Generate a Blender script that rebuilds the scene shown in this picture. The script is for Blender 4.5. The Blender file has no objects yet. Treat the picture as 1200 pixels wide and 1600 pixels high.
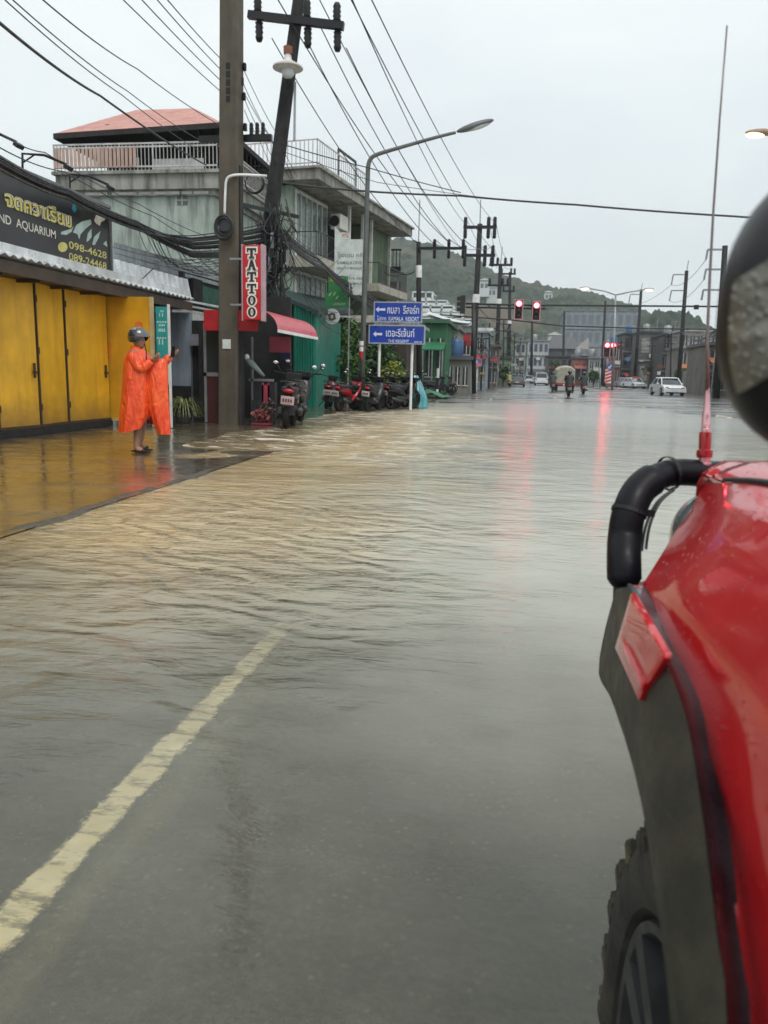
import bpy, bmesh, math, random
from mathutils import Vector, Matrix, noise
random.seed(7)
scene = bpy.context.scene
COL = scene.collection
H = 1.25; F = 1202.0
# ------------------------------------------------------------ camera
RC = (Matrix.Rotation(math.radians(9.06), 3, 'Z') @ Matrix.Rotation(math.radians(90 - 10.22), 3, 'X')
      @ Matrix.Rotation(math.radians(1.4), 3, 'Z'))
EYE = Vector((0, 0, H))
cd = bpy.data.cameras.new('camera'); cam = bpy.data.objects.new('camera', cd); COL.objects.link(cam)
cam.matrix_world = Matrix.Translation(EYE) @ RC.to_4x4()
cd.sensor_fit = 'VERTICAL'; cd.sensor_height = 36; cd.lens = 36 * F / 1600
cd.clip_start = 0.02; cd.clip_end = 6000
cd.dof.use_dof = True; cd.dof.focus_distance = 4.0; cd.dof.aperture_fstop = 7.0
scene.camera = cam

# survey helpers: where a sight line of the photo meets a real plane of the street
def ray(px, py): return RC @ Vector(((px - 600) / F, (800 - py) / F, -1.0))
def PY(px, py, Y): d = ray(px, py); return EYE + d * (Y / d.y)
def PX(px, py, X): d = ray(px, py); return EYE + d * (X / d.x)
def PIX(p):
    c = RC.transposed() @ (Vector(p) - EYE); return 600 + F * c.x / -c.z, 800 - F * c.y / -c.z
def PZ(px, py, z): d = ray(px, py); return EYE + d * ((z - H) / d.z)
def mpp(Y): return Y * 1.01 / F

# ------------------------------------------------------------ materials
def new_mat(name):
    m = bpy.data.materials.new(name); m.use_nodes = True
    nt = m.node_tree; b = nt.nodes['Principled BSDF']
    return m, nt, b
def pos_node(nt, obj=False):
    if obj:
        return nt.nodes.new('ShaderNodeTexCoord').outputs['Object']
    return nt.nodes.new('ShaderNodeNewGeometry').outputs['Position']
def noise_fac(nt, vec, scale, detail=4, rough=.55, lo=.35, hi=.65, stretch=None, dist=0):
    if stretch:
        mp = nt.nodes.new('ShaderNodeMapping'); mp.inputs['Scale'].default_value = stretch
        nt.links.new(vec, mp.inputs['Vector']); vec = mp.outputs[0]
    n = nt.nodes.new('ShaderNodeTexNoise'); n.inputs['Scale'].default_value = scale
    n.inputs['Detail'].default_value = detail; n.inputs['Roughness'].default_value = rough
    n.inputs['Distortion'].default_value = dist
    nt.links.new(vec, n.inputs['Vector'])
    r = nt.nodes.new('ShaderNodeMapRange'); r.inputs['From Min'].default_value = lo; r.inputs['From Max'].default_value = hi
    nt.links.new(n.outputs['Fac'], r.inputs['Value'])
    return r.outputs[0]
def mixc(nt, fac, a, b, mode='MIX'):
    m = nt.nodes.new('ShaderNodeMix'); m.data_type = 'RGBA'; m.blend_type = mode
    if isinstance(fac, (int, float)): m.inputs[0].default_value = fac
    else: nt.links.new(fac, m.inputs[0])
    for s, v in ((6, a), (7, b)):
        if isinstance(v, tuple): m.inputs[s].default_value = (*v[:3], 1)
        else: nt.links.new(v, m.inputs[s])
    return m.outputs[2]
def mathn(nt, op, a, b=None, clamp=False):
    m = nt.nodes.new('ShaderNodeMath'); m.operation = op; m.use_clamp = clamp
    for i, v in enumerate((a, b)):
        if v is None: continue
        if isinstance(v, (int, float)): m.inputs[i].default_value = v
        else: nt.links.new(v, m.inputs[i])
    return m.outputs[0]
MC = {}
def mat(name, col, rough=.6, metal=0, dirt=None, dscale=2.0, damt=.5, streak=False, bump=0, bscale=20, coat=0, var=.18, spec=.5):
    """general surface: a base colour with uneven tone and patches / runs of dirt"""
    if name in MC: return MC[name]
    m, nt, b = new_mat(name)
    p = pos_node(nt, True)
    c2 = tuple(max(0, c * (1 - var)) for c in col); c3 = tuple(min(1, c * (1 + var * .6)) for c in col)
    c = mixc(nt, noise_fac(nt, p, dscale * 1.7, 5), c2, c3)
    if dirt:
        f = noise_fac(nt, p, dscale, 6, .65, .45, .7, stretch=(3, 3, .35) if streak else None)
        f = mathn(nt, 'MULTIPLY', f, damt, True)
        c = mixc(nt, f, c, dirt)
    nt.links.new(c, b.inputs['Base Color'])
    rf = noise_fac(nt, p, dscale * 3, 3)
    rr = nt.nodes.new('ShaderNodeMapRange'); rr.inputs['To Min'].default_value = max(.02, rough - .1); rr.inputs['To Max'].default_value = min(1, rough + .1)
    nt.links.new(rf, rr.inputs[0]); nt.links.new(rr.outputs[0], b.inputs['Roughness'])
    b.inputs['Metallic'].default_value = metal
    b.inputs['Specular IOR Level'].default_value = spec
    b.inputs['Coat Weight'].default_value = coat; b.inputs['Coat Roughness'].default_value = .04
    if bump:
        n = nt.nodes.new('ShaderNodeTexNoise'); n.inputs['Scale'].default_value = bscale; n.inputs['Detail'].default_value = 5
        nt.links.new(p, n.inputs['Vector'])
        bp = nt.nodes.new('ShaderNodeBump'); bp.inputs['Strength'].default_value = 1; bp.inputs['Distance'].default_value = bump
        nt.links.new(n.outputs['Fac'], bp.inputs['Height']); nt.links.new(bp.outputs[0], b.inputs['Normal'])
    MC[name] = m
    return m
def emis(name, col, st, base=(.1, .1, .1)):
    if name in MC: return MC[name]
    m, nt, b = new_mat(name)
    b.inputs['Base Color'].default_value = (*base, 1)
    b.inputs['Emission Color'].default_value = (*col, 1); b.inputs['Emission Strength'].default_value = st
    MC[name] = m; return m

M_black = mat('black_plastic', (.010, .010, .012), .4, spec=.35)
M_blackm = mat('black_rubber', (.010, .010, .010), .75, dirt=(.04, .036, .03), damt=.4, dscale=8, spec=.3)
M_cable = mat('cable_black', (.018, .018, .02), .5)
M_dark = mat('dark_interior', (.015, .015, .015), .8)
M_steel = mat('galvanised_steel', (.30, .32, .33), .45, .5, dirt=(.16, .12, .08), damt=.3)
M_chrome = mat('chrome', (.6, .6, .62), .15, 1)
M_white = mat('white_paint', (.72, .73, .72), .45, dirt=(.35, .33, .28), damt=.4, dscale=1.5)
M_glass = mat('dark_glass', (.02, .03, .035), .08, spec=.8)
M_conc = mat('pole_concrete', (.095, .080, .058), .8, dirt=(.04, .036, .024), damt=.7, dscale=1.2, streak=True, bump=.004, bscale=30)
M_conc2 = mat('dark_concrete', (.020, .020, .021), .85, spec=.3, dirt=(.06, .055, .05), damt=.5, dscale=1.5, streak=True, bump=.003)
M_red = mat('sign_red', (.52, .012, .02), .4, dirt=(.25, .02, .02), damt=.3)
M_skin = mat('skin', (.32, .17, .11), .5)

# ------------------------------------------------------------ mesh collector
class MB:
    def __init__(s): s.v = []; s.f = []; s.mi = []; s.m = 0; s.marks = []
    def add(s, vs, fs):
        s.marks.append((len(s.v), len(s.f)))
        o = len(s.v); s.v += [tuple(v) for v in vs]
        s.f += [tuple(i + o for i in f) for f in fs]; s.mi += [s.m] * len(fs); return s
    def box(s, x0, x1, y0, y1, z0, z1):
        vs = [(x, y, z) for z in (z0, z1) for y in (y0, y1) for x in (x0, x1)]
        return s.add(vs, [(0, 2, 3, 1), (4, 5, 7, 6), (0, 1, 5, 4), (2, 6, 7, 3), (0, 4, 6, 2), (1, 3, 7, 5)])
    def obox(s, c, sx, sy, sz, mtx=None, taper=1.0):
        c = Vector(c); vs = []
        for z in (-.5, .5):
            t = taper if z > 0 else 1
            for y in (-.5, .5):
                for x in (-.5, .5):
                    v = Vector((x * sx * t, y * sy * t, z * sz))
                    vs.append(c + (mtx @ v if mtx else v))
        return s.add(vs, [(0, 2, 3, 1), (4, 5, 7, 6), (0, 1, 5, 4), (2, 6, 7, 3), (0, 4, 6, 2), (1, 3, 7, 5)])
    def beam(s, a, b, w, h, up=(0, 0, 1), w2=None, h2=None):
        a, b = Vector(a), Vector(b); d = (b - a).normalized(); u = Vector(up)
        r = d.cross(u)
        if r.length < 1e-4: r = d.cross(Vector((1, 0, 0)))
        r.normalize(); u = r.cross(d); w2 = w2 or w; h2 = h2 or h; vs = []
        for p, ww, hh in ((a, w, h), (b, w2, h2)):
            for i, j in ((-1, -1), (1, -1), (1, 1), (-1, 1)): vs.append(p + r * (i * ww / 2) + u * (j * hh / 2))
        return s.add(vs, [(3, 2, 1, 0), (4, 5, 6, 7), (0, 1, 5, 4), (1, 2, 6, 5), (2, 3, 7, 6), (3, 0, 4, 7)])
    def tube(s, path, rad, n=8, closed=False, cap=True):
        path = [Vector(p) for p in path]; k = len(path)
        if isinstance(rad, (int, float)): rad = [rad] * k
        vs = []; prev = None
        for i, p in enumerate(path):
            if closed: t = path[(i + 1) % k] - path[i - 1]
            else: t = path[min(i + 1, k - 1)] - path[max(i - 1, 0)]
            t.normalize()
            if prev is None:
                r = t.cross(Vector((0, 0, 1)))
                if r.length < .05: r = t.cross(Vector((1, 0, 0)))
            else:
                r = prev - t * prev.dot(t)
            r.normalize(); prev = r; u = r.cross(t)
            for j in range(n):
                a = 2 * math.pi * j / n
                vs.append(p + (r * math.cos(a) + u * math.sin(a)) * rad[i])
        fs = []
        for i in range(k if closed else k - 1):
            a, b = i * n, ((i + 1) % k) * n
            for j in range(n): fs.append((a + j, a + (j + 1) % n, b + (j + 1) % n, b + j))
        if cap and not closed:
            fs.append(tuple(range(n - 1, -1, -1))); fs.append(tuple(range((k - 1) * n, k * n)))
        return s.add(vs, fs)
    def lathe(s, prof, n=20, c=(0, 0, 0), mtx=None):
        """prof: (radius, height) pairs about local z"""
        c = Vector(c); vs = []
        for r, z in prof:
            for j in range(n):
                a = 2 * math.pi * j / n; v = Vector((r * math.cos(a), r * math.sin(a), z))
                vs.append(c + (mtx @ v if mtx else v))
        fs = [(i * n + j, i * n + (j + 1) % n, (i + 1) * n + (j + 1) % n, (i + 1) * n + j) for i in range(len(prof) - 1) for j in range(n)]
        return s.add(vs, fs)
    def grid(s, rows, close=False):
        k = len(rows[0]); vs = [p for r in rows for p in r]; fs = []
        for i in range(len(rows) - 1):
            for j in range(k if close else k - 1):
                fs.append((i * k + j, i * k + (j + 1) % k, (i + 1) * k + (j + 1) % k, (i + 1) * k + j))
        return s.add(vs, fs)
    def prism(s, poly, off):
        """planar polygon (3d points) pushed along off"""
        n = len(poly); off = Vector(off)
        vs = [Vector(p) for p in poly] + [Vector(p) + off for p in poly]
        fs = [tuple(range(n)), tuple(range(2 * n - 1, n - 1, -1))] + [(i, i + n, (i + 1) % n + n, (i + 1) % n) for i in range(n)]
        return s.add(vs, fs)
    def ell(s, c, rx, ry, rz, n=14, m=8, mtx=None, pw=1):
        rows = []
        c = Vector(c)
        for i in range(m + 1):
            th = math.pi * i / m; row = []
            for j in range(n):
                a = 2 * math.pi * j / n
                f = lambda t: math.copysign(abs(t) ** pw, t)
                v = Vector((rx * f(math.sin(th)) * f(math.cos(a)), ry * f(math.sin(th)) * f(math.sin(a)), rz * f(math.cos(th))))
                row.append(c + (mtx @ v if mtx else v))
            rows.append(row)
        return s.grid(rows, True)
    def leaves(s, n, c, rad, size, droop=0):
        c = Vector(c)
        for _ in range(n):
            d = Vector((random.gauss(0, 1), random.gauss(0, 1), random.gauss(0, 1))).normalized() * (random.random() ** .4)
            p = c + Vector((d.x * rad[0], d.y * rad[1], d.z * rad[2]))
            a = Vector((random.uniform(-1, 1), random.uniform(-1, 1), random.uniform(-.8, .6))).normalized()
            b = a.cross(Vector((random.uniform(-1, 1), random.uniform(-1, 1), random.uniform(-1, 1)))).normalized()
            L = size * random.uniform(.6, 1.4); W = L * .42
            s.add([p, p + a * L * .5 + b * W, p + a * L, p + a * L * .5 - b * W], [(0, 1, 2, 3)])
        return s
    def build(s, name, mats, parent=None, smooth=False, loc=None, bevel=0):
        me = bpy.data.meshes.new(name); me.from_pydata(s.v, [], s.f)
        if not isinstance(mats, (list, tuple)): mats = [mats]
        for m_ in mats: me.materials.append(m_)
        if len(mats) > 1: me.polygons.foreach_set('material_index', s.mi)
        bm = bmesh.new(); bm.from_mesh(me); bmesh.ops.recalc_face_normals(bm, faces=bm.faces); bm.to_mesh(me); bm.free()
        if smooth:
            me.polygons.foreach_set('use_smooth', [True] * len(me.polygons))
            if smooth == 'auto': me.set_sharp_from_angle(angle=math.radians(38))
        o = bpy.data.objects.new(name, me); COL.objects.link(o)
        if parent:
            o.parent = parent
        if loc is not None: o.location = loc
        if bevel:
            bv = o.modifiers.new('bevel', 'BEVEL'); bv.width = bevel; bv.segments = 2; bv.limit_method = 'ANGLE'
        me.update()
        return o

def tag(o, label, cat, group=None):
    o['label'] = label; o['category'] = cat
    if group: o['group'] = group
    return o
def thing(name, label, cat, loc=(0, 0, 0), group=None, rz=0):
    o = bpy.data.objects.new(name, None); COL.objects.link(o); o.empty_display_size = .2
    o.location = loc; o.rotation_euler = (0, 0, rz)
    return tag(o, label, cat, group)
def struct(o): o['kind'] = 'structure'; return o
def copy_tree(o, parent=None):
    c = o.copy(); COL.objects.link(c)
    if parent: c.parent = parent
    for ch in list(o.children): copy_tree(ch, c)
    return c
def wmb(root):
    """a collector for parts given in world coordinates under a thing at root.location (no rotation)"""
    return MB()
def pieces(mb, per=1):
    out = []; mk = mb.marks[::per] + [(len(mb.v), len(mb.f))]
    for (v0, f0), (v1, f1) in zip(mk, mk[1:]):
        q = MB(); q.add(mb.v[v0:v1], [tuple(i - v0 for i in f) for f in mb.f[f0:f1]]); out.append(q)
    return out
def wbuild(mb, name, mats, root, each=0, **k):
    l = root.location
    if each: return [wbuild(q, name, mats, root, **k) for q in pieces(mb, each)][-1]
    mb.v = [(x - l.x, y - l.y, z - l.z) for x, y, z in mb.v]
    return mb.build(name, mats, root, **k)
def anchored(name, mb, mats, label, cat, group=None, **k):
    """one-mesh thing whose origin sits at its base centre"""
    xs = [v[0] for v in mb.v]; ys = [v[1] for v in mb.v]; zs = [v[2] for v in mb.v]
    c = ((min(xs) + max(xs)) / 2, (min(ys) + max(ys)) / 2, min(zs))
    mb.v = [(x - c[0], y - c[1], z - c[2]) for x, y, z in mb.v]
    return tag(mb.build(name, mats, None, loc=c, **k), label, cat, group)
def text_verts(txt, width, height, ext=.004, bold=0):
    cu = bpy.data.curves.new('t', 'FONT'); cu.body = txt; cu.extrude = 0.0; cu.size = 1; cu.resolution_u = 3; cu.offset = bold
    o = bpy.data.objects.new('t', cu); COL.objects.link(o)
    dg = bpy.context.evaluated_depsgraph_get(); dg.update()
    me = bpy.data.meshes.new_from_object(o.evaluated_get(dg))
    vs = [v.co.copy() for v in me.vertices]; fs = [tuple(p.vertices) for p in me.polygons]
    bpy.data.objects.remove(o); bpy.data.curves.remove(cu); bpy.data.meshes.remove(me)
    if not vs: return [], []
    x0 = min(v.x for v in vs); x1 = max(v.x for v in vs); y0 = min(v.y for v in vs); y1 = max(v.y for v in vs)
    vs = [((v.x - x0) / (x1 - x0) * width, (v.y - y0) / (y1 - y0) * height) for v in vs]
    return vs, fs
def put_text(mb, txt, org, right, up, width, height, bold=0):
    """flat lettering painted proud of a sign face; org is its lower left corner"""
    vs, fs = text_verts(txt, width, height, bold=bold)
    org = Vector(org); r = Vector(right).normalized(); u = Vector(up).normalized()
    mb.add([org + r * a + u * b for a, b in vs], fs)
def smooth_path(pts, n=6):
    pts = [Vector(p) for p in pts]; out = []
    for i in range(len(pts) - 1):
        p0 = pts[max(i - 1, 0)]; p1 = pts[i]; p2 = pts[i + 1]; p3 = pts[min(i + 2, len(pts) - 1)]
        for k in range(n):
            t = k / n
            out.append(.5 * ((2 * p1) + (p2 - p0) * t + (2 * p0 - 5 * p1 + 4 * p2 - p3) * t * t + (3 * p1 - p0 - 3 * p2 + p3) * t ** 3))
    out.append(pts[-1]); return out
def resample(pts, n):
    pts = [Vector(p) for p in pts]; L = [0]
    for a, b in zip(pts, pts[1:]): L.append(L[-1] + (b - a).length)
    out = []
    for k in range(n):
        t = L[-1] * k / (n - 1); i = 0
        while i < len(L) - 2 and L[i + 1] < t: i += 1
        s = (t - L[i]) / max(1e-9, L[i + 1] - L[i]); out.append(pts[i].lerp(pts[i + 1], min(1, s)))
    return out

# ------------------------------------------------------------ daylight: an overcast sky
w = bpy.data.worlds.new('World'); scene.world = w; w.use_nodes = True
nt = w.node_tree; bg = nt.nodes['Background']; out = nt.nodes['World Output']
SUN_EL, SUN_AZ = math.radians(55), math.radians(150)
sky = nt.nodes.new('ShaderNodeTexSky'); sky.sky_type = 'NISHITA'; sky.sun_disc = False
sky.sun_elevation = SUN_EL; sky.sun_rotation = SUN_AZ; sky.dust_density = 4
nt.links.new(sky.outputs[0], bg.inputs[0]); bg.inputs[1].default_value = .05
bg2 = nt.nodes.new('ShaderNodeBackground')
tc = nt.nodes.new('ShaderNodeTexCoord')
sp = nt.nodes.new('ShaderNodeSeparateXYZ'); nt.links.new(tc.outputs['Generated'], sp.inputs[0])
ramp = nt.nodes.new('ShaderNodeValToRGB'); nt.links.new(sp.outputs[2], ramp.inputs[0])
e = ramp.color_ramp.elements
e[0].position = 0; e[0].color = (.62, .675, .695, 1)
e[1].position = .55; e[1].color = (.79, .83, .84, 1)
x = ramp.color_ramp.elements.new(.2); x.color = (.70, .755, .77, 1)
cl = noise_fac(nt, tc.outputs['Generated'], 2.2, 4, .5, .35, .7, stretch=(1, 1, 2.6), dist=.3)
cc = mixc(nt, cl, (1.05, 1.045, 1.03), (.88, .895, .92))
cm = mixc(nt, 1.0, ramp.outputs[0], cc, 'MULTIPLY')
nt.links.new(cm, bg2.inputs[0]); bg2.inputs[1].default_value = 1.0
mx = nt.nodes.new('ShaderNodeMixShader'); mx.inputs[0].default_value = .96
nt.links.new(bg.outputs[0], mx.inputs[1]); nt.links.new(bg2.outputs[0], mx.inputs[2]); nt.links.new(mx.outputs[0], out.inputs[0])
sd = bpy.data.lights.new('sun', 'SUN'); so = bpy.data.objects.new('sun', sd); COL.objects.link(so)
sd.energy = 1.2; sd.angle = math.radians(25); sd.color = (1, .97, .93)
so.rotation_euler = (math.pi / 2 - SUN_EL, 0, math.pi - SUN_AZ)
so.location = (0, 0, 60)
scene.view_settings.view_transform = 'Standard'; scene.view_settings.look = 'None'
scene.view_settings.exposure = .46; scene.view_settings.gamma = 1; scene.view_settings.use_curve_mapping = False
scene.cycles.max_bounces = 7; scene.cycles.transparent_max_bounces = 12
scene.cycles.use_denoising = True
scene.cycles.sample_clamp_indirect = 4

# ------------------------------------------------------------ ground, road, pavement, water
CURB = -3.6
def fbm(x, y, s, seed=0): return noise.fractal(Vector((x * s, y * s, seed)), 1.0, 2.0, 4)
def smst(a, b, x):
    t = max(0, min(1, (x - a) / (b - a))); return t * t * (3 - 2 * t)
def zroad(x, y):
    z = -.085 + .10 * smst(24, 37, y + x * .35 + 9 * fbm(x, y, .16, 8)) + .010 * smst(36, 60, y)
    z += .012 * fbm(x, y, .25, 3) - .02 * smst(0, 4, -x) * (1 - smst(14, 22, y))
    return z
def zwalk(x, y):
    edge = smst(-6.2, -3.6, x)
    z = .018 - .006 * edge + .008 * fbm(x, y, .6, 9) - .030 * smst(9.2, 13.0, y + 2.0 * fbm(x, y, .5, 6)) * (.35 + edge) + .06 * smst(26, 32, y)
    return z
def axis(segs):
    out = []
    for a, b, n in segs: out += [a + (b - a) * i / n for i in range(n)]
    return out + [segs[-1][1]]
def sheet(name, xs, ys, zf, m):
    mb = MB(); mb.grid([[(x, y, zf(x, y)) for x in xs] for y in ys]); o = mb.build(name, m, smooth=True); return struct(o)

def m_asphalt():
    m, nt, b = new_mat('wet_asphalt'); p = pos_node(nt)
    c = mixc(nt, noise_fac(nt, p, .5, 5), (.022, .023, .019), (.052, .052, .043))
    v = nt.nodes.new('ShaderNodeTexVoronoi'); v.inputs['Scale'].default_value = 36; nt.links.new(p, v.inputs['Vector'])
    g = nt.nodes.new('ShaderNodeMapRange'); g.inputs[1].default_value = .36; g.inputs[2].default_value = .0
    nt.links.new(v.outputs['Distance'], g.inputs[0])
    pk = mathn(nt, 'MULTIPLY', mathn(nt, 'GREATER_THAN', v.outputs['Color'], .45), noise_fac(nt, p, 9, 3, .6, .42, .62))
    g2 = mathn(nt, 'MULTIPLY', g.outputs[0], pk)
    c = mixc(nt, mathn(nt, 'MULTIPLY', g2, .6), c, (.30, .28, .19))
    n2 = noise_fac(nt, p, 38, 5, .75, .42, .72)
    c = mixc(nt, mathn(nt, 'MULTIPLY', n2, .6), c, (.12, .118, .085))
    nt.links.new(c, b.inputs['Base Color'])
    rf = noise_fac(nt, p, .35, 4, .6, .35, .62, stretch=(.6, 1.6, 1))
    rr = nt.nodes.new('ShaderNodeMapRange'); rr.inputs['To Min'].default_value = .05; rr.inputs['To Max'].default_value = .32
    nt.links.new(rf, rr.inputs[0]); nt.links.new(rr.outputs[0], b.inputs['Roughness'])
    b.inputs['Specular IOR Level'].default_value = .6; b.inputs['Coat Weight'].default_value = .9
    cr = nt.nodes.new('ShaderNodeMapRange'); cr.inputs['To Min'].default_value = .10; cr.inputs['To Max'].default_value = .45
    nt.links.new(rf, cr.inputs[0]); nt.links.new(cr.outputs[0], b.inputs['Coat Roughness'])
    n = nt.nodes.new('ShaderNodeTexNoise'); n.inputs['Scale'].default_value = 40; nt.links.new(p, n.inputs['Vector'])
    bp = nt.nodes.new('ShaderNodeBump'); bp.inputs['Distance'].default_value = .0015; nt.links.new(n.outputs[0], bp.inputs['Height']); nt.links.new(bp.outputs[0], b.inputs['Normal'])
    return m
M_asph = m_asphalt()
def m_walk():
    m, nt, b = new_mat('wet_pavement'); p = pos_node(nt)
    c = mixc(nt, noise_fac(nt, p, 1.1, 6, .6), (.075, .058, .033), (.17, .135, .08))
    c = mixc(nt, noise_fac(nt, p, 9, 5, .6, .45, .75), c, (.05, .04, .028))
    nt.links.new(c, b.inputs['Base Color'])
    b.inputs['Roughness'].default_value = .35
    b.inputs['Coat Weight'].default_value = 1; b.inputs['Coat IOR'].default_value = 1.45
    rf = noise_fac(nt, p, 1.6, 5, .6, .4, .65, stretch=(.7, 1.3, 1))
    cr = nt.nodes.new('ShaderNodeMapRange'); cr.inputs['To Min'].default_value = .03; cr.inputs['To Max'].default_value = .28
    nt.links.new(rf, cr.inputs[0]); nt.links.new(cr.outputs[0], b.inputs['Coat Roughness'])
    n = nt.nodes.new('ShaderNodeTexNoise'); n.inputs['Scale'].default_value = 3.2; n.inputs['Detail'].default_value = 5
    mp = nt.nodes.new('ShaderNodeMapping'); mp.inputs['Scale'].default_value = (.6, 1.6, 1); nt.links.new(p, mp.inputs[0]); nt.links.new(mp.outputs[0], n.inputs['Vector'])
    bp = nt.nodes.new('ShaderNodeBump'); bp.inputs['Distance'].default_value = .012; bp.inputs['Strength'].default_value = .8
    nt.links.new(n.outputs[0], bp.inputs['Height']); nt.links.new(bp.outputs[0], b.inputs['Normal']); nt.links.new(bp.outputs[0], b.inputs['Coat Normal'])
    return m
M_walk = m_walk()

def m_water():
    m = bpy.data.materials.new('flood_water'); m.use_nodes = True; nt = m.node_tree
    for n in list(nt.nodes): nt.nodes.remove(n)
    out = nt.nodes.new('ShaderNodeOutputMaterial'); L = nt.links.new
    p = pos_node(nt); s = nt.nodes.new('ShaderNodeSeparateXYZ'); L(p, s.inputs[0])
    def ss(sock, a, b):
        r = nt.nodes.new('ShaderNodeMapRange'); r.interpolation_type = 'SMOOTHSTEP'; r.inputs[1].default_value = a; r.inputs[2].default_value = b
        L(sock, r.inputs[0]); return r.outputs[0]
    X, Y = s.outputs[0], s.outputs[1]
    wob = mathn(nt, 'MULTIPLY', mathn(nt, 'SUBTRACT', noise_fac(nt, p, .35, 4, .6, 0, 1), .5), 4.0)
    Xw = mathn(nt, 'ADD', X, wob); Yw = mathn(nt, 'ADD', Y, wob)
    brown = mathn(nt, 'MULTIPLY', ss(Xw, .6, -3.2), ss(Yw, 1.8, 5.2))
    brown = mathn(nt, 'MULTIPLY', brown, mathn(nt, 'SUBTRACT', 1.0, mathn(nt, 'MULTIPLY', ss(Yw, 14, 30), .35)))
    col = mixc(nt, brown, (.52, .52, .43), (.58, .44, .235))
    col = mixc(nt, mathn(nt, 'MULTIPLY', noise_fac(nt, p, 1.3, 5, .6, .4, .7, stretch=(.5, 1.6, 1)), .35), col, (.46, .42, .33))
    # how much silt hides the road: deeper and siltier to the left and away
    murk = mathn(nt, 'ADD', .09, mathn(nt, 'MULTIPLY', ss(Yw, 1.0, 6.5), .68))
    murk = mathn(nt, 'ADD', murk, mathn(nt, 'MULTIPLY', brown, .16), True)
    cloudy = mathn(nt, 'MULTIPLY', noise_fac(nt, p, 1.6, 5, .6, .35, .7), .09)
    murk = mathn(nt, 'ADD', murk, cloudy, True)
    murk = mathn(nt, 'MULTIPLY', murk, mathn(nt, 'SUBTRACT', 1.0, mathn(nt, 'MULTIPLY', ss(Xw, -2.6, -5.2), .72)))
    # ripples
    def nz(scale, st, det=3, dist=0., rough=.5):
        mp = nt.nodes.new('ShaderNodeMapping'); mp.inputs['Scale'].default_value = st; mp.inputs['Rotation'].default_value = (0, 0, math.radians(-8)); L(p, mp.inputs[0])
        n = nt.nodes.new('ShaderNodeTexNoise'); n.inputs['Scale'].default_value = scale; n.inputs['Detail'].default_value = det; n.inputs['Distortion'].default_value = dist; n.inputs['Roughness'].default_value = rough
        L(mp.outputs[0], n.inputs['Vector']); return n.outputs[0]
    calm = noise_fac(nt, p, .45, 3, .5, .35, .65)
    amp_l = mathn(nt, 'ADD', .36, mathn(nt, 'MULTIPLY', ss(Xw, 1.0, -1.6), .54))
    amp_y = mathn(nt, 'ADD', .28, mathn(nt, 'MULTIPLY', ss(Y, 1.6, 4.5), .72))
    amp_y = mathn(nt, 'MULTIPLY', amp_y, mathn(nt, 'SUBTRACT', 1.15, mathn(nt, 'MULTIPLY', ss(Y, 7, 20), .25)))
    amp = mathn(nt, 'MULTIPLY', mathn(nt, 'MULTIPLY', amp_l, amp_y), mathn(nt, 'ADD', .55, mathn(nt, 'MULTIPLY', calm, .6)))
    wv = nt.nodes.new('ShaderNodeTexWave'); wv.wave_type = 'RINGS'; wv.rings_direction = 'Z'
    mp = nt.nodes.new('ShaderNodeMapping'); mp.inputs['Location'].default_value = (-.2, -8.6, 0); L(p, mp.inputs[0]); L(mp.outputs[0], wv.inputs['Vector'])
    wv.inputs['Scale'].default_value = 1.15; wv.inputs['Distortion'].default_value = 13; wv.inputs['Detail'].default_value = 4; wv.inputs['Detail Scale'].default_value = 1.1
    wmask = mathn(nt, 'MULTIPLY', mathn(nt, 'MULTIPLY', ss(X, .2, -1.0), ss(Y, 2.0, 3.0)), mathn(nt, 'SUBTRACT', 1, ss(Y, 5.5, 9)))
    rush = mathn(nt, 'MULTIPLY', mathn(nt, 'MULTIPLY', ss(Xw, .2, -2.2), ss(Y, 9, 13)), mathn(nt, 'SUBTRACT', 1, ss(Y, 24, 32)))
    h = mathn(nt, 'MULTIPLY', nz(2.6, (.6, 1.6, 1), 5, 1.6, .6), .018)
    h = mathn(nt, 'ADD', h, mathn(nt, 'MULTIPLY', nz(8, (.55, 1.7, 1), 5, .8), .0075))
    h = mathn(nt, 'ADD', h, mathn(nt, 'MULTIPLY', nz(1.2, (.7, 1.3, 1), 3, 1.4), .030))
    h = mathn(nt, 'ADD', h, mathn(nt, 'MULTIPLY', nz(24, (.6, 1.5, 1), 4, .5), .0034))
    h = mathn(nt, 'ADD', h, mathn(nt, 'MULTIPLY', mathn(nt, 'MULTIPLY', wv.outputs['Fac'], wmask), .010))
    h = mathn(nt, 'ADD', h, mathn(nt, 'MULTIPLY', mathn(nt, 'MULTIPLY', nz(3.2, (1, 1, 1), 5, 1.2, .62), rush), .12))
    curl = mathn(nt, 'MULTIPLY', mathn(nt, 'MULTIPLY', ss(Xw, .2, -1.6), ss(Yw, 1.4, 2.6)), mathn(nt, 'SUBTRACT', 1, ss(Yw, 5, 8)))
    h = mathn(nt, 'MULTIPLY', h, mathn(nt, 'MULTIPLY', amp, mathn(nt, 'ADD', 1.0, mathn(nt, 'MULTIPLY', curl, 1.1))))
    bp = nt.nodes.new('ShaderNodeBump'); bp.inputs['Distance'].default_value = 1.0; bp.inputs['Strength'].default_value = 1.0; L(h, bp.inputs['Height'])
    foam = mathn(nt, 'MULTIPLY', noise_fac(nt, p, 2.6, 7, .72, .52, .64, stretch=(.5, 1.3, 1), dist=1.2), rush)
    # body of the water
    tr = nt.nodes.new('ShaderNodeBsdfTransparent'); tr.inputs[0].default_value = (.88, .85, .72, 1)
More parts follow.
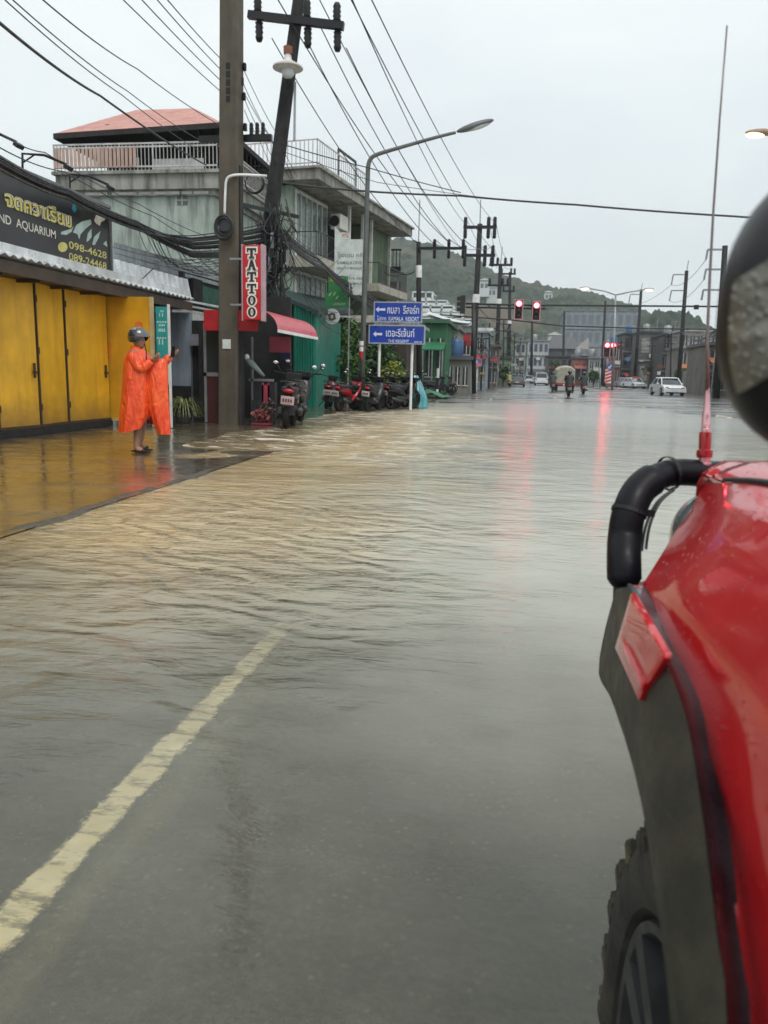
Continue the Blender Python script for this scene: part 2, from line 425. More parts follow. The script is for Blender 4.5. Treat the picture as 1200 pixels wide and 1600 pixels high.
    df = nt.nodes.new('ShaderNodeBsdfDiffuse'); L(mixc(nt, mathn(nt, 'MULTIPLY', foam, .85), col, (.82, .80, .72)), df.inputs[0]); L(bp.outputs[0], df.inputs['Normal'])
    mx = nt.nodes.new('ShaderNodeMixShader'); L(mathn(nt, 'ADD', murk, foam, True), mx.inputs[0]); L(tr.outputs[0], mx.inputs[1]); L(df.outputs[0], mx.inputs[2])
    gl = nt.nodes.new('ShaderNodeBsdfGlossy'); rg = nt.nodes.new('ShaderNodeMapRange'); rg.inputs[1].default_value = 4; rg.inputs[2].default_value = 24; rg.inputs[3].default_value = .045; rg.inputs[4].default_value = .21; L(Y, rg.inputs[0]); L(rg.outputs[0], gl.inputs['Roughness']); L(bp.outputs[0], gl.inputs['Normal'])
    fr = nt.nodes.new('ShaderNodeFresnel'); fr.inputs[0].default_value = 1.45; L(bp.outputs[0], fr.inputs['Normal'])
    m2 = nt.nodes.new('ShaderNodeMixShader'); L(mathn(nt, 'MULTIPLY', fr.outputs[0], mathn(nt, 'SUBTRACT', 1.0, mathn(nt, 'MULTIPLY', foam, .75))), m2.inputs[0]); L(mx.outputs[0], m2.inputs[1]); L(gl.outputs[0], m2.inputs[2])
    L(m2.outputs[0], out.inputs[0])
    return m
M_water = m_water()

struct(MB().grid([[(x, y, -.16) for x in (-2500, -40, 40, 2500)] for y in (-300, 0, 400, 3500)]).build('ground', mat('wet_earth', (.08, .075, .055), .5, dscale=.05, coat=.4)))
sheet('road', axis([(CURB, 24, 46)]), axis([(-12, 1, 12), (1, 60, 118), (60, 460, 80)]), zroad, M_asph)
sheet('pavement', axis([(-30, -10, 6), (-10, CURB, 44)]), axis([(-12, 1, 12), (1, 46, 150), (46, 300, 60)]), zwalk, M_walk)
sheet('road_far_side', axis([(24, 60, 8)]), axis([(-12, 60, 12), (60, 460, 12)]), lambda x, y: .02, M_asph)
wat = sheet('water', axis([(-14, CURB, 20), (CURB, 23.9, 30)]), axis([(-11, 44, 60)]), lambda x, y: 0.0, M_water)
# the worn kerb edge of the pavement
mb = MB(); rows = []
for i in range(330):
    y = -6 + i * .12; j = .07 * fbm(y, 0, 1.1, 4) + .03 * fbm(y, 3, 6, 4); k = .014 * fbm(y, 5, 4, 2)
    zt = zwalk(CURB, y) + .008 + k - .03 * smst(8.6, 10.5, y)
    rows.append([(CURB - .12 + j * .4, y, zt - .02), (CURB - .08 + j, y, zt), (CURB - .02 + j, y, zt - .003 + k), (CURB + .03 + j, y, zt - .03), (CURB + .05 + j * .7, y, -.2)])
mb.grid(rows); struct(mb.build('kerb', mat('kerb_stone', (.085, .07, .048), .6, dirt=(.03, .026, .02), damt=.8, dscale=5, bump=.02, bscale=24), smooth=True))

# painted marks: the faded lane dash nearby, lane lines and stop lines further on
def m_paint():
    m, nt, b = new_mat('worn_road_paint'); p = pos_node(nt)
    c = mixc(nt, noise_fac(nt, p, 14, 5), (.86, .76, .50), (.97, .90, .64)); nt.links.new(c, b.inputs['Base Color'])
    a = noise_fac(nt, p, 15, 7, .78, .33, .50); nt.links.new(a, b.inputs['Alpha'])
    b.inputs['Roughness'].default_value = .4; b.inputs['Coat Weight'].default_value = .6; return m
M_paint = m_paint()
def mark(x0, x1, y0, y1, name='lane_marking', jag=.006):
    n = max(2, int((y1 - y0) / .05)); n = min(n, 160); mb = MB(); rows = []
    for i in range(n + 1):
        y = y0 + (y1 - y0) * i / n
        rows.append([(x + jag * fbm(y, x, 6, 1), y, zroad(x, y) + .004) for x in (x0, (x0 + x1) / 2, x1)])
    mb.grid(rows); return struct(mb.build(name, M_paint))
def m_line():
    m, nt, b = new_mat('drowned_line_paint'); p = pos_node(nt); s = nt.nodes.new('ShaderNodeSeparateXYZ'); nt.links.new(p, s.inputs[0])
    c = mixc(nt, noise_fac(nt, p, 11, 5), (.84, .76, .54), (.97, .92, .72)); nt.links.new(c, b.inputs['Base Color']); b.inputs['Roughness'].default_value = .5
    d = mathn(nt, 'ABSOLUTE', mathn(nt, 'ADD', s.outputs[0], 1.135))
    d = mathn(nt, 'ADD', d, mathn(nt, 'MULTIPLY', mathn(nt, 'SUBTRACT', noise_fac(nt, p, 9, 7, .75, 0, 1, stretch=(1, .6, 1)), .5), .15))
    r = nt.nodes.new('ShaderNodeMapRange'); r.interpolation_type = 'SMOOTHSTEP'; r.inputs[1].default_value = .060; r.inputs[2].default_value = .034; nt.links.new(d, r.inputs[0])
    e = nt.nodes.new('ShaderNodeMapRange'); e.interpolation_type = 'SMOOTHSTEP'; e.inputs[1].default_value = 4.2; e.inputs[2].default_value = 3.3; nt.links.new(s.outputs[1], e.inputs[0])
    ck = mathn(nt, 'SUBTRACT', 1.0, mathn(nt, 'MULTIPLY', noise_fac(nt, p, 10, 6, .75, .50, .62, stretch=(.5, 2.0, 1)), .7))
    a = mathn(nt, 'MULTIPLY', mathn(nt, 'MULTIPLY', r.outputs[0], e.outputs[0]), ck); nt.links.new(a, b.inputs['Alpha']); return m
_mp = M_paint; M_paint = m_line(); mark(-1.24, -1.03, .2, 4.25, jag=0); M_paint = _mp
for k in range(4): mark(-1.1, -.98, 39 + k * 9, 43 + k * 9)
for k in range(8): mark(2.55, 2.7, 13.5 + k * 6.6, 17 + k * 6.6)
for k in range(8): mark(5.9, 6.05, 12 + k * 6, 15.6 + k * 6)
mark(9.3, 9.42, 6, 60)
for xx, yy in ((4.1, 30), (7.6, 26)):      # straight-ahead arrows
    mb = MB(); z = .012
    mb.add([(xx - .09, yy, zroad(xx, yy) + .005), (xx + .09, yy, zroad(xx, yy) + .005), (xx + .09, yy + 3, zroad(xx, yy + 3) + .005), (xx - .09, yy + 3, zroad(xx, yy + 3) + .005),
            (xx - .4, yy + 3, zroad(xx, yy + 3) + .005), (xx + .4, yy + 3, zroad(xx, yy + 3) + .005), (xx, yy + 4.6, zroad(xx, yy + 4.6) + .005)], [(0, 1, 2, 3), (4, 5, 6)])
    struct(mb.build('arrow_marking', M_paint))
mb = MB(); mb.grid([[(x, y, zroad(x, y) + .006) for x in axis([(-3, 8.6, 24)])] for y in (40.2, 40.7)]); struct(mb.build('stop_line', M_paint))
# ============================================================ the red pickup beside the camera
def m_carpaint():
    m, nt, b = new_mat('red_car_paint'); p = pos_node(nt, True)
    c = mixc(nt, noise_fac(nt, p, 3, 3), (.50, .006, .010), (.60, .010, .013))
    # dried road film and water marks
    film = mathn(nt, 'MULTIPLY', noise_fac(nt, p, 6, 6, .68, .52, .74, dist=.5), .10)
    c = mixc(nt, film, c, (.55, .22, .2)); nt.links.new(c, b.inputs['Base Color'])
    b.inputs['Roughness'].default_value = .55; b.inputs['Specular IOR Level'].default_value = .15; b.inputs['Coat Weight'].default_value = 1; b.inputs['Coat IOR'].default_value = 1.5
    cr = nt.nodes.new('ShaderNodeMapRange'); cr.inputs['To Min'].default_value = .015; cr.inputs['To Max'].default_value = .13
    nt.links.new(noise_fac(nt, p, 5, 6, .7, .4, .66, dist=.6), cr.inputs[0]); nt.links.new(cr.outputs[0], b.inputs['Coat Roughness'])
    # droplets
    v = nt.nodes.new('ShaderNodeTexVoronoi'); v.inputs['Scale'].default_value = 120; nt.links.new(p, v.inputs['Vector'])
    r = nt.nodes.new('ShaderNodeMapRange'); r.inputs[1].default_value = .30; r.inputs[2].default_value = 0; nt.links.new(v.outputs['Distance'], r.inputs[0])
    pk = mathn(nt, 'GREATER_THAN', v.outputs['Color'], .70); hgt = mathn(nt, 'MULTIPLY', r.outputs[0], pk)
    wv = nt.nodes.new('ShaderNodeTexNoise'); wv.inputs['Scale'].default_value = 4; nt.links.new(p, wv.inputs['Vector'])
    hgt = mathn(nt, 'ADD', hgt, mathn(nt, 'MULTIPLY', wv.outputs[0], 1.2))
    bp = nt.nodes.new('ShaderNodeBump'); bp.inputs['Distance'].default_value = .0016; nt.links.new(hgt, bp.inputs['Height'])
    nt.links.new(bp.outputs[0], b.inputs['Coat Normal']); nt.links.new(bp.outputs[0], b.inputs['Normal'])
    return m
M_car = m_carpaint()
M_flare = mat('olive_grey_plastic', (.024, .023, .017), .6, dirt=(.095, .085, .055), damt=.5, dscale=9, bump=.0008, bscale=260)
M_trim = mat('wet_black_trim', (.02, .022, .027), .3, dirt=(.09, .10, .12), damt=.5, dscale=9, coat=.5)
M_tyre = mat('tyre_rubber', (.016, .016, .015), .8, dirt=(.075, .065, .045), damt=.6, dscale=7, bump=.002, bscale=70)
M_rim = mat('rim_grey', (.07, .075, .08), .4, .6, dirt=(.05, .045, .035), damt=.5, dscale=6)
M_lens = mat('headlight_lens', (.10, .115, .11), .08, spec=.8, coat=1)
M_grip = mat('rubber_sleeve', (.005, .005, .008), .45, dirt=(.012, .012, .016), damt=.4, dscale=14, spec=.22)

truck = thing('pickup_truck', 'wet red pickup with dark flared wheel arch and black front bar, close beside the camera', 'pickup truck', (1.05, -.3, -.09))
LW = truck.location.copy()
def tb(mb, name, m, parent=truck, **k):
    if isinstance(mb, Pair): tb(mb.b, name, m, parent, **k); return tb(mb.a, name, m, parent, **k)
    mb.v = [(x - LW.x, y - LW.y, z - LW.z) for x, y, z in mb.v]
    o = mb.build(name, m, parent, **k); return o
def mir(p): return Vector((2.10 - p[0], p[1], p[2]))       # the other flank
class Pair:
    def __init__(s, a, b): s.a, s.b = a, b
def both(rows_list):
    a, b_ = MB(), MB()
    for rows in rows_list: a.grid(rows); b_.grid([[mir(p) for p in r] for r in rows])
    return Pair(a, b_)
def pc(px, X): return [PX(a, b, X) if not isinstance(X, list) else PX(a, b, X[i]) for i, (a, b) in enumerate(px)]

N = 44
U = pc([(990, 914), (1015, 950), (1040, 1000), (1070, 1060), (1090, 1110), (1104, 1170), (1116, 1230), (1127, 1300), (1142, 1400), (1155, 1500), (1168, 1600)],
       [.180, .180, .180, .180, .180, .180, .180, .180, .181, .182, .183]) + [Vector((.184, .40, .66)), Vector((.186, .33, .52)), Vector((.186, .30, .36))]
V = pc([(984, 918), (1005, 955), (1027, 1005), (1052, 1063), (1070, 1113), (1082, 1170), (1091, 1230), (1101, 1300), (1113, 1400), (1125, 1500), (1136, 1600)],
       [.170, .166, .164, .163, .162, .161, .160, .160, .160, .160, .160]) + [Vector((.160, .345, .60)), Vector((.163, .29, .48)), Vector((.168, .27, .34))]
Nn = pc([(972, 919), (968, 955), (966, 1005), (980, 1063), (996, 1113), (1004, 1170), (1013, 1230), (1025, 1300), (1037, 1400), (1048, 1500), (1059, 1600)],
        [.165, .160, .158, .152, .148, .146, .144, .143, .142, .142, .142]) + [Vector((.142, .30, .55)), Vector((.146, .26, .46)), Vector((.15, .25, .32))]
Lp = pc([(962, 922), (946, 980), (935, 1040), (939, 1064), (953, 1088), (968, 1130), (986, 1185), (1003, 1245), (1018, 1330), (1033, 1420), (1046, 1500)],
        [.172, .170, .168, .166, .165, .163, .162, .160, .158, .156, .154]) + [Vector((.155, .31, .50)), Vector((.16, .28, .44)), Vector((.16, .27, .30))]
U, V, Nn, Lp = [resample(smooth_path(c, 5), N) for c in (U, V, Nn, Lp)]
inner = [p + Vector((.22, -.02, -.03)) for p in Lp]
tb(both([[Nn, [a.lerp(b, .5) - Vector((.004, 0, 0)) for a, b in zip(Nn, V)], V], [Lp, [a.lerp(b, .5) - Vector((.003, 0, 0)) for a, b in zip(Lp, Nn)], Nn], [inner, Lp]]), 'wheel_arch_flare', M_flare, smooth=True)
tb(both([[V, [a.lerp(b, .35) + Vector((-.006, 0, .003)) for a, b in zip(V, U)], [a.lerp(b, .75) + Vector((-.004, 0, .003)) for a, b in zip(V, U)], U, [p + Vector((.03, 0, 0)) for p in U]]]), 'arch_trim_strip', M_trim, smooth=True)
# dark wheel housing
g = [[Vector((x, .66 + .50 * math.cos(t), .33 + .50 * math.sin(t))) for t in [math.radians(75 + 105 * k / 16) for k in range(17)]] for x in (.24, .62)]
tb(both([g]), 'wheel_housing', M_dark)
# fender skin
ys = [1.24, 1.05, .9, .7, .5, .35, .2]
front = [Vector((.300, 1.225, 1.098)), Vector((.272, 1.19, 1.062)), Vector((.248, 1.155, 1.035)), Vector((.215, 1.10, 1.000)), Vector((.192, 1.07, .972)), Vector((.180, 1.06, .952))]
back = [Vector((.305, .16, 1.15)), Vector((.262, .16, 1.13)), Vector((.232, .16, 1.10)), Vector((.196, .16, 1.03)), Vector((.182, .16, .93)), Vector((.180, .16, .84))]
mid = [Vector((.302, .72, 1.145)), Vector((.262, .72, 1.128)), Vector((.234, .70, 1.09)), Vector((.196, .68, 1.015)), Vector((.181, .66, .94))]
rows = []
for i in range(5):
    rows.append(resample(smooth_path([front[i], (front[i] + mid[i]) / 2 + Vector((-.006, 0, .008)), mid[i], (back[i] + mid[i]) / 2, back[i]], 8), N))
rows2 = []
for k in range(4):
    a, b_ = rows[k], rows[k + 1]
    for q in range(4):
        rows2.append([x.lerp(y, q / 4) for x, y in zip(a, b_)])
rows2.append(rows[4])
for q in range(1, 7):
    t = q / 6
    rows2.append([x.lerp(y, t) + Vector((.004 * math.sin(t * math.pi) - .0, 0, 0)) for x, y in zip(rows[4], [p + Vector((.002, 0, 0)) for p in U])])
shut_line = [p + Vector((.004, 0, .003)) for p in rows2[0]]
tb(both([rows2]), 'fender', M_car, smooth=True)
# front edge return of the fender
ed = [r[0] for r in rows2]
tb(both([[ed, [p + Vector((.05, -.02, 0)) for p in ed]]]), 'fender_edge', M_trim, smooth=True)
a_, b__ = MB(), MB(); a_.tube(shut_line, .0055, 6); b__.tube([mir(p) for p in shut_line], .0055, 6); tb(Pair(a_, b__), 'bonnet_gap_shade', M_black, smooth=True)  # black tube added along the seam, standing in for the shade of the gap
# bonnet
mb = MB(); rows = []
xs = [.296, .302, .315, .34, .38, .43, .5, .62, .8, 1.05, 1.3, 1.48, 1.6, 1.67, 1.72, 1.76, 1.785, 1.798, 1.804]
def zb(x, y):
    d = min(x, 2.10 - x) - .296
    h = .040 * (1 - math.exp(-d / .045)) + .05 * smst(0, .7, d)
    return 1.112 + .045 * smst(1.25, .5, y) + h - .10 * smst(1.05, 1.42, y) * smst(-.02, .25, d) * .8
for y in axis([(.12, 1.0, 14), (1.0, 1.36, 12)]):
    rows.append([Vector((x, y - (.12 * (1 - smst(0, .10, min(x, 2.1 - x) - .296)) if y > 1.2 else 0), zb(x, y))) for x in xs])
rows.append([p + Vector((0, .025, -.02)) for p in rows[-1]]); rows.append([p + Vector((0, .0, -.06)) for p in rows[-1]])
mb.grid(rows)
mb.grid([[r[0] for r in rows], [r[0] + Vector((.004, 0, -.012)) for r in rows], [r[0] + Vector((.05, 0, -.02)) for r in rows]])
mb.grid([[r[-1] for r in rows], [r[-1] + Vector((-.004, 0, -.012)) for r in rows], [r[-1] + Vector((-.05, 0, -.02)) for r in rows]])
tb(mb, 'bonnet', M_car, smooth=True)
# engine bay filler in the shut line, grille and bumper
mb = MB(); mb.box(.33, 1.77, .14, 1.22, .55, 1.085); tb(mb, 'engine_bay', M_dark)
mb = MB(); mb.box(.52, 1.58, 1.30, 1.36, .72, 1.03)
for k in range(5): mb.box(.55, 1.55, 1.36, 1.38, .76 + k * .055, .785 + k * .055)
tb(mb, 'grille', M_black, bevel=.006)
fr = resample([Lp[0], Lp[3], Lp[6], Lp[8]], 9)
mb = MB(); cols = []
for k, p in enumerate(fr):
    z = .93 - .46 * k / 8; b_ = .03 * math.sin(k / 8 * math.pi); tk = .30 * smst(1.2, 4.0, k)
    cols.append([Vector((.172 + tk, 1.03 - .02 * k / 8 + tk * .4, z)), Vector((.182 + tk, 1.14 + b_ + tk * .3, z)), Vector((.23 + tk, 1.26 + b_ + tk * .1, z)), Vector((.4 + tk * .6, 1.36 + b_, z)), Vector((1.05, 1.42 + b_, z)),
                 Vector((1.7 - tk * .6, 1.36 + b_, z)), Vector((1.87 - tk, 1.26 + b_ + tk * .1, z)), Vector((1.918 - tk, 1.14 + b_ + tk * .3, z)), Vector((1.928 - tk, 1.03 - .02 * k / 8 + tk * .4, z))])
cols.insert(0, [p + Vector((.05 if p.x < 1 else -.05, -.12, .004)) for p in cols[0]])
mb.grid([resample(smooth_path(c, 5), 40) for c in cols]); tb(mb, 'bumper', M_flare, smooth=True)
# headlight
for s in (0, 1):
    mb = MB(); c = Vector((.318, 1.225, 1.015)); c = mir(c) if s else c
    mb.ell(c, .062, .115, .066, 20, 12, Matrix.Rotation(math.radians(-20 if not s else 20), 3, 'Z'), .9); hl = tb(mb, 'headlight', M_lens, smooth=True)
    mb = MB(); mb.lathe([(0, -.02), (.03, -.01), (.045, .02)], 16, c + Vector((0, .03, 0)), Matrix.Rotation(math.radians(-90), 3, 'X')); mb.v = [(x - LW.x, y - LW.y, z - LW.z) for x, y, z in mb.v]; mb.build('lamp_reflector', M_chrome, hl)
# red insert in the arch, with its raised rib
LUV = [[(*PIX(p), p.x) for p in c] for c in (Lp, Nn, V, U)]
def flare_x(px, py):
    row = []
    for c in LUV:
        b_ = min(range(len(c) - 1), key=lambda k: abs((c[k][1] + c[k + 1][1]) / 2 - py)); t = (py - c[b_][1]) / max(1e-6, c[b_ + 1][1] - c[b_][1]); t = max(-.5, min(1.5, t))
        row.append((c[b_][0] + (c[b_ + 1][0] - c[b_][0]) * t, c[b_][2] + (c[b_ + 1][2] - c[b_][2]) * t))
    for (a, xa), (b_, xb) in zip(row, row[1:]):
        if px <= b_ or b_ == row[-1][0]: return xa + (xb - xa) * max(0, min(1, (px - a) / max(1e-6, b_ - a)))
qx = [(986, 927), (1041, 1023), (998, 1094), (961, 1012)]
def qp(u, v, lift=0.0):
    ax_, ay_ = qx[0][0] + (qx[1][0] - qx[0][0]) * u, qx[0][1] + (qx[1][1] - qx[0][1]) * u; bx_, by_ = qx[3][0] + (qx[2][0] - qx[3][0]) * u, qx[3][1] + (qx[2][1] - qx[3][1]) * u
    X, Y = ax_ + (bx_ - ax_) * v, ay_ + (by_ - ay_) * v
    return PX(X, Y, flare_x(X, Y) - .0058 - lift)
mb = MB(); rows = []
for i in range(17):
    u = i / 16; r = []
    for j in range(17):
        v = j / 16; e = min(u, 1 - u, v, 1 - v); hgt = .0015 * smst(0, .05, e) + .004 * max(0, 1 - abs(v - .80) / .07) * smst(.1, .2, u) * smst(1, .85, u) - .003 * max(0, 1 - abs(v - .66) / .06) * smst(.1, .2, u)
        r.append(qp(u, v, hgt))
    rows.append(r)
mb.grid(rows)
rim = [qp(t, 0) for t in [k / 12 for k in range(13)]] + [qp(1, t) for t in [k / 12 for k in range(13)]] + [qp(1 - t, 1) for t in [k / 12 for k in range(13)]] + [qp(0, 1 - t) for t in [k / 12 for k in range(13)]]
mb.grid([rim, [p + Vector((.006, .001, 0)) for p in rim]])
tb(mb, 'red_arch_insert', M_car, smooth='auto')
# wheels
def wheel(X, Y, Z, side, nm='wheel', ply=True):
    """side -1: outer face looks towards -x"""
    R = .462; wd = .24
    M_ = Matrix.Rotation(math.radians(90 * -1 if side < 0 else 90), 3, 'Y')
    wroot = MB()
    prof = [(.325, -.02), (.335, .0), (.36, .008), (.395, .006), (.42, -.008), (.438, -.03), (R, -.05), (R, -.19), (.43, -.22), (.38, -.24), (.325, -.235)]
    wroot.lathe([(r, z) for r, z in prof], 72, (X, Y, Z), M_)
    ty = tb(wroot, 'tyre', M_tyre, WH, smooth='auto')
    lug = MB()
    for k in range(84):
        a = 2 * math.pi * k / 84; 
        for (z0, sh, rr) in ((-.034, 0, .434), (-.09, .5, .447), (-.15, 0, .447)):
            aa = a + sh * 2 * math.pi / 84
            c = Vector((math.cos(aa) * rr, math.sin(aa) * rr, z0)); m3 = Matrix.Rotation(aa, 3, 'Z') @ Matrix.Rotation(.3 if sh else -.2, 3, 'X')
            v0 = MB(); v0.obox(c, .013, .018, .044, m3, .8)
            lug.add([Vector((X, Y, Z)) + M_ @ Vector(v) for v in v0.v], v0.f)
        if k % 3 != 0:
            aa = a; c = Vector((math.cos(aa) * .405, math.sin(aa) * .405, .003)); m3 = Matrix.Rotation(aa, 3, 'Z')
            v0 = MB(); v0.obox(c, (.030, .022, .036)[k % 3], .010 + .006 * ((k * 7) % 3), .009, m3, .8)
            lug.add([Vector((X, Y, Z)) + M_ @ Vector(v) for v in v0.v], v0.f)
    tb(lug, 'tread_block', mat('muddy_rubber', (.03, .027, .02), .8, dirt=(.15, .125, .06), damt=.85, dscale=12), WH)
    rm = MB()
    rm.lathe([(.328, -.02), (.322, -.004), (.310, -.006), (.300, -.03), (.285, -.10), (.285, -.2)], 48, (X, Y, Z), M_)
    rm.lathe([(0, -.02), (.035, -.02), (.045, -.03), (.05, -.06), (.0, -.07)], 20, (X, Y, Z), M_)
    for k in range(6):
        for off in (-.16, .16):
            a = 2 * math.pi * k / 6 + off
            a2 = 2 * math.pi * k / 6 + off * .3
            p0 = Vector((math.cos(a2) * .035, math.sin(a2) * .035, -.04)); p1 = Vector((math.cos(a) * .314, math.sin(a) * .314, -.016))
            v0 = MB(); v0.beam(p0, p1, .034, .03, (0, 0, 1), .046, .022)
            rm.add([Vector((X, Y, Z)) + M_ @ Vector(v) for v in v0.v], v0.f)
    tb(rm, 'rim', M_rim, WH, smooth='auto')
    dk = MB(); dk.lathe([(0, -.13), (.28, -.13)], 24, (X, Y, Z), M_); tb(dk, 'brake_disc', M_dark, WH)
def wheel_group(X, Y, Z, side):
    global WH
    WH = bpy.data.objects.new('wheel', None); COL.objects.link(WH); WH.parent = truck
    wheel(X, Y, Z, side)
wheel_group(.188, .66, .362, -1); wheel_group(1.912, .66, .362, 1)
wheel_group(.188, -2.35, .362, -1); wheel_group(1.912, -2.35, .362, 1)
# front bar: a padded black tube
Yb = 1.21
path = smooth_path([PY(976, 917, 1.17), PY(975, 880, 1.18), PY(976, 840, Yb), PY(983, 800, Yb + .01), PY(1000, 765, Yb + .03), PY(1028, 745, Yb + .05), PY(1060, 738, Yb + .07), PY(1112, 741, Yb + .09)], 7)
zt = path[-1].z; end = Vector((1.05, path[-1].y + .04, zt - .005))
full = path + [Vector((path[-1].x + (end.x - path[-1].x) * t, path[-1].y + (end.y - path[-1].y) * t, zt - .005 * t)) for t in (.3, .6, 1)]
full = full + [mir(p) for p in reversed(full[:-1])]
rad = []
for i, p in enumerate(full):
    k = min(i, len(full) - 1 - i)
    rad.append(.0255 if 8 < k < 34 else (.017 + .0085 * min(1, k / 3) if k <= 8 else .0215))
mb = MB(); mb.tube(full, rad, 18); bar = tb(mb, 'front_bar', M_grip, smooth='auto')
for px, py, yy in ((981, 802, Yb + .01), (1048, 740, Yb + .06)):
    c = PY(px, py, yy); i = min(range(len(full)), key=lambda j: (full[j] - c).length); t = (full[i + 1] - full[i - 1]).normalized()
    mb = MB(); q_ = t.to_track_quat('Z', 'Y').to_matrix(); mb.lathe([(.0262, -.003), (.0275, -.003), (.0275, .003), (.0262, .003)], 20, full[i], q_)
    if px < 1000: mb.obox(full[i] + Vector((.031, 0, 0)), .014, .008, .010)
    mb.v = [(x - LW.x, y - LW.y, z - LW.z) for x, y, z in mb.v]; mb.build('cable_tie', M_black, bar)
mb = MB(); off = Vector((.030, -.005, -.012))
for d in (0, .006):
    mb.tube([full[i] + Vector((.026 + d, -.006, -.018 + d * .5)) * (1 if 12 < i < 34 else .9) for i in range(14, 36)], .0022, 6)
mb.v = [(x - LW.x, y - LW.y, z - LW.z) for x, y, z in mb.v]; mb.build('aerial_cable', M_cable, bar)
mb = MB(); mb.tube([path[0] + Vector((0, 0, .01)), path[0] + Vector((.004, .0, -.05)), path[0] + Vector((.03, .03, -.2))], [.017, .019, .022], 12); tb(mb, 'bar_bracket', M_flare, smooth=True)
# whip aerial on the bar: base, red collar, spring and rod
Ya = 1.29; b0 = PY(1100, 729, Ya); b1 = PY(1106, 600, Ya); b2 = PY(1136, 40, Ya)
ax = (b1 - b0).normalized(); up = ax.to_track_quat('Z', 'Y').to_matrix(); L1 = (b1 - b0).length; u = L1 / 129
M_ared = mat('anodised_red', (.34, .008, .015), .25, .6, coat=1); M_asil = mat('red_silver', (.62, .36, .38), .25, .7)
aer = bpy.data.objects.new('aerial', None); COL.objects.link(aer); aer.parent = truck
def ap(prof, nm, m):
    mb = MB(); mb.lathe([(r * u, z * u) for r, z in prof], 20, b0, up); mb.v = [(x - LW.x, y - LW.y, z - LW.z) for x, y, z in mb.v]; mb.build(nm, m, aer, smooth='auto')
ap([(0, 0), (11, 0), (11, 6), (9, 7), (9, 15), (0, 15)], 'aerial_base', M_asil)
ap([(0, 15), (12, 15), (12.5, 19), (12, 27), (9.5, 28), (9.5, 52), (9, 55), (0, 55)], 'aerial_collar', M_ared)
ap([(6.5, 55), (7, 60), (6.4, 61), (7, 63), (6.4, 64.5), (7, 66), (6.4, 67.5), (6.5, 80), (5.6, 86), (5.2, 87), (3.2, 120), (2.2, 135)], 'aerial_spring', M_asil)
mb = MB(); pts = [b0.lerp(b2, t) + Vector((-.006 * math.sin(t * math.pi), 0, 0)) for t in (.15, .3, .45, .6, .8, 1)]
mb.tube([b0 + ax * u * 118] + pts[1:], [.0034, .0025, .0022, .0019, .0015, .0013], 8)
mb.v = [(x - LW.x, y - LW.y, z - LW.z) for x, y, z in mb.v]; mb.build('aerial_rod', mat('aerial_grey', (.22, .19, .19), .35, .5), aer, smooth=True)
# door mirror
def sell(c, rx, ry, rz, n, m, pw, keep=None):
    mb = MB(); mb.ell(c, rx, ry, rz, n, m, None, pw); return mb
Ym = .46; mc = PY(1392, 478, Ym); e_ = PY(1146, 500, Ym)
rx = (mc.x - e_.x); rz = abs(PY(1372, 205, Ym).z - mc.z)
mb = MB(); mb.ell(mc + Vector((0, .03, 0)), rx, .055, rz, 40, 24, None, .86)
mir_root = tb(mb, 'door_mirror', M_black, smooth=True)
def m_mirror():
    m, nt, b = new_mat('wet_mirror_painted_streaks'); p = pos_node(nt, True)
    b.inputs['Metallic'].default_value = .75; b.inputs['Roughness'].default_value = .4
    c = mixc(nt, noise_fac(nt, p, 10, 5, .6, .36, .66, stretch=(.7, 1, 3.0), dist=1.0), (.12, .115, .095), (.36, .355, .32)); nt.links.new(c, b.inputs['Base Color'])  # grey streaks painted into the colour for the reflected sky
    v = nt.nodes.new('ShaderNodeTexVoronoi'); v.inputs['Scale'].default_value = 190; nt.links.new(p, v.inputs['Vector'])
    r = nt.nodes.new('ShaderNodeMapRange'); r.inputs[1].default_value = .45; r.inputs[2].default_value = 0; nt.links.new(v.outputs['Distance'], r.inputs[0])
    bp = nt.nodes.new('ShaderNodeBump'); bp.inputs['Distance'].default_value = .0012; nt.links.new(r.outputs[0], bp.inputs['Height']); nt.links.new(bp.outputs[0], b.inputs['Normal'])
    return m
mb = MB(); rows = []
for i in range(17):
    r = []
    for j in range(21):
        a = -1 + 2 * j / 20; c_ = -1 + 2 * i / 16
        wx = a * rx * .985; top = .16 + .75 * (a + 1) * (1 - .25 * (a + 1)); bot = -.56 + .66 * (a + 1)  # lower edge cut high: black housing stands for the dark reflection
        zz = bot + (top - bot) * (c_ + 1) / 2
        zz = min(zz, .97)
        wx *= (1 - abs(zz) ** (2 / .86)) ** (.86 / 2)
        f = max(0, 1 - abs(wx / rx) ** (2 / .86) - abs(zz) ** (2 / .86)) ** (.86 / 2)
        r.append(mc + Vector((wx, .03 - .0575 * f - .002, zz * rz)))
    rows.append(r)
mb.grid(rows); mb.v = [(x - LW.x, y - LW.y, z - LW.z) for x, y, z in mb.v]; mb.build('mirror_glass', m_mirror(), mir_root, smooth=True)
mb = MB(); mb.tube([mc + Vector((rx * .8, .03, -rz * .5)), Vector((.36, .36, 1.16))], .03, 12); mb.v = [(x - LW.x, y - LW.y, z - LW.z) for x, y, z in mb.v]; mb.build('mirror_arm', M_black, mir_root, smooth=True)
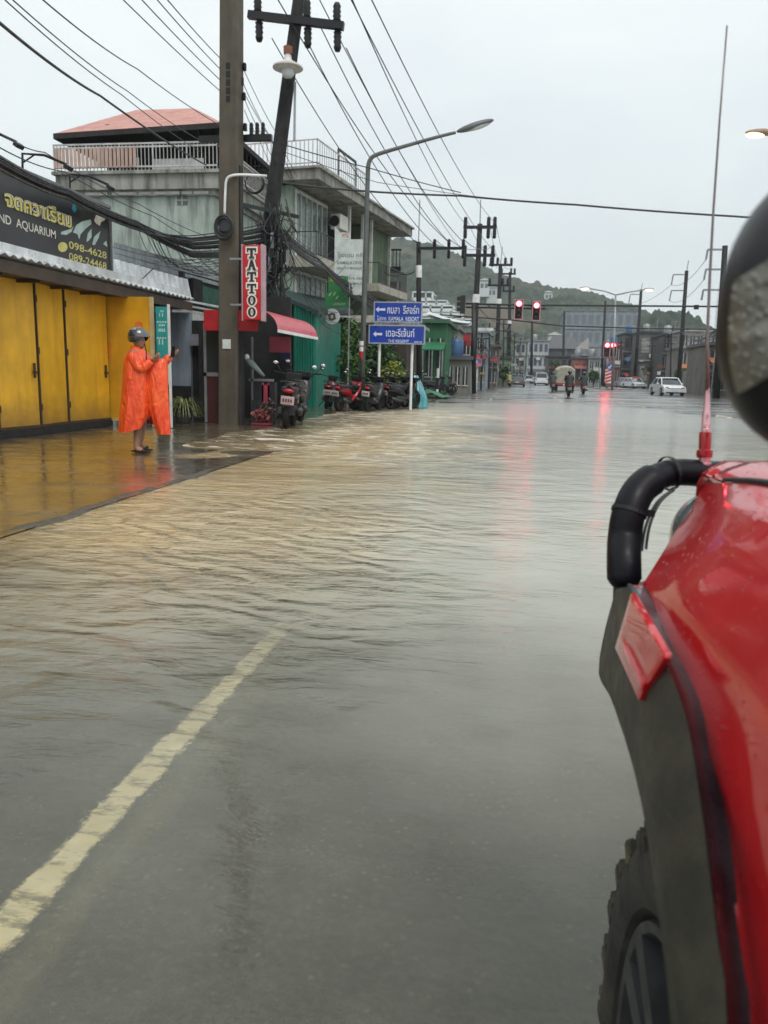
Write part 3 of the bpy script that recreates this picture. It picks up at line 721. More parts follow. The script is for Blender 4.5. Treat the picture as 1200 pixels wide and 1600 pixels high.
# cab, doors, glass and bed behind the fender
def flank(prof_pts, y0, y1, nm, m, **k):
    mb = MB(); n = 8; rows = [[Vector((x, y0 + (y1 - y0) * i / n, z)) for x, z in prof_pts] for i in range(n + 1)]
    mb.grid(rows); mb.grid([[mir(p) for p in r] for r in rows]); return tb(mb, nm, m, smooth=True, **k)
low = [(.26, .32), (.205, .40), (.184, .6), (.180, .8), (.186, .93), (.215, 1.03), (.25, 1.10), (.29, 1.135)]
for a, b_ in ((.15, -.62), (-.63, -1.42)):
    d = flank(low, a, b_, 'door', M_car)
    mb = MB()
    for s in (0, 1):
        pts = [Vector((.172, b_ + .10, .93)), Vector((.150, b_ + .13, .932)), Vector((.150, b_ + .24, .932)), Vector((.172, b_ + .27, .93))]
        mb.tube([mir(p) for p in pts] if s else pts, .011, 8)
    mb.v = [(x - LW.x, y - LW.y, z - LW.z) for x, y, z in mb.v]; mb.build('handle', M_chrome, d, smooth=True)
mb = MB(); mb.box(.28, 1.82, -1.42, .15, .30, .42); mb.box(.30, 1.80, .10, .16, .4, 1.12); tb(mb, 'floor_pan', M_dark)
A0, A1, C0, C1 = Vector((.31, .14, 1.135)), Vector((.40, -.48, 1.70)), Vector((.31, -1.42, 1.135)), Vector((.42, -1.28, 1.70))
for nm, P4 in (('windscreen', [A0, A1, mir(A1), mir(A0)]), ('rear_window', [C0, C1, mir(C1), mir(C0)])):
    mb = MB(); mb.grid([[P4[0].lerp(P4[3], i / 6) + Vector((0, (.05 if nm == 'windscreen' else -.02) * math.sin(i / 6 * math.pi), 0)) for i in range(7)], [P4[1].lerp(P4[2], i / 6) for i in range(7)]]); tb(mb, nm, M_glass)
mb = MB()
for f in (lambda p: p, mir):
    mb.add([f(A0), f(A1), f(C1), f(C0)], [(0, 1, 2, 3)])
tb(mb, 'side_window', M_glass)
mb = MB()
for f in (lambda p: p, mir):
    mb.beam(f(A0), f(A1), .06, .05); mb.beam(f(C0), f(C1), .08, .06); mb.beam(f(Vector((.305, -.63, 1.13))), f(Vector((.405, -.66, 1.70))), .05, .04)
mb.grid([[Vector((x, y, 1.70 + .045 * math.sin((x - .4) / 1.3 * math.pi) * 1)) for x in [.38 + 1.34 * i / 10 for i in range(11)]] for y in (-.50, -.9, -1.3)])
tb(mb, 'cab_roof', M_car, smooth='auto')
flank([(.30, .45), (.21, .5), (.186, .7), (.186, .95), (.20, 1.06), (.24, 1.09), (.26, .8)], -1.46, -3.1, 'load_bed', M_car)
mb = MB(); mb.box(.2, 1.9, -3.14, -3.09, .5, 1.08); mb.box(.24, 1.86, -3.08, -1.46, .55, .6); tb(mb, 'tailgate', M_car, bevel=.01)
# ============================================================ person in an orange poncho
def skin_body(joints, edges, radii, name='body', sub=2):
    me = bpy.data.meshes.new(name); me.from_pydata(joints, edges, []); o = bpy.data.objects.new(name, me); COL.objects.link(o)
    sk = o.modifiers.new('skin', 'SKIN'); sk.use_smooth_shade = True
    for i, r in enumerate(radii): me.skin_vertices[0].data[i].radius = (r, r) if not isinstance(r, tuple) else r
    me.skin_vertices[0].data[0].use_root = True
    sb = o.modifiers.new('sub', 'SUBSURF'); sb.levels = sub; sb.render_levels = sub
    dg = bpy.context.evaluated_depsgraph_get(); dg.update()
    me2 = bpy.data.meshes.new_from_object(o.evaluated_get(dg)); vs = [v.co.copy() for v in me2.vertices]; fs = [tuple(p.vertices) for p in me2.polygons]
    bpy.data.objects.remove(o); bpy.data.meshes.remove(me2); return vs, fs
def hand(mb, w, d, n, s=1.0, curl=.6):
    """palm at wrist w pointing along d, palm normal n, with five bent digits"""
    d = Vector(d).normalized(); n = Vector(n).normalized(); r = d.cross(n).normalized()
    w = Vector(w); m3 = Matrix((r, n, d)).transposed()
    mb.ell(w + d * .045 * s, .042 * s, .016 * s, .052 * s, 12, 8, m3)
    for k, (o, L) in enumerate(((-.030, .070), (-.010, .080), (.010, .074), (.029, .058))):
        b = w + d * .085 * s + r * o * s; c1 = b + (d * math.cos(curl * .6) + n * math.sin(curl * .6)) * L * .45 * s
        c2 = c1 + (d * math.cos(curl * 1.6) + n * math.sin(curl * 1.6)) * L * .35 * s; c3 = c2 + (d * math.cos(curl * 2.4) + n * math.sin(curl * 2.4)) * L * .25 * s
        mb.tube([b - d * .012 * s, b, c1, c2, c3], [.009 * s, .0095 * s, .0085 * s, .0078 * s, .005 * s], 7)
    b = w + d * .03 * s - r * .035 * s
    mb.tube([b, b - r * .022 * s + d * .025 * s + n * .012 * s, b - r * .026 * s + d * .052 * s + n * .024 * s], [.012 * s, .0105 * s, .007 * s], 7)

FP = PZ(222, 705, .02); YP = FP.y; FX = FP.x
S = lambda px, py, dy=0: PY(px, py, YP) + Vector((0, dy, 0))
man = thing('person', 'person in a bright orange rain poncho and dark helmet holding up a phone', 'person', (FX, YP, .02))
LP = man.location.copy()
def pb(mb, name, m, parent=man, **k):
    mb.v = [(x - LP.x, y - LP.y, z - LP.z) for x, y, z in mb.v]; return mb.build(name, m, parent, **k)
px = mpp(YP)
hd = S(217, 532); neck = S(214, 548); chest = S(215, 570); pel = S(214, 612)
J = [pel, S(215, 590), chest, S(215, 553), neck, S(216, 540),
     pel + Vector((0, -.09, -.06)), S(221, 660, -.10), S(219, 700, -.11), S(231, 704, -.11),
     pel + Vector((0, .09, -.06)), S(219, 658, .09), S(213, 697, .10), S(225, 701, .10),
     S(215, 556, -.17), S(229, 576, -.20), S(243, 565, -.14),
     S(215, 556, .17), S(234, 574, .22), S(258, 558, .14)]
E_ = [(0, 1), (1, 2), (2, 3), (3, 4), (4, 5), (0, 6), (6, 7), (7, 8), (8, 9), (0, 10), (10, 11), (11, 12), (12, 13), (3, 14), (14, 15), (15, 16), (3, 17), (17, 18), (18, 19)]
Rr = [.14, .13, .15, .11, .055, .05, .09, .068, .05, .042, .09, .068, .05, .042, .06, .045, .032, .06, .045, .032]
vs, fs = skin_body(J, E_, Rr)
mb = MB(); mb.add(vs, fs)
hf = (S(260, 558) - S(240, 572)).normalized()
hand(mb, J[19], Vector((.9, 0, .45)), (0, 0, 1), 1.05, .55); hand(mb, J[16], Vector((.8, 0, .5)), (0, .3, 1), 1.05, .7)
# head with a face turned to the road
mb.ell(hd, .085, .075, .115, 20, 14); mb.ell(hd + Vector((.03, 0, -.055)), .055, .052, .06, 14, 10)
mb.add([hd + Vector((.075, -.016, 0)), hd + Vector((.075, .016, 0)), hd + Vector((.108, 0, -.028)), hd + Vector((.08, -.018, -.04)), hd + Vector((.08, .018, -.04)), hd + Vector((.08, 0, .02))], [(5, 0, 2), (5, 2, 1), (0, 3, 2), (2, 4, 1), (3, 4, 2)])
body = pb(mb, 'body', M_skin, smooth=True)
mb = MB()
for s in (-1, 1): mb.ell(hd + Vector((.074, s * .030, .004)), .012, .013, .009, 10, 6)
mb.box(hd.x + .083, hd.x + .088, hd.y - .024, hd.y + .024, hd.z - .062, hd.z - .054); pb(mb, 'face_features', mat('eye_dark', (.05, .02, .02), .4))
# helmet
mb = MB(); rows = []
hc = S(216, 527)
for i in range(13):
    th = math.radians(118) * i / 12; r = []
    for j in range(24):
        a = 2 * math.pi * j / 24; k = 1 - .38 * max(0, math.cos(a)) ** 2 * smst(.55, 1, i / 12)
        rr = math.sin(th * k); r.append(hc + Vector((.155 * rr * math.cos(a), .135 * rr * math.sin(a), .150 * math.cos(th * k))))
    rows.append(r)
mb.grid(rows, True)
M_helm = mat('helmet_grey', (.025, .025, .03), .28, coat=.9, dirt=(.06, .06, .065), damt=.5, dscale=5)
hel = pb(mb, 'helmet', M_helm, smooth=True)
mb = MB(); rows = []
for i in range(6):
    th = math.radians(42 + 46 * i / 5); rows.append([hc + Vector((.163 * math.sin(th) * math.cos(a), .143 * math.sin(th) * math.sin(a), .158 * math.cos(th))) for a in [math.radians(-75 + 150 * j / 14) for j in range(15)]])
mb.grid(rows); mb.v = [(x - LP.x, y - LP.y, z - LP.z) for x, y, z in mb.v]; mb.build('visor', mat('visor_smoke', (.10, .095, .11), .08, spec=.9), hel, smooth=True)
mb = MB(); rows = []
for i in range(4):
    th = math.radians(28 + 22 * i / 3); rows.append([hc + Vector((.160 * math.sin(th) * math.cos(a), .139 * math.sin(th) * math.sin(a), .155 * math.cos(th))) for a in [math.radians(-150 + 70 * j / 10) for j in range(11)]])
mb.grid(rows); mb.v = [(x - LP.x, y - LP.y, z - LP.z) for x, y, z in mb.v]; mb.build('helmet_panel', mat('helmet_light_panel', (.20, .19, .22), .25, coat=.8), hel, smooth=True)
mb = MB(); mb.tube([S(229, 537, -.06), S(232, 550, -.07), S(233, 566, -.08)], .008, 6); pb(mb, 'chin_strap', M_black)
# the poncho: a body cone split at the front hem and a fall of cloth over the lifted arm
def m_poncho():
    m, nt, b = new_mat('orange_raincoat'); p = pos_node(nt, True)
    c = mixc(nt, noise_fac(nt, p, 3, 5), (.80, .055, .008), (.95, .13, .02)); nt.links.new(c, b.inputs['Base Color'])
    b.inputs['Roughness'].default_value = .33; b.inputs['Coat Weight'].default_value = .25
    b.inputs['Subsurface Weight'].default_value = .15; b.inputs['Subsurface Radius'].default_value = (.03, .012, .005)
    n = nt.nodes.new('ShaderNodeTexNoise'); n.inputs['Scale'].default_value = 7; n.inputs['Detail'].default_value = 5; n.inputs['Distortion'].default_value = 1.5
    mp = nt.nodes.new('ShaderNodeMapping'); mp.inputs['Scale'].default_value = (1.6, 1.6, .5); nt.links.new(p, mp.inputs[0]); nt.links.new(mp.outputs[0], n.inputs['Vector'])
    bp = nt.nodes.new('ShaderNodeBump'); bp.inputs['Distance'].default_value = .055; nt.links.new(n.outputs[0], bp.inputs['Height']); nt.links.new(bp.outputs[0], b.inputs['Normal']); return m
M_pon = m_poncho()
def drape(prof, nseg=64, amp=.02, ph=0, hem=None, k1=7, k2=13, sway=0):
    """prof: (px_left, px_right, py, half depth)"""
    cs = []
    for l, r, y, t in prof:
        a, b_ = S(l, y), S(r, y); cs.append(((a.x + b_.x) / 2, (b_.x - a.x) / 2, (a.z + b_.z) / 2, t))
    n = 26; rows = []
    for i in range(n + 1):
        f = i / n * (len(cs) - 1); k = min(int(f), len(cs) - 2); t = f - k; c = [u_ + (v_ - u_) * t for u_, v_ in zip(cs[k], cs[k + 1])]
        row = []
        for j in range(nseg):
            a = 2 * math.pi * j / nseg; g = i / n
            fold = 1 + (amp * 4 * g + .012) * (math.sin(k1 * a + ph + 1.2 * g) * .55 + math.sin(k2 * a + 2.1 * ph - g) * .3 + .4 * noise.noise(Vector((math.cos(a) * 2, math.sin(a) * 2, ph + g))))
            x = c[0] + c[1] * math.cos(a) * fold; y = YP + c[3] * math.sin(a) * fold + sway * g
            z = c[2]
            if hem: z += hem(a) * smst(.75, 1, g)
            row.append(Vector((x, y, z)))
        rows.append(row)
    return rows
mb = MB()
mb.grid(drape([(204, 224, 545, .085), (201, 227, 551, .13), (197, 233, 560, .205), (196, 237, 575, .24), (195, 240, 600, .25), (193, 241, 632, .27), (191, 240, 652, .28), (190, 236, 664, .29)], hem=lambda a: -.10 * max(0, math.sin(a * 1.0 + 4.3)) - .06 * max(0, math.cos(a - 5.4)) + .16 * max(0, math.cos(a + .1)) ** 6), True)
mb.grid(drape([(222, 263, 560, .05), (226, 262, 567, .09), (228, 262, 585, .12), (230, 263, 610, .13), (235, 265, 640, .13), (243, 267, 662, .12), (249, 268, 678, .10)], ph=2.0, amp=.03, k1=5, k2=9, sway=-.04), True)
# sleeves
for a_, b_, c_, r0 in ((14, 15, 16, .085), (17, 18, 19, .085)):
    P3 = smooth_path([J[a_] + Vector((0, 0, .01)), J[b_], J[b_].lerp(J[c_], 1.0)], 6); mb.tube(P3, [r0 - (r0 - .055) * i / (len(P3) - 1) for i in range(len(P3))], 14)
mb.tube([S(213, 541), S(213, 552)], [.075, .10], 18)
pb(mb, 'poncho', M_pon, smooth=True)
# sandals
for k in (9, 13):
    c = (J[k] + J[k - 1]) / 2; mb = MB(); rows = []
    mb.prism([Vector((c.x - .13, c.y - .03, .022)), Vector((c.x - .05, c.y - .045, .022)), Vector((c.x + .10, c.y - .05, .022)), Vector((c.x + .155, c.y, .022)), Vector((c.x + .10, c.y + .05, .022)), Vector((c.x - .05, c.y + .045, .022)), Vector((c.x - .13, c.y + .03, .022))], (0, 0, .022))
    mb.tube([(c.x + .05, c.y - .048, .045), (c.x + .06, c.y - .02, .085), (c.x + .06, c.y + .02, .085), (c.x + .05, c.y + .048, .045)], .011, 6)
    pb(mb, 'sandal', M_black, bevel=.004)
mb = MB(); a = S(266, 549, .14); mb.obox(a + Vector((0, -.05, 0)), .078, .012, .155, Matrix.Rotation(math.radians(6), 3, 'Y') @ Matrix.Rotation(math.radians(-20), 3, 'Z'))
anchored('smartphone', mb, M_black, 'black phone held up in the hand of the person in the poncho', 'phone', bevel=.006)

# ------------------------------------------------------------ riders
def rider(name, label, base, fwd, coat, scale=1.0, helm=(.02, .02, .02), group=None, pillion=0):
    """seated on a scooter; base is the ground point under the seat, fwd the heading angle"""
    root = thing(name, label, 'person', base, group, fwd)
    J = [(-.12, 0, .80), (-.13, 0, 1.0), (-.09, 0, 1.25), (-.06, 0, 1.36), (-.04, 0, 1.44),
         (-.05, -.11, .79), (.30, -.15, .80), (.26, -.15, .40), (.38, -.15, .34), (-.05, .11, .79), (.30, .15, .80), (.26, .15, .40), (.38, .15, .34),
         (-.07, -.20, 1.32), (.08, -.27, 1.10), (.36, -.24, 1.04), (-.07, .20, 1.32), (.08, .27, 1.10), (.36, .24, 1.04)]
    E2 = [(0, 1), (1, 2), (2, 3), (3, 4), (0, 5), (5, 6), (6, 7), (7, 8), (0, 9), (9, 10), (10, 11), (11, 12), (2, 13), (13, 14), (14, 15), (2, 16), (16, 17), (17, 18)]
    R2 = [.15, .15, .16, .09, .06, .1, .075, .055, .04, .1, .075, .055, .04, .07, .055, .038, .07, .055, .038]
    vs, fs = skin_body([Vector(j) for j in J], E2, R2, sub=1)
    mb = MB(); mb.add(vs, fs); mb.ell((-.01, 0, 1.53), .09, .08, .115, 12, 8)
    hand(mb, (.36, -.24, 1.04), (1, 0, -.1), (0, 0, -1), 1.1, 1.0); hand(mb, (.36, .24, 1.04), (1, 0, -.1), (0, 0, -1), 1.1, 1.0)
    mb.build('body', M_skin, root, smooth=True)
    v2, f2 = skin_body([Vector(j) for j in J], E2, [r * 1.16 for r in R2], sub=1)
    mb = MB(); mb.add([v for v in v2], f2)
    rows = [[Vector((-.12 + rr * .95 * math.cos(a), rr * math.sin(a), z)) for a in [2 * math.pi * j / 16 for j in range(16)]] for rr, z in ((.17, 1.3), (.22, 1.1), (.27, .85), (.31, .66))]
    mb.grid(rows, True); mb.build('jacket', mat('coat_%d' % int(coat[0] * 1000 + coat[1] * 100 + coat[2] * 10), coat, .5), root, smooth=True)
    mb = MB(); mb.ell((-.02, 0, 1.56), .15, .135, .145, 14, 10); mb.build('helmet', mat('helm_%d' % int(sum(helm) * 1000), helm, .25, coat=.8), root, smooth=True)
    root.scale = (scale,) * 3
    return root
# ============================================================ left side of the street
XG = PZ(80, 676, .02).x
YC = PZ(157, 664, .02).y
gz = PX(157, 463, XG).z + .02
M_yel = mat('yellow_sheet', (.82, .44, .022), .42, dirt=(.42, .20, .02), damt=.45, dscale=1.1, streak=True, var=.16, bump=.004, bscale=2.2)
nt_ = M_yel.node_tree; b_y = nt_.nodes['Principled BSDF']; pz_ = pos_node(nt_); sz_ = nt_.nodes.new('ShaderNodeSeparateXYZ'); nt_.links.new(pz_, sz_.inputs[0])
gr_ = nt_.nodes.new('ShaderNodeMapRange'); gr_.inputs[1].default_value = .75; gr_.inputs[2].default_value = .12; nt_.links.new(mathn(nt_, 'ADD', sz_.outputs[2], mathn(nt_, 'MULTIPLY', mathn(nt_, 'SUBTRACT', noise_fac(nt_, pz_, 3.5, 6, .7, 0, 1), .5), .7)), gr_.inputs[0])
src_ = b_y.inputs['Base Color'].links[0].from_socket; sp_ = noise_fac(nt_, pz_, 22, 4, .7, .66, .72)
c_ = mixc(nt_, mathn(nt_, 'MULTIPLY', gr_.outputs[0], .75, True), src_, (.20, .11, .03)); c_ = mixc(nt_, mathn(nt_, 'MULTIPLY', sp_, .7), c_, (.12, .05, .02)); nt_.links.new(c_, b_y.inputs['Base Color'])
M_rust = mat('rusty_edge', (.06, .035, .02), .8)
M_fascia = mat('brown_fascia', (.075, .05, .035), .6, dirt=(.03, .022, .016), damt=.6, dscale=1.5)
M_zinc = mat('white_corrugated', (.78, .81, .83), .35, .2, dirt=(.25, .24, .22), damt=.5, dscale=1.4, streak=True)
M_teal = mat('teal_sheet', (.02, .30, .30), .5)
shop = thing('shop_building', 'low shop fronted by tall yellow folding metal gates under a corrugated canopy', 'shop', (XG - 2, 10, 0))
LSH = shop
def sb(mb, n, m, **k): return wbuild(mb, n, m, LSH, **k)
seams = [PX(x, 600, XG).y for x in (4, 62, 112)] 
ybs = [3.2, 5.6, 8.0] + seams + [YC]
zig = [.0, .12, .02, .12, .02, .10, .0]
for i in range(len(ybs) - 1):
    a, b_ = ybs[i], ybs[i + 1]; mb = MB()
    pa, pb_ = Vector((XG - zig[i], a + .02, 0)), Vector((XG - zig[i + 1], b_ - .02, 0))
    rows = []
    for u in range(13):
        r = []
        for v in range(9):
            p = pa.lerp(pb_, u / 12); e = 1 if 0 < u < 12 and 0 < v < 8 else 0
            r.append(Vector((p.x + .012 * e * noise.noise(Vector((p.y * 1.5, v * .6, i))), p.y, .17 + (gz - .17) * v / 8)))
        rows.append(r)
    mb.grid(rows)
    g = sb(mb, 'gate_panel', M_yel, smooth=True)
    ym_ = (a + b_) / 2
    def gp(mb_, nm_, m_): mb_.v = [(x - LSH.location.x, y - LSH.location.y, z - LSH.location.z) for x, y, z in mb_.v]; mb_.build(nm_, m_, g)
    if i % 2: mb = MB(); pm = pa.lerp(pb_, .93); mb.box(pm.x + .01, pm.x + .05, pm.y - .05, pm.y - .03, 1.02, 1.28); mb.box(pm.x + .01, pm.x + .035, pm.y - .07, pm.y + .05, 1.1, 1.14); gp(mb, 'handle', M_rust)
    mb = MB()
    for zz_ in (.5, 1.5, 2.4): pm = pa.lerp(pb_, .02); mb.tube([(pm.x + .02, pm.y, zz_ - .06), (pm.x + .02, pm.y, zz_ + .06)], .014, 6)
    gp(mb, 'hinge', M_rust)
    mb = MB(); mb.beam(pa + Vector((.012, -.012, .14)), pa + Vector((.012, -.012, gz)), .03, .03); mb.beam((pa.x + .008, pa.y, .16), (pb_.x + .008, pb_.y, .16), .05, .05)
    mb.v = [(x - LSH.location.x, y - LSH.location.y, z - LSH.location.z) for x, y, z in mb.v]; mb.build('gate_edge', M_rust, g)
# the end panel facing the camera
e0 = PY(158, 663, YC); e1 = PY(240, 662, YC)
mb = MB(); rows = [[Vector((e0.x + (e1.x - e0.x) * u / 10, YC + .012 * noise.noise(Vector((u * .5, v * .7, 3))) + .02, .15 + (gz - .15) * v / 8)) for v in range(9)] for u in range(11)]
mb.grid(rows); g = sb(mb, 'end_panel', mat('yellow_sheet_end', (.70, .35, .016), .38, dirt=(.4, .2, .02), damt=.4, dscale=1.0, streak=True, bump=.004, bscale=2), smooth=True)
mb = MB(); mb.box(e1.x - .02, e1.x + .05, YC - .01, YC + .06, .02, gz); mb.box(e0.x, e1.x, YC - .01, YC + .03, .12, .17); sb(mb, 'end_post', mat('cream_post', (.5, .4, .2), .6))
# orange sprayed patches on the end panel
mb = MB()
def blot(cx, cy, rx_, ry_, n=14):
    c = PY(cx, cy, YC - .002); k = mpp(YC); pts = []
    for j in range(n):
        a = 2 * math.pi * j / n; q_ = 1 + .35 * noise.noise(Vector((math.cos(a) * 1.5, math.sin(a) * 1.5, cx)))
        pts.append(Vector((c.x + rx_ * k * q_ * math.cos(a), c.y, c.z + ry_ * k * q_ * math.sin(a))))
    mb.add(pts, [tuple(range(n))])
blot(217, 507, 7, 5); blot(163, 512, 6, 3.5); blot(165, 543, 6.5, 17); blot(168, 558, 4, 3)
sb(mb, 'paint_patch', mat('orange_paint', (.75, .17, .03), .5))
mb = MB(); mb.box(XG - 5, XG - .25, 2.5, YC + .3, 0, gz + .1); mb.box(XG - .2, XG + .05, 3, YC, .012, .13); sb(mb, 'wall', M_dark)  # the low dark strip stands in for the shaded gap under the gates
# canopy: dark soffit, brown fascia and the wavy edge of the zinc
YE = None
cpt = PZ(2, 418, gz + .05); XE = cpt.x
yend = PX(299, 478, XE).y
zf0 = gz + .03; zf1 = PX(120, 430, XE).z
mb = MB(); mb.box(XG - .3, XE, 2.0, yend, zf0 - .02, zf0 + .02)
for k in range(16): mb.box(XG - .1, XE - .05, 2.4 + k, 2.46 + k, zf0 - .08, zf0 - .021)
sb(mb, 'soffit', M_fascia)
mb = MB(); mb.box(XE, XE + .03, 2.0, yend, zf0 - .05, zf1 - .02); sb(mb, 'fascia', M_fascia)
mb = MB(); rows = []; nn = int((yend - 2) / .045)
for i in range(nn):
    y = 2 + i * .045; w_ = .022 * math.sin(i * math.pi / 2.5)
    rows.append([(XG - 1.5, y, zf1 + .62 + w_), (XE + .10, y, zf1 + .07 + w_), (XE + .10, y, zf1 + .045 + w_), (XE - .3, y, zf1 + .03 + w_)])
mb.grid(rows); sb(mb, 'canopy_roof', M_zinc)
mb = MB(); mb.box(XE - .10, XE - .02, 2, yend - .02, zf1 + .06, PX(120, 412, XE - .05).z + .03); sb(mb, 'gutter_board', M_zinc)

# sign board on the canopy
XS = XE - .06
ys1 = PX(172, 400, XS).y; zb0 = PX(172, 423, XS).z; zb1 = PX(172, 327, XS).z; ys0 = 3.4
sgn = thing('sign_board', 'long dark aquarium sign board with yellow and white lettering above the canopy', 'sign', (XS, (ys0 + ys1) / 2, zb0))
def m_sign():
    m, nt, b = new_mat('dark_sign_print'); p = pos_node(nt)
    c = mixc(nt, noise_fac(nt, p, .7, 4), (.018, .02, .024), (.05, .052, .056)); nt.links.new(c, b.inputs['Base Color']); b.inputs['Roughness'].default_value = .4; return m
mb = MB(); mb.box(XS - .06, XS, ys0, ys1, zb0, zb1); wbuild(mb, 'board', m_sign(), sgn)
mb = MB(); mb.beam((XS, ys0, zb1 + .03), (XS, ys1 + .03, zb1 + .03), .07, .06); mb.beam((XS + .01, ys1 + .03, zb0 - .12), (XS + .01, ys1 + .03, zb1 + .05), .04, .05)
mb.beam((XS, ys0, zb0 - .03), (XS, ys1, zb0 - .03), .04, .04); wbuild(mb, 'sign_frame', mat('frame_grey', (.2, .2, .2), .5), sgn)
def sgt(txt, xa, xb, yt, yb, m, nm='lettering', bold=0, d=.006):
    """letters between two columns of the board; rows taken at the left end"""
    A, B = PX(xa, yb, XS + d), PX(xb, yb, XS + d); T = PX(xa, yt, XS + d)
    mb = MB(); put_text(mb, txt, (XS + d, A.y, A.z), (0, 1, 0), (0, 0, 1), B.y - A.y, T.z - A.z, bold); return wbuild(mb, nm, m, sgn)
M_ly = mat('letter_yellow', (.72, .66, .22), .5); M_lw = mat('letter_white', (.78, .76, .70), .5); M_lb = mat('letter_black', (.02, .02, .02), .5)
sgt('จดควาเรียม', 8, 111, 294, 322, M_lw, bold=.11, d=.006)
sgt('จดควาเรียม', 8, 111, 294, 322, M_lb, bold=.05, d=.010)
sgt('จดควาเรียม', 8, 111, 294, 322, M_ly, bold=.022, d=.014)
sgt('AND  AQUARIUM', -12, 86, 329, 346, M_lw, bold=.01)
sgt('098-4628', 108, 166, 376, 388, M_ly, bold=.01); sgt('089-24468', 108, 166, 394, 406, M_ly, bold=.01)
# fish and weed picture and two round marks
mb = MB()
def on_board(pxs, m_list=None, d=.005): mb.add([PX(a, b, XS + d) for a, b in pxs], [tuple(range(len(pxs)))])
def ring(cx, cy, r, d=.007, n=18): mb.add([PX(cx + r * math.cos(2 * math.pi * k / n), cy + r * 1.05 * math.sin(2 * math.pi * k / n), XS + d) for k in range(n)], [tuple(range(n))])
ring(98, 386, 7.5); wbuild(mb, 'round_mark', M_ly, sgn)
mb = MB()
for pts in ([(119, 352), (128, 346), (142, 343), (143, 350), (134, 357), (126, 366), (124, 374), (121, 366), (114, 363)], [(135, 378), (137, 365), (143, 357), (143, 370), (139, 376)], [(144, 382), (147, 370), (157, 361), (154, 372), (148, 383)], [(96, 362), (103, 360), (112, 357), (115, 353), (112, 362), (104, 367), (95, 366)], [(161, 381), (166, 376), (168, 386)]): on_board(pts)
wbuild(mb, 'fish_picture', mat('pale_aqua', (.50, .66, .62), .5), sgn)
mb = MB(); on_board([(147, 345), (150, 336), (157, 334), (160, 338), (166, 337), (164, 344), (158, 347), (156, 353), (150, 349)]); wbuild(mb, 'pale_fish', M_lw, sgn)
mb = MB(); on_board([(112, 326), (114, 318), (118, 321), (120, 328), (116, 333)]); wbuild(mb, 'blue_fish', mat('fish_blue', (.02, .22, .30), .5), sgn)
# arm lamps over the sign
for k, (bx, by, ex, lab) in enumerate(((-38, 205, 26, 'bent black arm lamp over the dark sign, cut by the photo edge'), (35, 240, 104, 'bent black arm lamp above the yellow lettering of the dark sign'), (109, 272, 170, 'bent black arm lamp above the fish picture of the dark sign'))):
    b0_ = PX(bx, by + 38, XS - .05); t = PX(bx, by, XS - .05); d_ = PY(ex, by + 17, t.y + .25)
    c0 = PY(bx + .9 * (ex - bx) * .7, by + 4, t.y + .15)
    lm = thing('arm_lamp', lab, 'lamp', tuple(b0_), 'arm lamps above the dark sign board')
    mb = MB(); mb.tube([b0_ - Vector((0, 0, .1)), t, t.lerp(d_, .5) + Vector((0, 0, .06)), d_], .022, 6); mb.tube([t - Vector((0, 0, .14)), t.lerp(d_, .28) + Vector((0, 0, .03))], .014, 5); wbuild(mb, 'arm', M_black, lm)
    mb = MB(); mb.obox(d_ + Vector((.03, 0, -.05)), .09, .16, .07, Matrix.Rotation(.6, 3, 'Y')); wbuild(mb, 'lamp_head', M_black, lm, bevel=.01)
# dark roof behind the sign
rt = PX(20, 258, XS - .9)
mb = MB(); mb.grid([[Vector((XS - .55, y, zb1 + .12 + .02 * math.sin(y * 9))) for y in axis([(2, ys1 + .7, 60)])], [Vector((XS - 4, y, zb1 + 1.0 + .02 * math.sin(y * 9))) for y in axis([(2, ys1 + .7, 60)])]])
mb.box(XS - .6, XS - .5, 2, ys1 + .6, zb1 - 1.2, zb1 + .1); sb(mb, 'roof', mat('old_dark_roof', (.07, .07, .072), .7, dirt=(.13, .13, .12), damt=.5))

# ---------------- next shop: white corrugated upstand, silver flashing, green opening, pale blue wall
Y2 = ys1 + .25
sh2 = thing('shop_house', 'narrow shop with white corrugated upstand, green shutter and pale blue wall behind the plant', 'shop', (XG - 2, 20, 0)); LSH = sh2
XU = XE - .25
ya, yb_ = PX(173, 440, XU).y, PX(299, 450, XU).y
mb = MB(); rows = []
n = 90
for i in range(n + 1):
    y = ya + (yb_ - ya) * i / n; rr = .025 * math.cos(i / n * 2 * math.pi * 14); t = i / n
    za = PX(173 + 126 * t, 400 + 36 * t, XU).z; zz = PX(173 + 126 * t, 433 + 36 * t, XU).z
    rows.append([(XU - .02 + rr, y, zz), (XU - .12 + rr, y, za)])
mb.grid(rows); sb(mb, 'corrugated_upstand', M_zinc)
mb = MB(); mb.tube([PX(214, 444, XU + .03), PX(240, 419, XU + .0)], .012, 5); p = PX(284, 429, XU + .1); mb.obox(p, .12, .12, .14); sb(mb, 'bracket', M_black)
mb = MB(); X3 = XU - .6
for k, (u0, u1) in enumerate(((382, 388), (391, 396), (399, 404))):
    a, b_ = PX(174, u0, X3), PX(345, u0 + 47, X3); mb.beam(a, b_, .12, .10)
mb.box(X3 - 3, X3 - .1, ya, a.y + 9, a.z - 2.2, a.z - .1)
sb(mb, 'silver_flashing', mat('silver_sheet', (.42, .46, .49), .35, .3, dirt=(.15, .15, .15), damt=.6, dscale=1, streak=True))
X4 = XU - .45
a, b_ = PX(300, 434, X4), PX(346, 479, X4)
mb = MB(); mb.box(X4 - .1, X4, PX(316, 450, X4).y, b_.y + 3, b_.z - .1, a.z - .12); sb(mb, 'green_shutter', mat('green_sheet', (.012, .10, .065), .5))
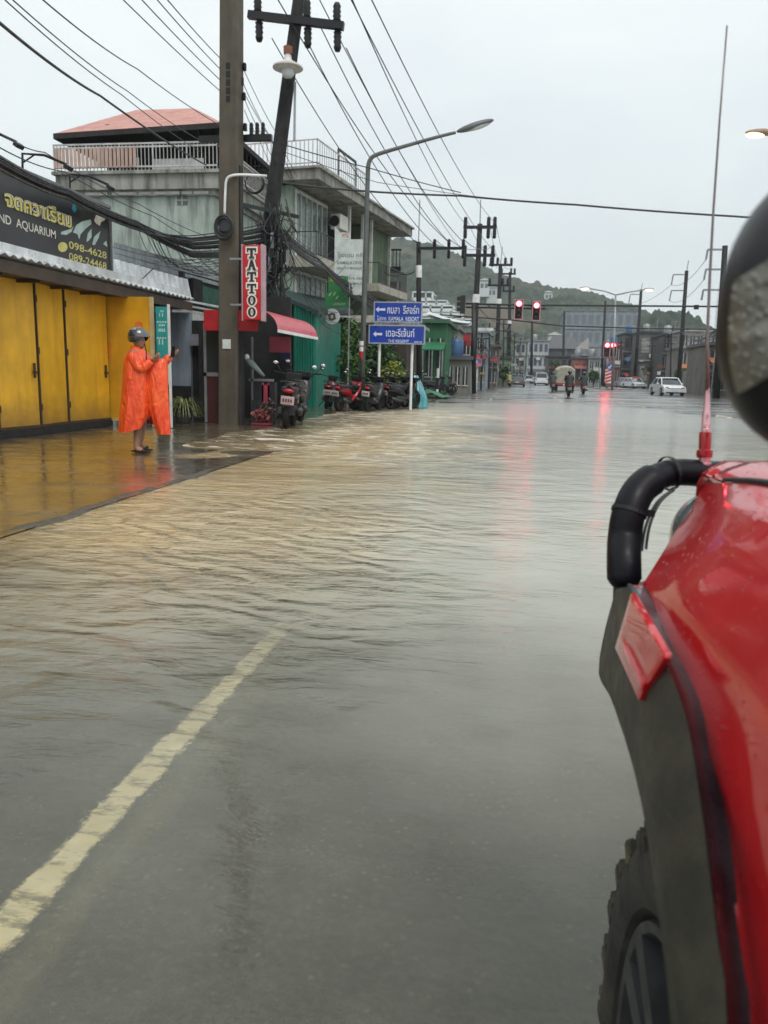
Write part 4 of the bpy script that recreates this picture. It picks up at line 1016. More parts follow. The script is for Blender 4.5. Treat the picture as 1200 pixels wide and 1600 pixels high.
mb = MB(); mb.box(X4 - .3, X4 - .12, a.y - .3, b_.y + 3, b_.z - .3, a.z + .2); mb.box(X4 - .05, X4 + .03, PX(300, 434, X4).y, PX(315, 434, X4).y, b_.z, a.z); sb(mb, 'dark_opening', M_dark)
mb = MB()
for k in range(6):      # white slatted eave strips
    za = 470 + k * 7.5
    mb.beam(PX(270, za - 4, XU - .1 - k * .09), PX(345, za + 10, XU - .1 - k * .09), .05, .05)
mb.beam(PX(268, 487, XU - .3), PX(345, 505, XU - .3), .04, .30)
sb(mb, 'eave_slats', M_white)
YW = YC + 3.2
w0, w1 = PY(240, 655, YW), PY(300, 655, YW)
mb = MB(); mb.box(w0.x - 1, w1.x, YW, YW + .15, 0, PY(280, 488, YW).z)
sb(mb, 'pale_wall', mat('pale_blue_wall', (.26, .31, .37), .7, dirt=(.12, .13, .16), damt=.7, dscale=1.2, streak=True))
mb = MB(); mb.box(w1.x, w1.x + .75, YW + .1, YW + .3, 0, PY(280, 500, YW).z); mb.box(w1.x - .9, w1.x - .003, YW - .05, YW + .1, .0, PY(285, 603, YW).z); sb(mb, 'dark_doorway', M_dark)
mb = MB(); a = PY(297, 522, YW - .1); mb.box(a.x, a.x + .25, YW - .14, YW - .06, PY(297, 540, YW).z, a.z); sb(mb, 'wall_board', mat('lilac_board', (.25, .25, .30), .6))

# teal poster on the yellow end post
yb2 = YC - .05; a = PY(243, 479, yb2); b_ = PY(263, 560, yb2)
po = thing('poster', 'narrow teal poster with white print beside the yellow end panel', 'poster', (b_.x, yb2, b_.z))
mb = MB(); mb.box(a.x, b_.x, yb2, yb2 + .03, b_.z, a.z); wbuild(mb, 'sheet', M_teal, po)
mb = MB()
for k, (py, h_, w_) in enumerate(((486, 3, .3), (492, 6, .45), (503, 2.5, .8), (508, 3, .5), (516, 5, .55), (528, 2.5, .8), (534, 9, .5))):
    c = PY(253, py, yb2 - .003)
    for j in range(4 if h_ < 6 else 2):
        x0 = c.x - w_ * .14 + j * w_ * .07 * (1 if h_ < 6 else 2); mb.add([(x0, c.y, c.z - h_ * .5 * mpp(yb2)), (x0 + w_ * .055, c.y, c.z - h_ * .5 * mpp(yb2)), (x0 + w_ * .05, c.y, c.z + h_ * .5 * mpp(yb2)), (x0 + .005, c.y, c.z + h_ * .5 * mpp(yb2))], [(0, 1, 2, 3)])
wbuild(mb, 'print', mat('poster_print', (.45, .68, .66), .5), po)
mb = MB(); a2 = PY(257, 560, yb2 + .05); b2_ = PY(265, 600, yb2 + .05); mb.box(a2.x, b2_.x, yb2 + .03, yb2 + .06, b2_.z, a2.z); mb.box(b_.x, b_.x + .04, yb2, yb2 + .05, .02, a.z + .05)
wbuild(mb, 'stand', M_white, po)

# ---------------- tattoo booth
YB = PZ(350, 661, .02).y + .05
X0b, X1b = PY(320, 660, YB).x, PY(378, 660, YB).x
bth = thing('booth', 'small glass fronted booth under a red awning behind the thick pole', 'booth', (X0b + .8, YB + 1, .02)); LSH = bth
zc = PY(330, 505, YB).z
mb = MB()
for x in (X0b, X1b - .02): mb.box(x, x + .06, YB, YB + .06, .02, zc)
mb.box(X0b, X1b, YB, YB + .06, PY(330, 588, YB).z, PY(330, 582, YB).z); mb.box(X1b, X1b + .6, YB + .5, YB + .56, PY(400, 596, YB).z, PY(400, 592, YB).z)
mb.box(X1b + .06, X1b + .1, YB + .5, YB + .55, .02, PY(400, 525, YB).z)
sb(mb, 'frame', M_steel)
mb = MB(); mb.box(X0b + .06, X1b - .02, YB + .03, YB + .04, PY(330, 582, YB).z, zc); sb(mb, 'glass', M_glass)
mb = MB(); mb.box(X0b + .06, X1b - .02, YB + .02, YB + .05, .02, PY(330, 588, YB).z - .0); sb(mb, 'maroon_panel', mat('maroon', (.06, .012, .014), .5))
mb = MB(); mb.box(X0b - .2, X1b + .5, YB + 2.3, YB + 2.4, 0, zc + .8); mb.box(X0b - .2, X0b - .1, YB + .2, YB + 2.3, 0, zc); sb(mb, 'wall', M_dark)
mb = MB(); mb.box(X1b + .10, X1b + .62, YB + .55, YB + .75, .02, PY(400, 597, YB).z); mb.box(X1b + .1, X1b + .6, YB + .4, YB + .5, .02, .55); sb(mb, 'counter', mat('counter_dark', (.03, .03, .035), .6))
# awning: red curved hood (scalloped tiles) with a flat face
YA = YB - .25
a, b_ = PY(318, 484, YA), PY(318, 516, YA)
xr = PY(402, 500, YA).x
M_redaw = mat('awning_red', (.42, .012, .02), .45, dirt=(.2, .01, .015), damt=.5)
mb = MB(); mb.box(a.x, xr, YA, YA + .05, b_.z, a.z); sb(mb, 'awning_face', M_redaw)
p0, p1 = PY(396, 500, YA), PY(458, 512, YA + 2.6)
mb = MB(); rows = []
for i in range(25):
    t = i / 24; c = Vector((xr - .05, YA + 3.6 * t, 0)); r = []
    for j in range(9):
        s_ = j / 8; ang = s_ * math.pi / 2
        r.append(Vector((xr - .15 + .62 * math.sin(ang), YA + 3.6 * t, b_.z + .05 + (a.z - b_.z) * math.cos(ang) + .015 * math.sin(t * 24 * math.pi) * (1 if j else 0))))
    rows.append(r)
mb.grid(rows); sb(mb, 'curved_awning', mat('awning_pink_red', (.50, .05, .07), .35, dirt=(.6, .2, .22), damt=.5, dscale=9), smooth=True)
mb = MB(); mb.box(xr + .47, xr + .49, YA, YA + 3.6, b_.z - .02, b_.z + .05); sb(mb, 'awning_edge', M_white)
mb = MB(); ya_ = YA + 1.7; c0, c1 = PY(421, 526, ya_), PY(453, 551, ya_); mb.box(c0.x, c1.x, ya_, ya_ + .04, c1.z, c0.z); sb(mb, 'red_cloth', mat('dusty_red', (.30, .05, .07), .6))
mb = MB(); c0, c1 = PY(438, 551, ya_), PY(454, 562, ya_); mb.box(c0.x, c1.x, ya_, ya_ + .04, c1.z, c0.z); sb(mb, 'navy_cloth', mat('navy', (.012, .012, .06), .6))

# tall TATTOO sign
ysn = YB - .62; a, b_ = PY(379, 383, ysn), PY(411, 500, ysn)
ts = thing('vertical_sign', 'tall narrow red sign reading TATTOO beside the thick pole', 'sign', (a.x, ysn, b_.z))
mb = MB(); mb.box(a.x, b_.x - .045, ysn, ysn + .22, b_.z, a.z); wbuild(mb, 'panel', M_red, ts, bevel=.01)
mb = MB(); mb.box(b_.x - .043, b_.x, ysn - .01, ysn + .23, b_.z - .02, a.z + .02); mb.box(a.x - .03, a.x - .002, ysn - .005, ysn + .2, b_.z - .02, a.z + .02); wbuild(mb, 'side_strip', mat('pinkish_edge', (.42, .28, .32), .5), ts)
mb = MB(); mb.box(a.x - .3, a.x - .03, ysn + .02, ysn + .1, a.z - .3, a.z - .26); mb.box(a.x - .3, a.x - .03, ysn + .02, ysn + .1, b_.z + .3, b_.z + .34); wbuild(mb, 'bracket', M_steel, ts)
kx = mpp(ysn)
def slab(ch, cx, cy, w_, h_, g):
    """slab serif letter built from boxes, g grows it for the outline; faces -y"""
    L = []
    R_ = lambda x0, x1, z0, z1: L.append((x0 * w_, x1 * w_, z0 * h_, z1 * h_))
    if ch == 'T': R_(-.14, .14, -.5, .5); R_(-.3, .3, -.5, -.36); R_(-.5, .5, .3, .5); R_(-.5, -.34, .1, .5); R_(.34, .5, .1, .5)
    out = [[(x0 - g, z0 - g), (x1 + g, z0 - g), (x1 + g, z1 + g), (x0 - g, z1 + g)] for x0, x1, z0, z1 in L]
    if ch == 'A':
        out = [[(-.40 * w_ - g, -.5 * h_), (-.16 * w_ + g, -.5 * h_), (.12 * w_ + g, .5 * h_ + g), (-.12 * w_ - g, .5 * h_ + g)], [(.14 * w_ - g, -.5 * h_), (.44 * w_ + g, -.5 * h_), (.14 * w_ + g, .5 * h_ + g), (-.10 * w_ - g, .5 * h_ + g)],
               [(-.2 * w_, -.18 * h_ - g), (.2 * w_, -.18 * h_ - g), (.2 * w_, -.04 * h_ + g), (-.2 * w_, -.04 * h_ + g)], [(-.5 * w_ - g, -.5 * h_ - g), (-.1 * w_ + g, -.5 * h_ - g), (-.1 * w_ + g, -.38 * h_ + g), (-.5 * w_ - g, -.38 * h_ + g)], [(.08 * w_ - g, -.5 * h_ - g), (.5 * w_ + g, -.5 * h_ - g), (.5 * w_ + g, -.38 * h_ + g), (.08 * w_ - g, -.38 * h_ + g)]]
    if ch == 'O':
        n = 20
        for k in range(n):
            t0, t1 = 2 * math.pi * k / n, 2 * math.pi * (k + 1) / n
            ro = (.42 * w_ + g, .5 * h_ + g); ri = (max(.16 * w_ - g, .01), max(.36 * h_ - g, .02))
            out.append([(ri[0] * math.cos(t0), ri[1] * math.sin(t0)), (ro[0] * math.cos(t0), ro[1] * math.sin(t0)), (ro[0] * math.cos(t1), ro[1] * math.sin(t1)), (ri[0] * math.cos(t1), ri[1] * math.sin(t1))])
    return out
mw, mk = MB(), MB(); hh = (a.z - b_.z)
for k, ch in enumerate('TATTOO'):
    cz = a.z - hh * (.105 + .158 * k); cx = (a.x + b_.x - .045) / 2
    for i, q_ in enumerate(slab(ch, 0, 0, .21, .205, .030)): mw.add([(cx + x, ysn - .004 - .0006 * (i % 9), cz + z) for x, z in q_], [(0, 1, 2, 3)])
    for i, q_ in enumerate(slab(ch, 0, 0, .21, .205, .0)): mk.add([(cx + x, ysn - .012 - .0006 * (i % 9), cz + z) for x, z in q_], [(0, 1, 2, 3)])
wbuild(mw, 'letter_outline', M_lw, ts); wbuild(mk, 'lettering', M_lb, ts)

# plants
def spiky_plant(name, label, c, r, h, n, cols, pot=True, grp=None):
    root = thing(name, label, 'plant', tuple(c), grp)
    if pot: mb = MB(); mb.lathe([(.01, 0), (.16, 0), (.2, .25), (.22, .26), (.2, .22)], 16); mb.build('pot', mat('dark_pot', (.03, .028, .025), .7), root, smooth='auto')
    mb = MB()
    for k in range(n):
        a = random.uniform(0, 2 * math.pi); rr = r * random.uniform(.5, 1.1); hh_ = h * random.uniform(.5, 1.1); d = Vector((math.cos(a), math.sin(a), 0)); s_ = d.cross(Vector((0, 0, 1))); ww = random.uniform(.008, .016)
        pts = [Vector((0, 0, .2)) + d * rr * t + Vector((0, 0, hh_ * (2.2 * t - 2.1 * t * t) + (0 if t < .6 else -(t - .6) * .5 * hh_))) for t in (0, .25, .5, .75, 1)]
        mb.grid([[p - s_ * ww * (1.1 - i / 4.4), p + s_ * ww * (1.1 - i / 4.4)] for i, p in enumerate(pts)])
    mb.build('foliage', cols, root); return root
def m_leaf(name, c1, c2):
    m, nt, b = new_mat(name); p = pos_node(nt, True)
    c = mixc(nt, noise_fac(nt, p, 2.2, 4), c1, c2); c = mixc(nt, noise_fac(nt, p, 23, 2, .5, .4, .6), c, tuple(v * .55 for v in c1)); nt.links.new(c, b.inputs['Base Color'])
    b.inputs['Roughness'].default_value = .4; b.inputs['Subsurface Weight'].default_value = 0; return m
M_lfy = m_leaf('variegated_leaf', (.10, .15, .035), (.42, .42, .16)); M_lf1 = m_leaf('leaf_dark', (.03, .08, .02), (.08, .17, .04)); M_lf2 = m_leaf('leaf_mid', (.05, .13, .025), (.13, .26, .05)); M_lf3 = m_leaf('leaf_yellow', (.16, .22, .02), (.42, .44, .08))
M_bark = mat('bark', (.08, .06, .04), .9)
c = PZ(286, 660, .02); spiky_plant('potted_plant', 'spiky yellow green plant beside the yellow end panel', c, .62, .62, 130, M_lfy)
def bush(name, label, c, rad, n, size, m, cat='bush', trunk=.4, grp=None, clumps=7):
    root = thing(name, label, cat, tuple(c), grp); mb = MB()
    for k in range(clumps):
        a = random.uniform(0, 6.28); q_ = Vector((math.cos(a) * rad[0] * .62 * random.random(), math.sin(a) * rad[1] * .62 * random.random(), trunk + rad[2] * random.uniform(.35, 1.5)))
        mb.leaves(n // clumps, q_, (rad[0] * .5, rad[1] * .5, rad[2] * .45), size)
    mb.build('crown', m, root)
    mb = MB()
    for k in range(5):
        a = k * 1.3; mb.tube([(0, 0, 0), (math.cos(a) * rad[0] * .15, math.sin(a) * rad[1] * .15, trunk + rad[2] * .3), (math.cos(a) * rad[0] * .5, math.sin(a) * rad[1] * .5, trunk + rad[2] * 1.1)], [max(.03, rad[0] * .05), max(.02, rad[0] * .035), .01], 6)
    mb.build('trunk', M_bark, root); return root
c = PY(466, 612, 24.5); bush('shrub', 'small bright green shrub behind the black motorbike', (c.x, 24.5, .05), (.45, .4, .4), 700, .11, M_lf3, clumps=5)
c = PY(405, 612, 20.5); bush('shrub', 'dark green shrub under the red curved awning', (c.x, 20.8, .05), (.5, .4, .75), 900, .12, M_lf2, clumps=6)
c = PY(524, 620, 32); bush('tree', 'dense dark green tree behind the red motorbike', (c.x, 32, 0), (1.5, 1.3, 1.6), 9000, .15, M_lf2, 'tree', .5, clumps=12)
c = PY(503, 620, 30.5); bush('tree', 'low leafy tree beside the green corrugated wall', (c.x, 30.5, 0), (.7, .8, .9), 2800, .14, M_lf2, 'tree', .9, clumps=8)
c = PY(612, 620, 31); bush('shrub', 'yellow green shrub below the blue road signs', (c.x, 31, 0), (.5, .45, .78), 1900, .12, M_lf3, clumps=8)
c = PY(585, 620, 33.5); bush('tree', 'dark bushy tree behind the lamp post foot', (c.x, 33.5, 0), (1.5, 1.0, 1.1), 4500, .16, M_lf1, 'tree', .5, clumps=9)

# small clutter at the booth: red flowers / drinks rack and blue grey parasol folded
c = PY(411, 655, YB - .1)
rk = thing('flower_rack', 'low rack of pinkish red flowers and pots beside the booth counter', 'flower rack', (c.x, YB - .1, .02))
mb = MB(); mb.leaves(160, (-.05, 0, .22), (.22, .12, .16), .09); mb.build('flowers', mat('dusty_pink_flower', (.30, .09, .08), .6, var=.5), rk)
mb = MB(); mb.leaves(140, (.05, .05, .38), (.2, .12, .2), .08); mb.build('leaves', mat('grey_brown_leaf', (.12, .08, .07), .6, var=.5), rk)
mb = MB(); mb.box(-.25, .2, -.08, .1, 0, .04); mb.box(-.06, -.02, .1, .14, 0, .95); mb.box(.08, .12, .1, .14, 0, .95); mb.box(-.06, .12, .1, .13, .35, .9); mb.build('rack', mat('faded_red_rack', (.30, .03, .06), .6), rk)
c = PY(400, 588, YB + .2)
pz = thing('folded_parasol', 'folded grey green parasol leaning over the booth counter', 'parasol', (c.x, YB + .2, PY(400, 597, YB).z))
mb = MB(); a_, b2_ = PY(386, 562, YB + .2), PY(413, 588, YB + .2); a_ -= pz.location; b2_ -= pz.location
mb.tube([a_, a_.lerp(b2_, .3), b2_], [.06, .085, .03], 10); mb.build('canopy', mat('grey_green_cloth', (.16, .21, .20), .7), pz, smooth=True)
mb = MB(); mb.ell(a_ + Vector((0, 0, .05)), .06, .06, .08, 10, 8); mb.build('tip', M_white, pz, smooth=True)

# ---------------- green corrugated shop
YG = 27.0
M_gcor = mat('green_corrugated', (.012, .20, .14), .45, dirt=(.01, .08, .06), damt=.5, dscale=.8, streak=True)
gs = thing('green_shop', 'green corrugated metal shop with dark sloping roof behind the red awning', 'shop', (PY(440, 610, YG).x, YG + 2, 0)); LSH = gs
a, b_ = PY(459, 475, YG), PY(491, 610, YG)
mb = MB(); rows = []
for i in range(49): rows.append([(a.x + (b_.x - a.x) * i / 48, YG + .03 * math.sin(i * 1.05), 0), (a.x + (b_.x - a.x) * i / 48, YG + .03 * math.sin(i * 1.05), a.z - .35 * i / 48)])
mb.grid(rows); mb.box(b_.x, b_.x + .05, YG, YG + 4, 0, a.z - .4); sb(mb, 'corrugated_wall', M_gcor)
mb = MB(); r0, r1 = PY(405, 452, YG + .2), PY(497, 492, YG - .2); mb.prism([r0, r1, r1 + Vector((0, 6, .5)), r0 + Vector((0, 6, .5))], (0, 0, .14)); sb(mb, 'roof', mat('green_black_roof', (.03, .06, .055), .5))
mb = MB(); c0 = PY(412, 600, YG + 1); mb.box(c0.x - 2.0, a.x, YG + 1, YG + 1.2, 0, a.z); sb(mb, 'dark_front', M_dark)
mb = MB()
for x_ in (418, 432, 446): p = PY(x_, 600, YG + .8); mb.box(p.x, p.x + .06, YG + .8, YG + .9, 0, a.z - .3)
mb.box(PY(418, 1, YG + .8).x, PY(460, 1, YG + .8).x, YG + .7, YG + .8, a.z - .5, a.z - .35); sb(mb, 'shop_post', mat('brownish_post', (.12, .1, .09), .7), each=1)

# ---------------- house with roof terrace (pink roof)
YH = 24.5
M_gw = mat('stained_green_wall', (.34, .40, .355), .85, dirt=(.085, .10, .08), damt=.95, dscale=1.1, streak=True, var=.12)
M_wt = mat('window_trim_white', (.6, .6, .56), .6, dirt=(.25, .24, .2), damt=.4)
M_ledge = mat('mossy_ledge', (.30, .30, .27), .85, dirt=(.04, .042, .035), damt=.9, dscale=1.2, streak=True)
hl = PY(98, 262, YH); hr = PY(333, 300, YH); zt_ = PY(330, 268, YH).z
hs = thing('terrace_house', 'stained pale green concrete house with a railed roof terrace and pink hipped roof', 'house', ((hl.x + hr.x) / 2, YH + 4, 0)); LSH = hs
XL, XR = hl.x, hr.x
mb = MB(); mb.box(XL, XR, YH, YH + 9, 0, zt_ - .55); sb(mb, 'wall', M_gw)
mb = MB(); mb.box(XL - .12, XR + .25, YH - .25, YH + 9.2, zt_ - .55, zt_ - .10); mb.box(XL - .2, XR + .35, YH - .35, YH + 9.3, zt_ - .10, zt_); mb.box(XL - .05, XR + .1, YH - .1, YH + 9.1, zt_ - .72, zt_ - .55); sb(mb, 'roof_slab', M_ledge)
mb = MB()
for k in range(9): x_ = XL + .8 + k * (XR - XL - 1.2) / 8.3 * (1 if k % 2 else .985); mb.box(x_, x_ + random.uniform(.25, .55), YH - .105, YH - .09, zt_ - .68, zt_ - .60)
sb(mb, 'white_ledge_patch', M_wt)
p = PY(285, 313, YH); mb = MB(); mb.box(p.x - .17, p.x + .17, YH - .02, YH + .1, p.z - .14, p.z + .14); f_ = sb(mb, 'vent', mat('vent_grey', (.12, .13, .12), .8))
mb = MB(); mb.box(p.x - .19, p.x + .19, YH - .035, YH - .021, p.z - .015, p.z + .015); mb.box(p.x - .015, p.x + .015, YH - .036, YH - .022, p.z - .16, p.z + .16); sb(mb, 'vent_grid', M_gw)
p = PY(235, 296, YH); mb = MB(); mb.box(p.x - .1, p.x + .1, YH - .03, YH + .1, p.z - .07, p.z + .07); sb(mb, 'vent', M_ledge)
# railing with wooden screen
M_rail = mat('grey_white_rail', (.46, .46, .45), .5, dirt=(.2, .19, .17), damt=.4)
zr0, zr1 = zt_, PY(300, 226, YH).z
mb = MB(); yR = YH - .28
for z_ in (zr1, zr0 + .12, zr1 - .10): mb.box(XL - .15, XR + .3, yR, yR + .04, z_ - .025, z_ + .025); mb.box(XR + .26, XR + .3, yR, YH + 9, z_ - .025, z_ + .025)
k = 0; x_ = XL - .15
while x_ < XR + .3:
    w_ = .02 if k % 9 else .045; mb.box(x_, x_ + w_, yR + .005, yR + .03, zr0, zr1); x_ += .125; k += 1
y_ = YH
while y_ < YH + 9: mb.box(XR + .265, XR + .285, y_, y_ + .02, zr0, zr1); y_ += .15
sb(mb, 'railing', M_rail)
mb = MB(); x_ = XL - .1
xw = PY(216, 240, YH).x
while x_ < xw: mb.box(x_, x_ + .10, yR - .03, yR - .01, zr0 + .10, zr1 - .12 + random.uniform(-.02, .02)); x_ += .135
sb(mb, 'wooden_screen', mat('weathered_wood', (.50, .36, .30), .8, dirt=(.10, .06, .045), damt=.6, dscale=1.5, streak=True))
mb = MB(); xa_, xb_ = PY(232, 240, YH).x, PY(312, 240, YH).x; mb.box(xa_, xb_, YH + .3, YH + .34, zr0 + .06, zr1 - .32); mb.box(PY(208, 1, YH).x, PY(214, 1, YH).x, yR + .08, yR + .1, zr0 + .1, zr1 - .4); sb(mb, 'white_sheet', M_white)
# pavilion
e0, e1 = PY(84, 206, YH - .2), PY(346, 191, YH - .2); ze = e0.z - .05
YE2 = YH + 8.2; rA, rB = PY(212, 172, YH + 4), PY(303, 169, YH + 4); zr = (rA.z + rB.z) / 2
xa_, xb_ = e0.x, PY(424, 214, YE2).x
xb_ = max(e1.x, xb_)
zq = e1.z; corn = [Vector((xa_, YH - .2, ze)), Vector((xb_, YH - .2, zq)), Vector((xb_, YE2, zq - .1)), Vector((xa_, YE2, ze))]
R0, R1 = Vector((rA.x, YH + 4, zr)), Vector((rB.x, YH + 4, zr))
mb = MB(); mb.add(corn + [R0, R1], [(0, 1, 5, 4), (1, 2, 5), (2, 3, 4, 5), (3, 0, 4)])
sb(mb, 'pink_roof', mat('pink_roof_tile', (.50, .235, .19), .6, dirt=(.36, .15, .12), damt=.6, dscale=1.2, streak=True))
d_ = Vector((0, 0, -.14)); mb = MB(); ins = [c_.lerp((R0 + R1) / 2, .02) + d_ for c_ in corn]
mb.add(ins + [R0 + d_, R1 + d_], [(0, 1, 5, 4), (1, 2, 5), (2, 3, 4, 5), (3, 0, 4)])
for i in range(4): mb.beam(corn[i] + d_ * .6, corn[(i + 1) % 4] + d_ * .6, .06, .16)
sb(mb, 'dark_eaves', mat('dark_eaves_wood', (.02, .017, .016), .8))
mb = MB()
for x_ in (XL + 1, (XL + XR) / 2, XR - .3, xb_ - 1.4):
    for y_ in (YH + 1.0, YE2 - 1.2): mb.box(x_, x_ + .13, y_, y_ + .13, zt_, ze + .6)
sb(mb, 'pavilion_post', mat('post_brown', (.03, .02, .018), .8), each=1)

# ---------------- balcony building beyond
YQ = 30.0
M_b2 = mat('pale_green_render', (.30, .37, .31), .85, dirt=(.08, .105, .08), damt=.9, dscale=1.1, streak=True)
M_b3 = mat('end_green', (.13, .19, .12), .8, dirt=(.06, .09, .055), damt=.7, dscale=.8, streak=True)
q0 = PY(455, 440, YQ); qa = Vector((math.sin(math.radians(9)), math.cos(math.radians(9)), 0)); qn = Vector((qa.y, -qa.x, 0))   # qa along the street side, qn outwards
bb = thing('balcony_building', 'two storey pale green building with deep roof slab, curtained windows and balconies', 'building', (q0.x, YQ, 0)); LSH = bb
def Q(s, o, z): return Vector((q0.x, YQ, 0)) + qa * s + qn * o + Vector((0, 0, z))
def qbox(mb, s0, s1, o0, o1, z0, z1):
    mb.prism([Q(s0, o0, z0), Q(s1, o0, z0), Q(s1, o1, z0), Q(s0, o1, z0)], (0, 0, z1 - z0))
xl2 = PY(338, 440, YQ).x; zt2 = PY(500, 266, YQ).z; Lb = 11.5
zb2_ = PY(470, 400, YQ).z           # balcony floor
mb = MB(); wl = -(q0.x - xl2)
qbox(mb, 0, 3.6, wl, 0, 0, zt2 - .5); qbox(mb, 0, Lb, wl, -1.6, 0, zt2 - .5)
sb(mb, 'wall', M_b2)
mb = MB(); qbox(mb, -.35, Lb + .6, wl, 1.25, zt2 - .42, zt2 - .05); qbox(mb, -.45, Lb + .7, wl, 1.35, zt2 - .05, zt2 + .03); sb(mb, 'roof_slab', M_ledge)
mb = MB(); qbox(mb, -.1, Lb * .45, -.5, 1.1, zb2_ - .42, zb2_); qbox(mb, Lb * .6, Lb * 1.0, -1, 1.25, zb2_ - .6, zb2_ - .25); sb(mb, 'balcony_slab', mat('balcony_cream', (.42, .40, .34), .8, dirt=(.2, .19, .16), damt=.6, streak=True))
M_cur = mat('grey_green_curtain', (.10, .155, .14), .25, dirt=(.22, .28, .26), damt=.6, dscale=3.5, spec=.8)
for lvl, (z0, z1) in enumerate(((zb2_ + .05, zt2 - .62), (zb2_ - 2.9, zb2_ - .5))):
    mb = MB(); qbox(mb, .25, 3.4, -.02, .03, z0, z1); wn = sb(mb, 'window', M_cur)
    mb = MB()
    for k in range(7): s_ = .22 + k * .53; qbox(mb, s_, s_ + (.14 if k == 0 else .05), .032, .07, z0, z1)
    qbox(mb, .2, 3.45, .033, .075, z1 - .08, z1 + .02); qbox(mb, .2, 3.45, .033, .075, z0 - .06, z0 + .02)
    sb(mb, 'window_frame', M_wt)
mb = MB(); qbox(mb, 3.6, 8.2, -1.59, -1.5, .2, zt2 - .6); sb(mb, 'dark_recess', M_dark)
mb = MB(); qbox(mb, Lb * .72, Lb, -1.6, .15, 0, zt2 - .5); sb(mb, 'end_wall', M_b3)
mb = MB()
for s_ in (4.4, 6.1, 7.3): qbox(mb, s_, s_ + .12, .6, .72, zb2_ - .2, zt2 - .42)
qbox(mb, Lb - .15, Lb + .02, .16, .3, .2, zt2 - .5); sb(mb, 'column', M_wt, each=1)
def rail(z, s0, s1, o, h_=.9, m=M_black, st=.16, nm='balcony_railing'):
    mb = MB(); qbox(mb, s0, s1, o, o + .04, z + h_ - .03, z + h_); qbox(mb, s0, s1, o, o + .03, z + .06, z + .09); s_ = s0
    while s_ < s1: qbox(mb, s_, s_ + .025, o + .005, o + .025, z, z + h_); s_ += st
    qbox(mb, s0, s0 + .03, -.4, o, z + h_ - .03, z + h_); return sb(mb, nm, m)
rail(zb2_, 0, Lb * .45, 1.05); rail(zb2_ - .25, Lb * .6, Lb, 1.2, .95)
mb = MB(); p = 2.9; qbox(mb, 3.2, 4.1, .3, .75, zt2 - 1.55, zt2 - .95); ac = sb(mb, 'air_conditioner', M_wt, bevel=.02)
mb = MB(); c_ = Q(3.18, .50, zt2 - 1.25); mb.lathe([(0, 0), (.2, 0), (.22, .02)], 20, c_, (-qa).to_track_quat('Z', 'Y').to_matrix()); sb(mb, 'fan_grille', M_black)
# window on the wall facing us (trims white)
p0, p1 = PY(372, 302, YQ), PY(418, 346, YQ)
mb = MB(); mb.box(p0.x, p1.x, YQ - .03, YQ + .02, p1.z, p0.z); wn = sb(mb, 'window', mat('blue_grey_glass', (.16, .23, .23), .2, dirt=(.3, .36, .36), damt=.6, dscale=1.5))
mb = MB(); mb.box(p0.x - .1, p1.x + .1, YQ - .06, YQ - .032, p1.z - .12, p1.z); mb.box(p0.x - .1, p1.x + .1, YQ - .06, YQ - .032, p0.z, p0.z + .1); sb(mb, 'window_frame', M_wt)
# terrace railing of this building, frame gate at its end
mb = MB(); zr0 = zt2; zr1_ = zt2 + .95
s_ = -.35
for z_ in (zr1_, zr0 + .15): qbox(mb, -.4, Lb * .42, 1.2, 1.24, z_ - .02, z_ + .02); mb.beam(Q(-.35, wl, z_), Q(-.35, 1.2, z_), .04, .04)
o_ = wl
while o_ < 1.2: mb.beam(Q(-.35, o_, zr0), Q(-.35, o_, zr1_), .03, .03); o_ += .17
while s_ < Lb * .42: mb.beam(Q(s_, 1.22, zr0), Q(s_, 1.22, zr1_), .025, .025); s_ += .22
sb(mb, 'terrace_railing', M_rail)
mb = MB(); g0, g1 = PY(528, 300, YQ + 3), PY(555, 300, YQ + 5); zg1 = PY(528, 233, YQ + 3).z
for p in (g0, g1): mb.beam((p.x, p.y, zt2 - .1), (p.x, p.y, zg1), .08, .08)
mb.beam((g0.x, g0.y, zg1), (g1.x, g1.y, zg1), .08, .08); mb.beam((g0.x, g0.y, zt2 + .8), (g1.x, g1.y, zt2 + .8), .03, .03); sb(mb, 'steel_frame', mat('dark_steel', (.06, .06, .06), .6))
# lower rooms beyond, small annex with grilled rails (590-620)
mb = MB(); c_ = PY(603, 610, 44); mb.box(c_.x - 1.2, c_.x + .7, 44, 47, 0, PY(603, 440, 44).z); an = thing('annex', 'narrow grey annex with barred balcony past the pale green building', 'building', (c_.x, 45, 0)); LSH = an; sb(mb, 'wall', mat('annex_grey', (.16, .17, .15), .85, dirt=(.08, .085, .07), damt=.7, streak=True))
mb = MB()
z0, z1 = PY(603, 420, 44).z, PY(603, 395, 44).z
for k in range(11): x_ = c_.x - 1.2 + k * .19; mb.box(x_, x_ + .04, 43.2, 43.24, z0, z1)
mb.box(c_.x - 1.25, c_.x + .8, 43.15, 43.3, z1, z1 + .08); mb.box(c_.x - 1.25, c_.x + .8, 43.1, 44, z0 - .25, z0); sb(mb, 'barred_balcony', M_black)
mb = MB()
for k in range(4): x_ = c_.x - 1.0 + k * .5; mb.box(x_, x_ + .10, 43.93, 43.99, 1, z0 - .4)
sb(mb, 'shutter_bars', M_wt)

